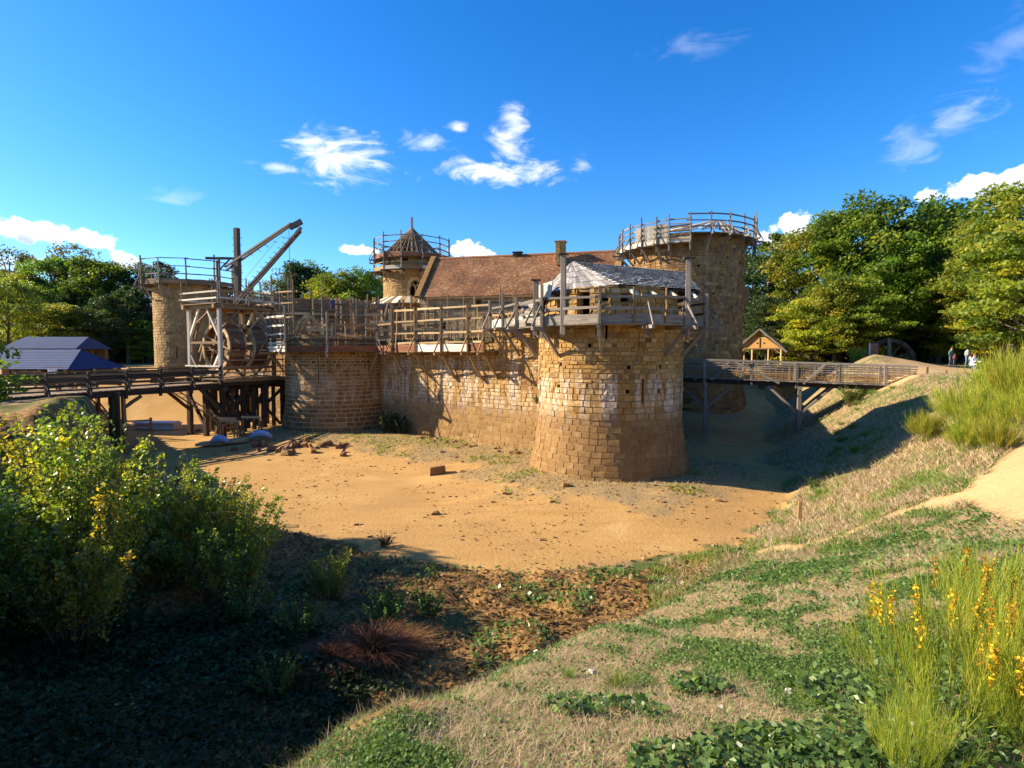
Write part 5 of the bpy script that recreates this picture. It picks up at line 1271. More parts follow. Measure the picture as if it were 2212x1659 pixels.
for q, (x, y, h, l) in enumerate(((9.95, 19.1, .78, 'short square wooden stake in the grass at the foot of the shaded bank'), (26.6, 35.9, .5, 'pale stub post where the footbridge meets the path'), (29.6, 38.2, .4, 'tiny dark stub post on the sandy path beyond the bridge'),
                                   (24.9, 39.2, .9, 'thin pale post behind the far end of the footbridge'))):
    t = root('stake', l, 'stake', gpos(x, y, -.1)); beam(t, 'shaft', gpos(x, y, -.1), (x + .02, y, ground_z(x, y) + h), .12, .12, M_TAN)
# log half buried beside the path
t = root('log', 'split brown log lying at the path edge near the bridge end', 'log', gpos(26.8, 38.6, .2)); beam(t, 'trunk', gpos(26.0, 39.4, .35), gpos(27.4, 38.0, .15), .35, .35, M_TAN, 'pole')

# ------------------------------------------------------------------ yard on the far left
def shed(label, x, y, z, L, dep, eave, ridge, rz, hip=1.0):
    t = root('shed', label, 'shed', (x, y, z), 'slate roofed sheds', rz)
    a = [(-L / 2, -dep / 2, eave), (L / 2, -dep / 2, eave), (L / 2 - hip, 0, ridge), (-L / 2 + hip, 0, ridge)]; b = [(L / 2, dep / 2, eave), (-L / 2, dep / 2, eave), (-L / 2 + hip, 0, ridge), (L / 2 - hip, 0, ridge)]
    rows = 12
    for q in (a, b):
        q = [np.array(v, float) for v in q]
        for j in range(rows):
            v0, v1 = j / rows, (j + 1.1) / rows; P = lambda u, v: (q[0] + (q[1] - q[0]) * u) * (1 - v) + (q[3] + (q[2] - q[3]) * u) * v
            lo = [P(0, v0) + [0, 0, .025], P(1, v0) + [0, 0, .025], P(1, min(1, v1)), P(0, min(1, v1))]; m = MB(); m.hexa(lo + [p + [0, 0, .04] for p in lo], rnd.random()); m.build('slate_course', M_SLATE, t)
    m = MB(); m.add([(L / 2, -dep / 2, eave), (L / 2, dep / 2, eave), (L / 2 - hip, 0, ridge)], None, [(0, 1, 2)]); m.build('roof_end', M_SLATE, t); m = MB(); m.add([(-L / 2, -dep / 2, eave), (-L / 2, dep / 2, eave), (-L / 2 + hip, 0, ridge)], None, [(0, 2, 1)]); m.build('roof_end', M_SLATE, t)
    for k in range(6):
        xx = -L / 2 + .5 + k * (L - 1) / 5
        for yy in (-dep / 2 + .3, dep / 2 - .3): lbox(t, 'post', (xx, yy, eave / 2), (.18, .18, eave), M_TAN)
    lbox(t, 'rear_wall', (0, dep / 2 - .2, eave / 2), (L - .8, .12, eave - .1), M_DWOOD)
    return t
shed('long low shed with a blue slate roof at the picture edge, beyond the timber bridge', -41.5, 48.5, 3.55, 12.5, 6, 1.6, 3.2, R(-6), 1.6)
shed('second blue slate roof farther back, just above the long low shed', -50.2, 62, 4.3, 8.5, 5, 2.6, 3.9, R(-3), .6)
m = MB()
for k in range(26): m.box((jt(1.6), jt(.6), .12 + .5 * (1 - abs(jt(1)))), (rnd.uniform(.4, .8), rnd.uniform(.3, .6), rnd.uniform(.2, .4)), jt(2), rnd.random())
o = m.build('stone_heap', M_WHITEST); o.location = gpos(-33.8, 46.5); tag(o, 'low heap of grey stones beyond the timber bridge rails', 'stone heap')
m = MB()
for k in range(5): m.box((jt(.1), jt(.1), .1 + k * .13), (3.4, 1.2, .1), jt(.05), rnd.random())
o = m.build('slab_stack', M_WTARP); o.location = gpos(-30.2, 47.5); tag(o, 'stack of long white slabs beyond the timber bridge rails', 'slabs')
m = MB()
for k in range(4): m.box((0, 0, .15 + k * .3), (2.2 - k * .2, .9, .26), jt(.06), rnd.random())
o = m.build('timber_stack', M_DWOOD); o.location = gpos(-36.2, 58); tag(o, 'dark stack of squared timber on the bare ground before the woods', 'timber stack')
for k, (x, y, w, h, l) in enumerate(((-39.5, 43.6, .5, 1.2, 'red cloth screen hung between posts of the slate shed'), (-36.3, 44.2, .7, 1.0, 'small pale cloth hung beside the shed end post'), (-37.9, 44.0, .9, .7, 'dark red cloth on the workbench under the shed eave'))):
    t = root('hung_cloth', l, 'cloth', gpos(x, y, .2)); m = MB()
    for j in range(6): m.box((x - w / 2 + (j + .5) * w / 6, y + .04 * (j % 2), ground_z(x, y) + .5 + h / 2), (w / 6, .03, h), .2 * (1 if j % 2 else -1), .5)
    m.build('cloth', M_CLAY if k != 1 else M_WTARP, t, off=t.location); beam(t, 'cross_bar', (x - w, y, ground_z(x, y) + .55 + h), (x + w, y, ground_z(x, y) + .55 + h), .06, .06, M_TAN)
for k in range(6):
    x, y = -39 + k * 1.9, 38.5 + k * 1.4; t = root('fence_post', 'weathered post of the yard fence behind the timber bridge', 'fence post', gpos(x, y), 'yard fence posts')
    beam(t, 'shaft', gpos(x, y, -.1), gpos(x, y, 1.25), .14, .14, M_TAN)
    if k < 5:
        for h in (.6, 1.05): beam(t, 'rail', gpos(x, y, h), (x + 1.9, y + 1.4, ground_z(x + 1.9, y + 1.4) + h), .05, .12, M_TAN)

# ------------------------------------------------------------------ things lying in the moat
lad = root('ladder', 'long wooden ladder leaning up to the underside of the crane bridge', 'ladder', G(-1.5, 1.5, 0))
l0, l1 = Vector(at_ := G(1.0, -1.2, .1)), Vector(G(-3.2, 1.2, 4.0)); sdv2 = Vector((.75, .55, 0)).normalized() * .24
for s in (-1, 1): beam(lad, 'rail', l0 + sdv2 * s, l1 + sdv2 * s, .07, .09, M_TAN)
for k in range(13): p = l0.lerp(l1, (k + .5) / 13); beam(lad, 'rung', p - sdv2, p + sdv2, .05, .05, M_NEW, 'pole')
for q, (x, y) in enumerate(((-20.3, 40.0), (-19.2, 41.0), (-21.3, 41.6))):
    t = root('trestle_stand', ['nearest slanting trestle stand under the crane platform', 'middle trestle stand of crossed legs by the platform posts', 'hindmost trestle stand under the ladder'][q], 'trestle', gpos(x, y), 'trestle stands under the crane')
    gz = ground_z(x, y); beam(t, 'top_beam', (x - .7, y, gz + 1.5), (x + .7, y, gz + 1.45), .16, .16, M_NEW)
    for dx in (-.6, .6):
        for dy in (-.4, .4): beam(t, 'leg', (x + dx * 1.2, y + dy, gz), (x + dx, y, gz + 1.45), .09, .09, M_TAN)
t = root('plank_stack', 'pale squared beams lying on the sand before the crane trestles', 'beams', gpos(-20.6, 38.6))
for k in range(4): beam(t, 'plank', gpos(-21.8, 38.3 + .22 * k, .18), gpos(-18.6, 38.9 + .25 * k, .2), .2, .2, M_NEW)
for k, (x, y, w) in enumerate(((-20.2, 38.4, .8), (-17.8, 39.4, 1.0))):
    m = MB(); m.tube([(-w * .7, 0, .2), (-w * .4, .05, .42), (0, 0, .5), (w * .45, -.04, .44), (w * .8, 0, .22)], [.16, .24, .26, .22, .12], 9)
    o = m.build('wrapped_bundle', M_TARP, smooth=True); o.location = gpos(x, y, .05); tag(o, ['blue grey wrapped bundle lying across the pale beams', 'larger blue grey bundle in the shade under the crane'][k], 'bundle', 'blue grey bundles')
lab = ['squared ochre stone block lying alone on the turf with a long shadow', 'small reddish rubble block among the broken stones at the gate tower foot']
def rock(name, x, y, sz, mat, label, cat, group=None, seed=0, sink=.1):
    r = random.Random(seed); m = MB(); V = []
    for c in ((-1, -1, -1), (1, -1, -1), (1, 1, -1), (-1, 1, -1), (-1, -1, 1), (1, -1, 1), (1, 1, 1), (-1, 1, 1)):
        k = .5 if c[2] < 0 else .38; V.append(tuple(c[a] * sz[a] * k * r.uniform(.6, 1.15) for a in range(3)))
    m.add(V, BOXQ, None, r.random())
    o = m.build(name, mat); o.location = gpos(x, y, sz[2] * (.5 - sink)); o.rotation_euler = (r.uniform(-.4, .4), r.uniform(-.3, .3), r.uniform(0, 6)); return tag(o, label, cat, group)
m = MB(); m.hexa([(-.45, -.3, 0), (.42, -.33, 0), (.5, .25, 0), (-.4, .3, 0), (-.42, -.25, .42), (.36, -.28, .5), (.44, .22, .46), (-.36, .28, .38)])
o = m.build('stone_block', M_STA); o.location = gpos(-4.0, 29.6, -.02); o.rotation_euler = (0, 0, .35); tag(o, lab[0], 'stone block')
for k in range(26):
    x, y = -14.3 + rnd.gauss(0, 1.6), 36.6 + rnd.gauss(0, 1.0) + k * .03
    rock('rubble_stone', x, y, (rnd.uniform(.3, .8), rnd.uniform(.25, .5), rnd.uniform(.2, .45)), M_CLAY if k % 3 else M_STA, 'broken reddish block in the rubble spill at the foot of the gate tower', 'rubble', 'rubble spill by the gate tower', k)
for k in range(14):
    x, y = -22.5 + rnd.gauss(0, .9), 46.5 + rnd.gauss(0, .8)
    rock('rubble_stone', x - 1.5, y, (rnd.uniform(.3, .6), .3, .3), M_CLAY, 'brown lump in the small spoil heap beyond the leaning ladder', 'rubble', 'spoil heap beyond the ladder', 40 + k)
for k in range(24):
    x = rnd.uniform(-7.5, 1.0); y = 40.4 - .81 * (x + 5.9) - .9 - rnd.uniform(.2, 2.0)
    rock('fallen_stone', x, y, (rnd.uniform(.15, .42), .25, .18), M_STW, 'small ochre stone fallen at the foot of the curtain wall', 'stone', 'fallen stones below the curtain wall', 80 + k)
for k in range(40):
    f = rnd.random() ** 1.3; y = 2.5 + 9 * f; x = rnd.uniform(-.05, .75) * y
    s = rnd.uniform(.025, .065) * (1 + f); rock('white_stone', x, y, (s, s * .8, s * .5), M_WHITEST, 'small white flint lying in the grass of the near slope', 'stone', 'white flints on the near slope', 120 + k, .2)
t = root('tin_scrap', 'crumpled grey and red tin scrap at the shaded edge of the near slope', 'scrap', gpos(-1.9, 7.0, .1)); x, y, z = t.location
m = MB(); m.hexa([(-.2, 0, -.05), (.1, -.05, -.05), (.15, .1, 0), (-.15, .1, 0), (-.22, .02, .18), (.02, 0, .1), (.2, .12, .2), (-.1, .12, .14)]); m.build('sheet', M_METAL, t)
m = MB(); m.hexa([(-.26, -.03, 0), (-.17, -.04, 0), (-.15, .02, .0), (-.24, .02, 0), (-.3, -.02, .2), (-.2, -.03, .13), (-.18, .03, .13), (-.28, .03, .2)]); m.build('red_flap', M_SIGNR, t)

# ------------------------------------------------------------------ people
def person(label, x, y, shirt, legs, pose='walk', face=0.0, h=1.7, z=None, hair=(.05, .03, .02), group=None):
    z = ground_z(x, y) if z is None else z; s = h / 1.7
    t = root('person', label, 'person', (x, y, z), group, face)
    if pose == 'walk': lf, rf_ = (.0, -.26), (.0, .30)
    elif pose == 'stand': lf, rf_ = (.0, .02), (.0, -.02)
    else: lf, rf_ = (.0, -.3), (.0, -.25)
    hipz = .9 if pose != 'crouch' else .38; sh = hipz + .52; lean = -.05 if pose != 'crouch' else -.22
    J = [(0, 0, hipz), (0, lean * .5, hipz + .28), (0, lean, sh), (0, lean - .01, sh + .10), (0, lean - .03, sh + .20), (0, lean - .03, sh + .31)]
    Rr = [.15, .135, .15, .06, .095, .075]; Ed = [(0, 1), (1, 2), (2, 3), (3, 4), (4, 5)]
    def chain(par, pts, rs):
        p = par
        for q, r_ in zip(pts, rs): J.append(q); Rr.append(r_); Ed.append((p, len(J) - 1)); p = len(J) - 1
    for sx, (fx, fy) in ((-1, lf), (1, rf_)):
        ky = fy * .35 - .06 if pose != 'crouch' else -.38
        kz = hipz * .52 if pose != 'crouch' else .45
        chain(0, [(sx * .1, 0, hipz - .05), (sx * .11, ky, kz), (sx * .11, fy + .02, .09), (sx * .12, fy - .13, .05)], [.1, .07, .05, .04])
        ay = -fy * .6 if pose != 'crouch' else -.3
        chain(2, [(sx * .19, lean, sh - .03), (sx * .25, lean + ay * .5 + .03, sh - .3), (sx * .24, lean + ay - .08, sh - .5 if pose != 'crouch' else sh - .22), (sx * .23, lean + ay - .1, sh - .6 if pose != 'crouch' else sh - .2)], [.07, .05, .035, .035])
    me = bpy.data.meshes.new('body'); me.from_pydata([tuple(c * s for c in j) for j in J], Ed, []); o = link('body', me, t)
    sk = o.modifiers.new('skin', 'SKIN'); sk.use_smooth_shade = True
    for v, r_ in zip(me.skin_vertices[0].data, Rr): v.radius = (r_ * s, r_ * s)
    me.skin_vertices[0].data[0].use_root = True
    sb_ = o.modifiers.new('sub', 'SUBSURF'); sb_.levels = 1; sb_.render_levels = 1
    mt, nt, b = new_mat('clothes'); sp_ = nt.new('ShaderNodeSeparateXYZ'); nt.l.new(nt.new('ShaderNodeTexCoord').outputs['Object'], sp_.inputs[0]); zz = sp_.outputs['Z']
    c = nt.mix(nt.math('GREATER_THAN', zz, (hipz - .02) * s), legs, shirt); c = nt.mix(nt.math('GREATER_THAN', zz, (sh + .07) * s), c, (.55, .32, .22)); c = nt.mix(nt.math('LESS_THAN', zz, .07 * s), c, (.03, .025, .02))
    nt.l.new(c, b.inputs['Base Color']); b.inputs['Roughness'].default_value = .85; me.materials.append(mt)
    hm = MB(); V = []
    for i in range(5):
        ph = PI * .62 * i / 4
        for j in range(9): th = 2 * PI * j / 9; V.append(((.105 * math.sin(ph) * math.cos(th)) * s, (lean - .01 + .115 * math.sin(ph) * math.sin(th)) * s, (sh + .265 + .115 * math.cos(ph)) * s))
    hm.add(V, [(i * 9 + j, (i + 1) * 9 + j, (i + 1) * 9 + (j + 1) % 9, i * 9 + (j + 1) % 9) for i in range(4) for j in range(9)]); mh = plain('hair', hair, .8, bumps=0); hm.build('hair', mh, t, True)
    fm = MB(); fm.box((0, (lean - .135) * s, (sh + .2) * s), (.025, .03, .045)); fm.box((-.035, (lean - .118) * s, (sh + .235) * s), (.022, .01, .012)); fm.box((.035, (lean - .118) * s, (sh + .235) * s), (.022, .01, .012)); fm.box((0, (lean - .118) * s, (sh + .145) * s), (.05, .01, .012))
    fm.build('face', plain('face_skin', (.42, .22, .15), .7, bumps=0), t)
    return t
person('walker in blue grey clothes striding beside the far left tower', -44.5, 70.5, (.10, .12, .20), (.06, .07, .12), 'walk', R(-65))
person('visitor in dark purple clothes walking in the shade under the trees', 52.5, 70, (.06, .045, .08), (.05, .05, .07), 'walk', R(30))
person('tall visitor in teal top standing behind the broom bushes', 44.6, 57, (.10, .22, .22), (.10, .12, .16), 'stand', R(10), 1.8)
person('child in a red top beside the teal clad visitor', 44.2, 56, (.40, .12, .08), (.10, .12, .16), 'stand', R(0), 1.15)
person('small child in pale clothes between the two standing adults', 45.4, 55.5, (.5, .55, .5), (.25, .3, .4), 'stand', R(-20), 1.05)
person('visitor in a white shirt and blue trousers standing right of the children', 46.3, 57, (.55, .55, .55), (.14, .20, .32), 'stand', R(-10), 1.72, hair=(.25, .10, .04))
person('person in a white top crouching on the path before the broom', 36.9, 45, (.75, .75, .78), (.25, .3, .35), 'crouch', R(5), 1.7, hair=(.18, .08, .03))
person('builder in dark blue work clothes on the far wall walk, above the lath screen', -21.2, 66.5, (.05, .06, .14), (.05, .05, .09), 'stand', R(20), 1.75, z=11.2)
person('builder in a blue smock near the apse roof posts', -14.6, 62, (.07, .08, .20), (.05, .05, .09), 'stand', R(-30), 1.75, z=10.4)
for x, y, z, l in ((-21.2, 66.3, 11.15, 'narrow plank stage under the builder on the far wall'), (-14.6, 62, 10.35, 'narrow plank stage by the apse posts')):
    t = root('plank_stage', l, 'platform', (x, y, z))
    beam(t, 'board', (x - 1.2, y, z), (x + 1.2, y, z), .7, .06, M_TAN)
    for dx in (-1.0, 1.0): beam(t, 'leg', (x + dx, y, 4.0), (x + dx, y, z), .12, .12, M_TAN, 'pole')

# ------------------------------------------------------------------ vegetation
def groundv(x, y):
    i = np.clip(np.searchsorted(XA, x) - 1, 0, len(XA) - 2); j = np.clip(np.searchsorted(YA, y) - 1, 0, len(YA) - 2)
    u = (x - XA[i]) / (XA[i + 1] - XA[i]); v = (y - YA[j]) / (YA[j + 1] - YA[j])
    return GZ[j, i] * (1 - u) * (1 - v) + GZ[j, i + 1] * u * (1 - v) + GZ[j + 1, i] * (1 - u) * v + GZ[j + 1, i + 1] * u * v
def unit(v): return v / np.maximum(np.linalg.norm(v, axis=-1, keepdims=True), 1e-9)
def leaf_quads(C, size, up=.5, r=None, aspect=.55, N=None, fold=0):
    r = r or rng; n = len(C); nrm = unit(r.normal(0, 1, (n, 3)) * [1, 1, 1] + [0, 0, up]) if N is None else N
    a = unit(np.cross(nrm, r.normal(0, 1, (n, 3)))); b = np.cross(nrm, a); s = size * r.uniform(.6, 1.35, n)[:, None]
    V = np.stack([C - a * s * .5, C + b * s * aspect * .5, C + a * s * .55, C - b * s * aspect * .5], 1)
    return V.reshape(-1, 3), (np.arange(n) * 4)[:, None] + np.arange(4)
def gen_crown(seed, H, Rc, base, ncl, per, size, shape=1.0, flat_=.45, spread=1.0):
    r = np.random.default_rng(seed); t = r.random(ncl) ** .85; z = base + (H - base) * t
    prof = Rc * np.sin(np.clip(PI * (.12 + .80 * t), 0, PI)) ** .7 * shape
    th = r.uniform(0, 2 * PI, ncl); rad = prof * np.sqrt(r.uniform(.15, 1, ncl)) * r.uniform(.8, 1.18, ncl)
    cc = np.stack([rad * np.cos(th), rad * np.sin(th), z + r.normal(0, .3, ncl)], -1)
    cs = r.uniform(.6, 1.35, ncl) * Rc * .21 * spread; ct = np.clip(r.normal(.5, .24, ncl), 0, 1)
    n = ncl * per; k = np.repeat(np.arange(ncl), per)
    d = unit(r.normal(0, 1, (n, 3))) * (r.random(n) ** .4)[:, None]
    P = cc[k] + d * cs[k][:, None] * [1.25, 1.25, flat_ + .25]; P[:, 2] -= .12 * (d[:, 0] ** 2 + d[:, 1] ** 2) * cs[k]
    V, Q = leaf_quads(P, size, 1.1, r, .62); tint = np.clip(ct[k] + r.normal(0, .13, n), 0, 1)
    return V, Q, np.repeat(tint, 4), cc, cs
def gen_tree(name, seed, H, Rc, base, ncl, per, size, lmat, bark, **kw):
    V, Q, tint, cc, cs = gen_crown(seed, H, Rc, base, ncl, per, size, **kw)
    cm = mk_mesh(name + '_crown', V, Q, None, tint, lmat)
    m = MB(); r = random.Random(seed); b = H * .022
    bend = [(0, 0, -.4), (jt(.1), jt(.1), base * .5), (jt(.3), jt(.3), base), (jt(.4), jt(.4), base + (H - base) * .45), (jt(.4), jt(.4), base + (H - base) * .8)]
    m.tube(bend, [b * 1.25, b, b * .85, b * .5, b * .18], 8)
    for i in range(0, len(cc), max(1, len(cc) // 26)):
        e = cc[i]; f = max(0.05, min(.8, (e[2] - base) / (H - base) - .22)); s = Vector(bend[2]).lerp(Vector(bend[4]), f)
        mid = s.lerp(Vector(e), .5) + Vector((jt(.3), jt(.3), -.15)); m.tube([s, mid, Vector(e)], [b * .34, b * .2, b * .06], 5)
    tm = mk_mesh(name + '_trunk', np.concatenate(m.V), np.concatenate(m.Q), np.concatenate(m.T), np.concatenate(m.tt), bark)
    return cm, tm, H
def recolor(tr, name, mat):
    cm = tr[0].copy(); cm.name = name; cm.materials.clear(); cm.materials.append(mat); return (cm, tr[1], tr[2])
TREES = {}
tb1 = gen_tree('broad', 101, 18, 5.6, 3.6, 120, 125, .40, L_GREEN, M_BARK); tb2 = gen_tree('round', 102, 15, 5.2, 2.4, 105, 125, .38, L_GREEN, M_BARK)
tt1 = gen_tree('tall', 103, 20, 4.2, 6.0, 100, 120, .40, L_GREEN, M_BARK); ty1 = gen_tree('layered', 104, 11, 5.0, 1.0, 110, 120, .34, L_YEL, M_BARK, flat_=.05, spread=1.15)
tl1 = gen_tree('loose', 105, 18, 4.4, 5.0, 74, 62, .36, L_RUST, M_BARKP, spread=1.1); tn1 = gen_tree('spindly', 106, 17, 2.6, 4.0, 60, 60, .34, L_OLIVE, M_BARKP, spread=1.2)
K_ = {'green1': tb1, 'green2': tb2, 'green3': tt1, 'yellow': ty1, 'rust': tl1, 'thin': tn1,
      'dark1': recolor(tb1, 'broad_dark', L_DARK), 'dark2': recolor(tt1, 'tall_dark', L_DARK), 'olive1': recolor(tb1, 'broad_olive', L_OLIVE), 'olive2': recolor(tb2, 'round_olive', L_OLIVE),
      'yellow2': recolor(tb2, 'round_yellow', L_YEL), 'greeny': recolor(ty1, 'layered_green', L_OLIVE), 'thind': recolor(tn1, 'spindly_dark', L_DARK), 'darky': recolor(ty1, 'layered_dark', L_GREEN)}
ANG = lambda py: math.tan(math.radians(3.29) + math.atan((py - 829.5) / 1210.0))
def tree(kind, X, Y, ztop, label, group=None, wide=1.0, name='broadleaf_tree'):
    cm, tm, H = K_[kind]; gz = ground_z(X, Y); s = (ztop - gz) / H
    t = root(name, label, 'tree', (X, Y, gz - .1), group, rnd.uniform(0, 6.28)); t.scale = (s * wide, s * wide, s)
    link('trunk', tm, t); link('crown', cm, t); return t
def tp(kind, px, Y, py, label, group=None, wide=1.0):   # distance, bearing and height of a tree read off the photograph
    return tree(kind, (px - 1106) / 1210.0 * Y * 1.0, Y, EYE - ANG(py) * Y, label, group, wide)
GR = 'trees of the wood beyond the footbridge'; GL_ = 'trees of the wood beyond the yard'; GM = 'trees beyond the far castle wall'
for a in [('dark1', 1628, 86, 548, 'dark green tree right beside the great tower wall'), ('green3', 1665, 92, 512, 'slender green tree whose top shows between great tower and cloud'),
          ('thin', 1712, 96, 515, 'sparse pale topped tree standing before the white cloud'), ('olive1', 1752, 78, 492, 'rusty olive tree at the shoulder of the wood'),
          ('green1', 1812, 76, 462, 'big green tree with a knobbly top above the yellow one'), ('green2', 1868, 74, 440, 'tallest mid green crown left of the dark hollow'),
          ('green1', 1925, 70, 505, 'green tree leaning over the half wheel'), ('dark2', 1985, 78, 452, 'dark trunked tree in the hollow behind the half wheel'),
          ('green2', 2022, 72, 448, 'bright green domed crown at the middle of the right wood'), ('green3', 2072, 74, 470, 'green tree in the notch before the highest crown'),
          ('olive1', 2120, 62, 470, 'olive crown below the long white cloud'), ('olive1', 2185, 54, 402, 'highest olive crown at the picture edge'), ('greeny', 2240, 47, 470, 'olive tree cut by the picture edge above the bench'),
          ('yellow', 1752, 68, 640, 'low yellow tree just right of the open hut'), ('olive2', 1800, 66, 600, 'rounded olive yellow tree behind the mound'), ('greeny', 1848, 66, 600, 'yellow green layered tree above the mound'),
          ('greeny', 1708, 80, 650, 'yellow tree peeping between the open hut and the green trees'), ('darky', 1880, 70, 640, 'green layered tree spreading over the dark hollow'), ('dark1', 1958, 84, 560, 'darkest tree in the hollow over the half wheel'),
          ('greeny', 2075, 67, 615, 'yellow green boughs hanging behind the visitors'), ('yellow', 2130, 63, 600, 'yellow boughs above the signpost'), ('yellow', 2200, 56, 560, 'golden boughs low at the picture edge'), ('olive2', 2165, 60, 540, 'olive crown above the golden boughs'),
          ('greeny', 2230, 50, 620, 'low olive boughs above the bench'), ('dark1', 1655, 76, 640, 'dark leafy tree directly behind the open hut'), ('darky', 2010, 72, 640, 'layered green tree over the shaded walker'), ('dark2', 1905, 90, 560, 'dark tall tree deep behind the hollow'), ('dark2', 2045, 88, 520, 'dark tree deep behind the visitors')]:
    tp(*a[:4], a[4], GR)
for a in [('rust', 28, 108, 528, 'thin almost bare tree, first of the left wood with open twigs'), ('thind', 72, 112, 560, 'sparse dark tree beside the almost bare one'), ('green1', 120, 100, 560, 'olive green tree under the big cloud'),
          ('rust', 172, 104, 524, 'tall rusty tree with twiggy top under the cloud edge'), ('green1', 210, 98, 560, 'green broad tree in the middle of the left wood'), ('dark1', 250, 102, 575, 'dark tree before the far left tower'),
          ('rust', 290, 106, 560, 'loose topped tree just left of the bare scaffold ring'), ('dark2', 325, 100, 585, 'dark tree touching the far left tower edge'), ('olive2', 22, 78, 612, 'yellow green tree at the picture edge above the blue roof'),
          ('olive2', 75, 90, 620, 'olive tree behind the two blue roofs'), ('olive1', 55, 95, 590, 'broad olive tree behind the yellow one'), ('greeny', 132, 86, 655, 'low yellow green tree above the second blue roof'), ('greeny', 190, 92, 665, 'low yellowish green tree right of the second blue roof'),
          ('dark1', 232, 88, 640, 'dark spreading tree above the bare ground'), ('dark2', 278, 90, 620, 'dark slim tree right above the walker'), ('darky', 310, 92, 690, 'low dark bush-like tree beside the tower foot'), ('olive2', 0, 100, 600, 'olive tree cut by the picture edge'),
          ('darky', 110, 92, 700, 'low dark tree hidden behind the blue roofs'), ('dark1', 165, 96, 620, 'shadowy broad tree under the rusty one'), ('dark2', 350, 104, 570, 'dark tree seen through the tower scaffold'),
          ('olive1', 380, 112, 610, 'olive crown showing through the bare scaffold ring'), ('rust', 455, 118, 600, 'faded crown between ring scaffold and crane')]:
    tp(*a[:4], a[4], GL_)
for a in [('rust', 600, 122, 600, 'rusty crown left of the hoist rope'), ('dark1', 650, 120, 572, 'blue green dome, highest of the middle trees'), ('rust', 632, 118, 588, 'brown tinted crown before the blue green dome'), ('olive1', 705, 112, 600, 'olive crown between dome and yellow tree'), ('olive2', 738, 108, 594, 'light yellowish green crown over the far wall'),
          ('green2', 785, 110, 590, 'round green crown left of the chapel tower'), ('green1', 822, 116, 600, 'green crown half hidden by the chapel tower'), ('green2', 676, 124, 580, 'green crown behind the dome shoulder'), ('olive2', 560, 126, 640, 'low olive crown behind the crane jib foot')]:
    tp(*a[:4], a[4], GM)
# trees that stand outside the picture: on the bank to the left they throw the long shadows
for k, (kd, x, y, zt) in enumerate((('green2', -20.5, 2.5, 13.5), ('green1', -19.5, -3, 14.5), ('olive2', -21.5, 7.5, 11.2), ('green2', -22.5, 11.8, 10.6), ('greeny', -16.5, 4.5, 9.6), ('greeny', -15.5, -.5, 10.5), ('darky', -23, 15.5, 9.6), ('darky', -14, 2.5, 10.2), ('darky', -13.6, 5.2, 9.2), ('darky', -14.6, 7.4, 8.2), ('darky', -16, 9.8, 7.9), ('darky', -18, 12.6, 7.8), ('darky', -13.5, -.6, 11), ('darky', -17.5, 7, 10.2), ('darky', -19, 10, 9), ('darky', -19.6, 17.0, 9.1), ('darky', -18.9, 14.6, 8.5), ('darky', -20.5, 18.8, 9.4), ('green2', -22, 14, 10.6), ('darky', -17.5, 3.8, 11.5), ('green1', 20, -12, 16), ('olive1', 8, -22, 17), ('green2', -8, -20, 16), ('yellow2', 34, 4, 14))):
    tree(kd, x, y, zt, 'leafy tree standing on the bank outside the picture', 'trees outside the picture')
# the wood behind as one mass
def mass(name, label, pts, n, size, mat, hgt):
    r = np.random.default_rng(77); k = r.integers(0, len(pts), n * 14); P = np.array(pts)[k]
    C_ = P + np.stack([r.normal(0, 5, len(k)), r.normal(0, 4, len(k)), np.zeros(len(k))], -1)[:, :P.shape[1]]
    C3 = np.stack([C_[:, 0], C_[:, 1], 4 + (hgt - 4) * r.random(len(k)) ** .7 * (1 - .25 * np.abs(np.sin(C_[:, 0] * .21 + C_[:, 1] * .13)))], -1)
    V, Q = leaf_quads(C3, size, .8, r, .7); t_ = np.clip(.5 + .5 * (vnoise(C3[:, 0], C3[:, 2], 3, 4) - .5) + r.normal(0, .12, len(k)), 0, 1)
    o = link(name, mk_mesh(name, V, Q, None, np.repeat(t_, 4), mat)); tag(o, label, 'woodland', kind='stuff')
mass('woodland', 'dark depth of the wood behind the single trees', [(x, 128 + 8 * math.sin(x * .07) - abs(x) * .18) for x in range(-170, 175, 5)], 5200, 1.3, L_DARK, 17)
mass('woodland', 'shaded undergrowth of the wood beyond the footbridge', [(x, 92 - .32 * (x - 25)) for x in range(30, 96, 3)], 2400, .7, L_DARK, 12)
mass('woodland', 'shaded undergrowth of the wood beyond the yard', [(x, 104 - .05 * x) for x in range(-120, -44, 4)], 2600, .7, L_DARK, 13)

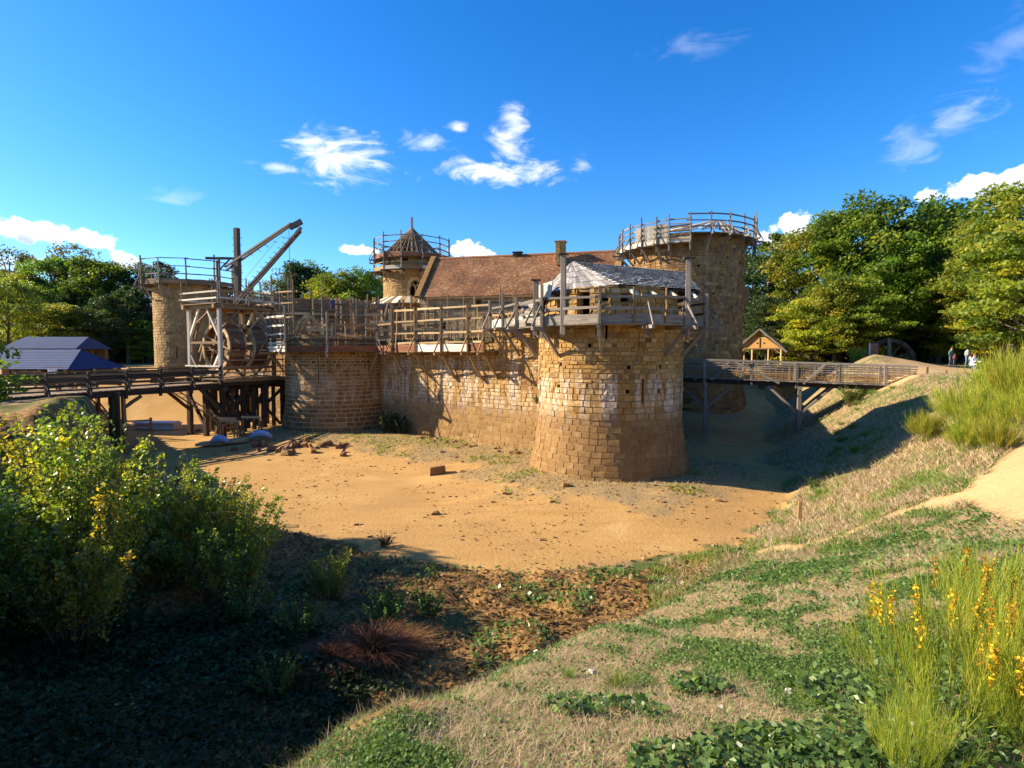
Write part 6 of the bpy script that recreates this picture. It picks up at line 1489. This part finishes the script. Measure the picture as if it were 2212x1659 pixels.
# shrubs: stems with leafy twigs, as bmesh-free arrays
def gen_shrub(seed, H, Rr, nst, twigs, per, size, lean=.5, tmean=.5):
    r = np.random.default_rng(seed); m = MB(); LC = []; LT = []
    for s in range(nst):
        th = r.uniform(0, 2 * PI); rr = Rr * math.sqrt(r.uniform(.02, 1)); h = H * r.uniform(.6, 1.05) * (1 - .25 * rr / Rr)
        b = np.array([.25 * rr * math.cos(th), .25 * rr * math.sin(th), -.1]); e = np.array([rr * math.cos(th) * 1.05, rr * math.sin(th) * 1.05, h])
        mid = b * .5 + e * .5 + np.array([-.12 * rr * math.cos(th), -.12 * rr * math.sin(th), .12 * h])
        C = lambda f: (1 - f) ** 2 * b + 2 * f * (1 - f) * mid + f * f * e
        m.tube([C(f) for f in (0, .33, .66, 1)], [.018, .013, .008, .003], 4); st_t = np.clip(r.normal(tmean, .2), 0, 1)
        for q in range(twigs):
            f = r.uniform(.22, 1.0); p = C(f); d = unit(np.array([math.cos(th), math.sin(th), .5]) * .5 + r.normal(0, .75, 3)); L = r.uniform(.15, .5) * H * .26 * (1.25 - f)
            if q % 2 == 0: m.tube([p, p + d * L], [.004, .0015], 3)
            n = per; g = r.uniform(.1, 1.05, n)[:, None]; LC.append(p + d * L * g + r.normal(0, .045 * H * .3, (n, 3))); LT.append(np.clip(st_t + r.normal(0, .17, n), 0, 1))
    LC = np.concatenate(LC); LT = np.concatenate(LT); V, Q = leaf_quads(LC, size, .7, r, .62)
    return mk_mesh('shrub_leaves', V, Q, None, np.repeat(LT, 4), L_BUSH), mk_mesh('shrub_stems', np.concatenate(m.V), np.concatenate(m.Q), np.concatenate(m.T), np.concatenate(m.tt), M_STEM)
def shrub(me, x, y, label, group=None, s=1.0, rz=0, name='shrub', dz=0, mat=None):
    t = root(name, label, 'bush', (x, y, float(groundv(np.array([x]), np.array([y]))[0]) + dz), group, rz); t.scale = (s, s, s)
    a = me[0]
    if mat: a = me[0].copy(); a.materials.clear(); a.materials.append(mat)
    link('leaves', a, t); link('stems', me[1], t); return t
S1 = gen_shrub(201, 4.0, 1.7, 36, 26, 11, .085, tmean=.7); S2 = gen_shrub(202, 3.2, 1.6, 38, 24, 10, .075, tmean=.5); S4 = gen_shrub(207, 4.9, .8, 9, 30, 9, .075, tmean=.72); S3 = gen_shrub(203, 1.3, .8, 26, 18, 9, .06, tmean=.4)
GB = 'leafy shrubs in front of the timber bridge'
for x, y, s, l in ((-7.9, 9.9, .98, 'tall thin shoots rising out of the tallest yellowing shrub'), (-9.0, 10.8, 1.0, 'thin yellow shoots at the picture edge above the shrubs'), (-7.6, 12.4, .72, 'airy shoots over the fresh green shrub'), (-6.2, 12.6, .6, 'last airy shoots of the row before the sand')): shrub(S4, x, y, l, 'thin shoots above the shrubs', s, x)
for me, x, y, s, rz, l in ((S1, -8.3, 10.4, 1.03, .3, 'yellowing glossy shrub, tallest of those before the bridge'), (S1, -9.9, 11.8, 1.05, 2.1, 'yellow flecked shrub at the picture edge, behind the tallest'), (S1, -7.3, 9.2, .78, 3.9, 'yellow green shrub in front of the tallest one'),
                           (S2, -7.6, 12.8, 1.0, 1.0, 'fresh green shrub under the bridge shadow'), (S2, -6.3, 12.2, .86, 4.0, 'open green shrub reaching out over the bare sand'), (S2, -8.9, 13.8, 1.1, 5.2, 'green shrub between the yellowing ones and the open one'),
                            (S2, -9.0, 8.8, 1.05, 2.6, 'dense green shrub cut by the picture edge'), 
                           (S2, -4.4, 13.3, .45, 2.2, 'little sprawling shrub at the end of the row, on the sand edge'), (S1, -8.4, 16.0, .55, 1.2, 'small shrub with a leaning spray before the crane'), ):
    shrub(me, x, y, l, GB, s, rz)
for x, y, s, l in ((-2.6, 11.6, .75, 'dark green bramble clump in the brown earth below the slope'), (-4.0, 10.2, .62, 'bright green weed clump beside the dead ferns'), (-1.9, 12.4, .6, 'second dark bramble clump, nearer the sand'), (-5.2, 10.6, .7, 'shaded bramble clump left of the bright green weeds'), (-3.6, 8.2, .55, 'grey leaved weed clump in the shade')):
    shrub(S3, x, y, l, 'weed clumps in the brown earth', s, x, mat=L_BRAM)
shrub(S3, -9.2, 41.6, 'dark bush in the corner between the gate tower and the curtain wall', None, 1.5, mat=L_DARK)
shrub(S3, -8.1, 41.0, 'lower dark bush right of the corner bush', None, 1.0, 2.0, mat=L_DARK)
shrub(S3, 1.5, 33.4, 'green tuft growing out of the curtain wall near the nearest tower', None, .45, dz=3.0, mat=L_BRAM)
shrub(S3, -4.3, 18.6, 'small charred looking bush alone on the bare sand', None, .4, mat=leaf_mat('leaves_charred', [(0, (.02, .01, .006)), (1, (.08, .035, .015))], .1))
shrub(S3, 13.2, 24.2, 'spiky green weed at the edge of the tower shadow on the bank', None, .5, mat=L_BRAM)
shrub(S2, 22.5, 37.0, 'green sapling under the end of the footbridge', None, .5, mat=L_GREEN)
for k, (x, y, s) in enumerate(((30.5, 49.5, .8), (33.3, 54, .9), (29.0, 53, .7), (27.5, 50, .6), (38.5, 54.5, .7), (31.5, 51.5, .5), (25.5, 57, .8))):
    shrub(S2, x, y, 'rough green and rust scrub on the mound behind the footbridge', 'scrub on the mound', s * .7, k, mat=L_OLIVE if k % 2 else L_GREEN)

# wisp plants: broom, dead fern, grass tufts
def gen_wisps(seed, H, Rr, n, width, seg_=3, droop=.25, tmean=.55, upright=.75, tsd=.2, basew=.25, out=1.0):
    r = np.random.default_rng(seed); th = r.uniform(0, 2 * PI, n); rr = np.sqrt(r.random(n)); h = H * r.uniform(.45, 1.05, n) * (1 - .35 * rr)
    th2 = th + r.normal(0, .5, n)
    B0 = np.stack([basew * Rr * rr * np.cos(th), basew * Rr * rr * np.sin(th), np.full(n, -.03)], -1); ax = r.uniform(0, 2 * PI, n)
    D_ = np.stack([out * Rr * rr * np.cos(th2) + r.normal(0, .16 * Rr, n), out * Rr * rr * np.sin(th2) + r.normal(0, .16 * Rr, n), h], -1)
    W_ = np.stack([np.cos(ax), np.sin(ax), 0 * ax], -1) * width
    st_ = r.uniform(0, .6, n)[:, None] * (upright < 1)
    V = []; 
    for k in range(seg_ + 1):
        f = st_ + (1 - st_) * k / seg_; P = B0 + np.concatenate([D_[:, :2] * f ** 1.6, (D_[:, 2:] * (f - droop * f ** 3 * .6))], 1)
        w = W_ * (1 - .8 * k / seg_); V += [P - w, P + w]
    V = np.stack(V, 1); base = (np.arange(n) * (2 * seg_ + 2))[:, None]
    Q = np.concatenate([base + np.array([2 * k, 2 * k + 1, 2 * k + 3, 2 * k + 2]) for k in range(seg_)]); t_ = np.clip(r.normal(tmean, tsd, n), 0, 1)
    return V.reshape(-1, 3), Q, np.repeat(t_, 2 * seg_ + 2), B0 + D_ * [1, 1, 1 - droop * .6]
def wisp_plant(name, label, cat, x, y, arr, mat, part='stems', group=None, s=1.0, rz=0, flowers=0, dz=0.0):
    t = root(name, label, cat, (x, y, float(groundv(np.array([x]), np.array([y]))[0]) + dz), group, rz); t.scale = (s, s, s)
    link(part, arr[0], t)
    if flowers and arr[1] is not None: link('flowers', arr[1], t)
    return t
def wisps_mesh(nm, mat, fl=0, **kw):
    V, Q, tt, tips = gen_wisps(**kw); me = mk_mesh(nm, V, Q, None, tt, mat); fm = None
    if fl:
        r = np.random.default_rng(5); pick = r.choice(len(tips), fl); C_ = []
        for p in pick:
            k = 26; f = r.uniform(0, 1, k)[:, None]; C_.append(tips[p] + (f * [0, 0, -.16]) + r.normal(0, .010, (k, 3)))
        V, Q = leaf_quads(np.concatenate(C_), .016, .2, r, .8); fm = mk_mesh(nm + '_flowers', V, Q, None, np.repeat(r.random(len(V) // 4), 4), M_FLOWER)
    return me, fm
def gen_broom(seed, H, Rr, nst, nsh, width, fl=0, nm='broom'):
    r = np.random.default_rng(seed); A0 = []; A1 = []; A2 = []; WD = []; TT = []; FL = []
    for s in range(nst):
        th = r.uniform(0, 2 * PI); q = math.sqrt(r.random()); h = H * r.uniform(.5, 1.08) * (1 - .3 * q); o = np.array([math.cos(th), math.sin(th), 0])
        b = o * q * Rr * .45; e = o * q * Rr * 1.0 + r.normal(0, .1 * Rr, 3) * [1, 1, 0] + [0, 0, h]; mid = b * .5 + e * .5 - o * q * Rr * .12 + [0, 0, h * .06]
        C = lambda f: (1 - f) ** 2 * b + 2 * f * (1 - f) * mid + f * f * e
        for k in range(4): A0.append(C(k / 4)); A1.append(C((k + .5) / 4)); A2.append(C((k + 1) / 4)); WD.append(width * (1.5 - .25 * k)); TT.append(.35)
        t0 = np.clip(r.normal(.6, .2), 0, 1); d0 = unit(e - b)
        for k in range(nsh):
            f = r.uniform(.25, 1.0) ** .8; p0 = C(f); d = unit(d0 * .9 + r.normal(0, .33, 3) + [0, 0, .35]); L = H * r.uniform(.10, .30)
            A0.append(p0); A1.append(p0 + d * L * .5 + [0, 0, .01]); A2.append(p0 + unit(d + [0, 0, .3]) * L + r.normal(0, .01, 3)); WD.append(width * .8); TT.append(np.clip(t0 + r.normal(0, .2), 0, 1))
        FL.append(e)
    A0, A1, A2, WD, TT = map(np.array, (A0, A1, A2, WD, TT)); n = len(A0); ax = unit(r.normal(0, 1, (n, 3)) * [1, 1, .2]) * WD[:, None]
    V = np.stack([A0 - ax, A0 + ax, A1 - ax * .8, A1 + ax * .8, A2 - ax * .3, A2 + ax * .3], 1); k = (np.arange(n) * 6)[:, None]
    Q = np.concatenate([k + np.array([0, 1, 3, 2]), k + np.array([2, 3, 5, 4])]); me = mk_mesh(nm, V.reshape(-1, 3), Q, None, np.repeat(TT, 6), L_BROOM); fm = None
    if fl:
        FL = sorted(FL, key=lambda q: -q[2])[:fl]
        C_ = np.concatenate([e + r.uniform(0, 1, (60, 1)) * [0, 0, -.20] + r.normal(0, .009, (60, 3)) for e in FL]); V, Q = leaf_quads(C_, .018, .2, r, .8)
        fm = mk_mesh(nm + '_flowers', V, Q, None, np.repeat(r.random(len(V) // 4), 4), M_FLOWER)
    return me, fm
BR1 = gen_broom(1, 2.0, 1.1, 110, 42, .006); BR2 = gen_broom(2, .92, .5, 85, 26, .0018, 15, 'broom_near'); BR1b = gen_broom(6, 1.7, 1.2, 90, 46, .006)
GBR = 'broom bushes on the bank above the shaded moat'
BL = ['far round broom bush at the crest, touching the sandy path', 'tall broom bush in the middle of the row on the crest', 'narrow broom bush at the left end of the row, low on the bank', 'broad broom bush in front of the row, above the sand patch',
      'rearmost broom bush beyond the tall one', 'smallest broom bush, lowest on the bank at the left', 'broom bush at the picture edge just above the sand patch', 'small broom bush between the lowest one and the sand patch',
      'broom bush cut by the picture edge, high on the crest', 'low broom bush behind the left end of the row', 'broom bush below the broad one, leaning over the dry slope']
for k, (x, y, s) in enumerate(((17.6, 21.5, 1.15), (18.9, 20.6, 1.25), (16.3, 19.3, .85), (17.6, 18.6, 1.1), (19.6, 22.5, 1.1), (15.2, 18.6, .6), (18.8, 18.3, 1.2), (14.6, 16.8, .6), (20.5, 20.5, 1.2), (16.9, 22.8, .7), (16.4, 17.6, .9))):
    wisp_plant('broom_bush', BL[k], 'bush', x, y, BR1 if k % 2 else BR1b, L_BROOM, group=GBR, s=s * .95, rz=k * 1.3)
for x, y, s, l, fl in ((2.22, 2.75, .92, 'bright yellow green broom with small yellow flowers, closest to the viewer', 1), (2.8, 3.1, .95, 'flowering broom at the picture corner, behind the closest one', 1), (2.45, 2.45, .7, 'low broom sprays in the picture corner', 1), (3.5, 3.8, .9, 'taller broom sprays at the picture edge above the corner', 0), (1.75, 2.35, .45, 'short broom shoots among the bramble leaves', 0)):
    wisp_plant('broom_bush', l, 'bush', x, y, BR2, L_BROOM, group='broom bushes in the near corner', s=s, rz=x * 3, flowers=fl, dz=-.02)
FN = wisps_mesh('fern', L_FERN, seed=3, H=.8, Rr=.75, n=1500, width=.009, seg_=3, upright=.5, droop=.7)
for x, y, s, l in ((-2.5, 9.6, 1.1, 'clump of dead red brown fern in the earth below the slope'), (-2.0, 10.1, .8, 'smaller dead fern clump behind the red brown one'), (-3.1, 9.2, .8, 'rust coloured fern clump at the shade edge')):
    wisp_plant('dead_fern', l, 'fern', x, y, FN, L_FERN, 'fronds', 'dead ferns', s, x)
TF = wisps_mesh('tuft', L_GRASS, seed=4, H=.4, Rr=.25, n=260, width=.004, seg_=2, tmean=.95, droop=.5, tsd=.06)
r_ = np.random.default_rng(9)
for k in range(26):
    f = r_.random(); y = 3 + 14 * f; x = r_.uniform(.05, .8) * y + .2
    wisp_plant('grass_tuft', 'fresh green grass tuft standing out of the dry slope', 'grass tuft', x, y, TF, L_GRASS, 'blades', 'grass tufts on the slope', r_.uniform(.25, .6), k)
for k in range(16):
    x, y = r_.uniform(9.5, 24), 0; y = 19 + (x - 9.5) * 1.25 + r_.normal(0, .8)
    wisp_plant('grass_tuft', 'fresh green grass tuft at the foot of the shaded bank', 'grass tuft', x, y, TF, L_GRASS, 'blades', 'grass tufts at the bank foot', r_.uniform(1, 2), k)

# turf: blades, weeds, litter (nobody could count them)
def scatter(n, y0, y1, x0f, x1f, power, seed):
    r = np.random.default_rng(seed); y = y0 + (y1 - y0) * r.random(n) ** power; x = y * r.uniform(x0f, x1f, n); return x, y, r
def blades(name, label, n, y0, y1, xa, xb, power, h, w, seed, cond, cat='grass', mat=None, pts=None, gth=.6, lean=.9):
    x, y, r = scatter(n, y0, y1, xa, xb, power, seed)
    if pts is not None: x, y = pts(r, n)
    s, e, g, p, d, dw, cs = covers(x, y); keep = cond(x, y, s, e, g, d, dw, cs, r); x, y, g, e = x[keep], y[keep], g[keep], e[keep]; z = groundv(x, y); k = len(x)
    dist = np.hypot(x, y); sc = np.clip(dist / 6, .7, 4); hh = h * r.uniform(.5, 1.5, k) * np.clip(dist / 8, .8, 1.6); ww = w * sc
    th = r.uniform(0, 2 * PI, k); ln = r.normal(0, lean, (k, 2)) * hh[:, None]
    dx, dy = np.cos(th) * ww, np.sin(th) * ww
    V = np.stack([np.stack([x - dx, y - dy, z - .01], -1), np.stack([x + dx, y + dy, z - .01], -1), np.stack([x + ln[:, 0], y + ln[:, 1], z + hh], -1)], 1)
    t_ = np.clip(np.where(g + r.normal(0, .12, k) > gth, r.normal(.93, .08, k), r.normal(.42, .2, k)), 0, 1)
    T_ = np.arange(k * 3).reshape(-1, 3); o = link(name, mk_mesh(name, V.reshape(-1, 3), None, T_, np.repeat(t_, 3), mat or L_GRASS)); return tag(o, label, cat, kind='stuff')
off_sand = lambda x, y, s, e, g, d, dw, cs, r: (s < .35) & (e < .55) & (d > -.3)
blades('grass', 'short dry and green grass on the near slope', 340000, 1.6, 14, -.5, 1.6, 1.9, .040, .0028, 301, lambda x, y, s, e, g, d, dw, cs, r: (s < .45) & ((e < .8) | (cs < .9)) & (d > 0), lean=1.35)
blades('grass', 'tufty dry grass on the bank of the shaded moat', 90000, 12, 44, .25, 1.0, 1.2, .10, .005, 302, lambda x, y, s, e, g, d, dw, cs, r: (s < .4) & (d > -.2), gth=.42)
blades('grass', 'thin dry turf at the foot of the castle walls', 46000, 25, 46, -.45, .35, 1.0, .06, .004, 303, lambda x, y, s, e, g, d, dw, cs, r: (s < .5) & (d < 0) & (dw > .3) & (dw < 6))
blades('grass', 'sparse dead grass on the brown earth', 30000, 5, 20, -.75, .4, 1.3, .06, .004, 304, lambda x, y, s, e, g, d, dw, cs, r: (e > .4) & (r.random(len(x)) < .5), mat=L_FERN)
def leaves(name, label, n, y0, y1, xa, xb, power, size, lift, seed, cond, mat, cat='weeds', clump=0):
    x, y, r = scatter(n, y0, y1, xa, xb, power, seed)
    if clump:
        m_ = n // clump; cx, cy = x[:m_], y[:m_]; x = np.repeat(cx, clump) + r.normal(0, .09, m_ * clump) * np.repeat(np.clip(cy / 5, .6, 2), clump); y = np.repeat(cy, clump) + r.normal(0, .09, m_ * clump) * np.repeat(np.clip(cy / 5, .6, 2), clump)
    s, e, g, p, d, dw, cs = covers(x, y); keep = cond(x, y, s, e, g, d, dw, cs, r); x, y = x[keep], y[keep]; z = groundv(x, y); k = len(x); sc = np.clip(np.hypot(x, y) / 6, .6, 2.2)
    C_ = np.stack([x, y, z + lift * r.uniform(.1, 1.3, k) * sc], -1); N_ = unit(r.normal(0, .55, (k, 3)) + [0, 0, 1]); V, Q = leaf_quads(C_, 1.0, r=r, N=N_, aspect=.75)
    Cc = np.repeat(C_, 4, 0); V = Cc + (V - Cc) * np.repeat(size * sc, 4)[:, None]
    t_ = np.clip(r.normal(.5, .25, k), 0, 1); o = link(name, mk_mesh(name, V, Q, None, np.repeat(t_, 4), mat)); return tag(o, label, cat, kind='stuff')
leaves('weed_leaves', 'small clover and weed leaves in green patches of the near slope', 200000, 1.7, 14, -.4, 1.0, 1.7, .032, .035, 311, lambda x, y, s, e, g, d, dw, cs, r: (s < .35) & ((e < .5) | (cs < .7)) & (d > 0) & (g + .25 * vnoise(x, y, .12, 41) + r.normal(0, .07, len(x)) > .63), L_WEED, clump=9)
leaves('weed_leaves', 'scattered single weed leaves among the dry blades', 30000, 1.7, 16, -.4, 1.05, 1.7, .035, .03, 321, lambda x, y, s, e, g, d, dw, cs, r: (s < .35) & (d > 0) & (e < .6), L_WEED, clump=5)
leaves('weed_leaves', 'weeds coloured near black to deepen the shade on the slope at the picture corner', 36000, 3, 11, -.98, -.1, 1.0, .06, .07, 331, lambda x, y, s, e, g, d, dw, cs, r: (e > .3) & (x < -1.3 - .15 * y * r.random(len(x))), L_SHADEWEED, clump=10)
leaves('bramble_leaves', 'broad bramble leaves sprawling at the bottom of the picture', 14000, 1.6, 3.8, .0, .95, 1.0, .07, .10, 312, lambda x, y, s, e, g, d, dw, cs, r: (vnoise(x, y, .45, 31) + .8 * (x / y - .35) - .12 * (y - 2.3) > .38), L_BRAM, 'brambles', clump=9)
leaves('leaf_litter', 'dead leaves and clods strewn over the brown earth below the slope', 24000, 6, 21, -.85, .45, 1.2, .05, .03, 313, lambda x, y, s, e, g, d, dw, cs, r: (e > .35), L_LITTER, 'litter', clump=4)
leaves('weed_leaves', 'low weeds in patches along the sand edge and the brown earth', 36000, 6, 24, -.85, .6, 1.1, .05, .05, 314, lambda x, y, s, e, g, d, dw, cs, r: (e > .3) & (vnoise(x, y, 1.4, 33) > .6), L_BRAM, clump=10)
leaves('weed_leaves', 'low green weeds in the turf round the towers', 26000, 22, 44, -.45, .35, 1.0, .05, .03, 315, lambda x, y, s, e, g, d, dw, cs, r: (s < .5) & (d < 0) & (dw < 5.5) & (vnoise(x, y, 1.6, 34) > .62), L_OLIVE, clump=10)

# pebbles and clods trodden into the sand
def pebbles(name, label, n, seed, cond, s0, mat):
    r = np.random.default_rng(seed); x = r.uniform(-24, 14, n); y = 16 + 24 * r.random(n) ** 1.4
    s, e, g, p, d, dw, cs = covers(x, y); keep = cond(x, y, s, d, dw); x, y = x[keep], y[keep]; k = len(x); z = groundv(x, y)
    B_ = np.array([[-1, -1, -1], [1, -1, -1], [1, 1, -1], [-1, 1, -1], [-.6, -.6, 1], [.6, -.6, 1], [.6, .6, 1], [-.6, .6, 1]]) * [1, .8, .5]
    V = np.stack([x, y, z], -1)[:, None] + B_[None] * (s0 * np.exp(r.normal(0, .6, k)))[:, None, None] * r.uniform(.7, 1.3, (k, 8, 3))
    Q = (np.arange(k) * 8)[:, None, None] + BOXQ[None]; o = link(name, mk_mesh(name, V.reshape(-1, 3), Q.reshape(-1, 4), None, np.repeat(r.random(k), 8), mat)); return tag(o, label, 'gravel', kind='stuff')
pebbles('gravel', 'small pebbles and clods trodden into the bare sand', 9000, 401, lambda x, y, s, d, dw: (s > .5) & (vnoise(x, y, 2.2, 51) > .35), .022, M_STA)
pebbles('gravel', 'chips of stone scattered over the turf below the walls', 9000, 402, lambda x, y, s, d, dw: (d < 0) & (s < .6), .032, M_STW)
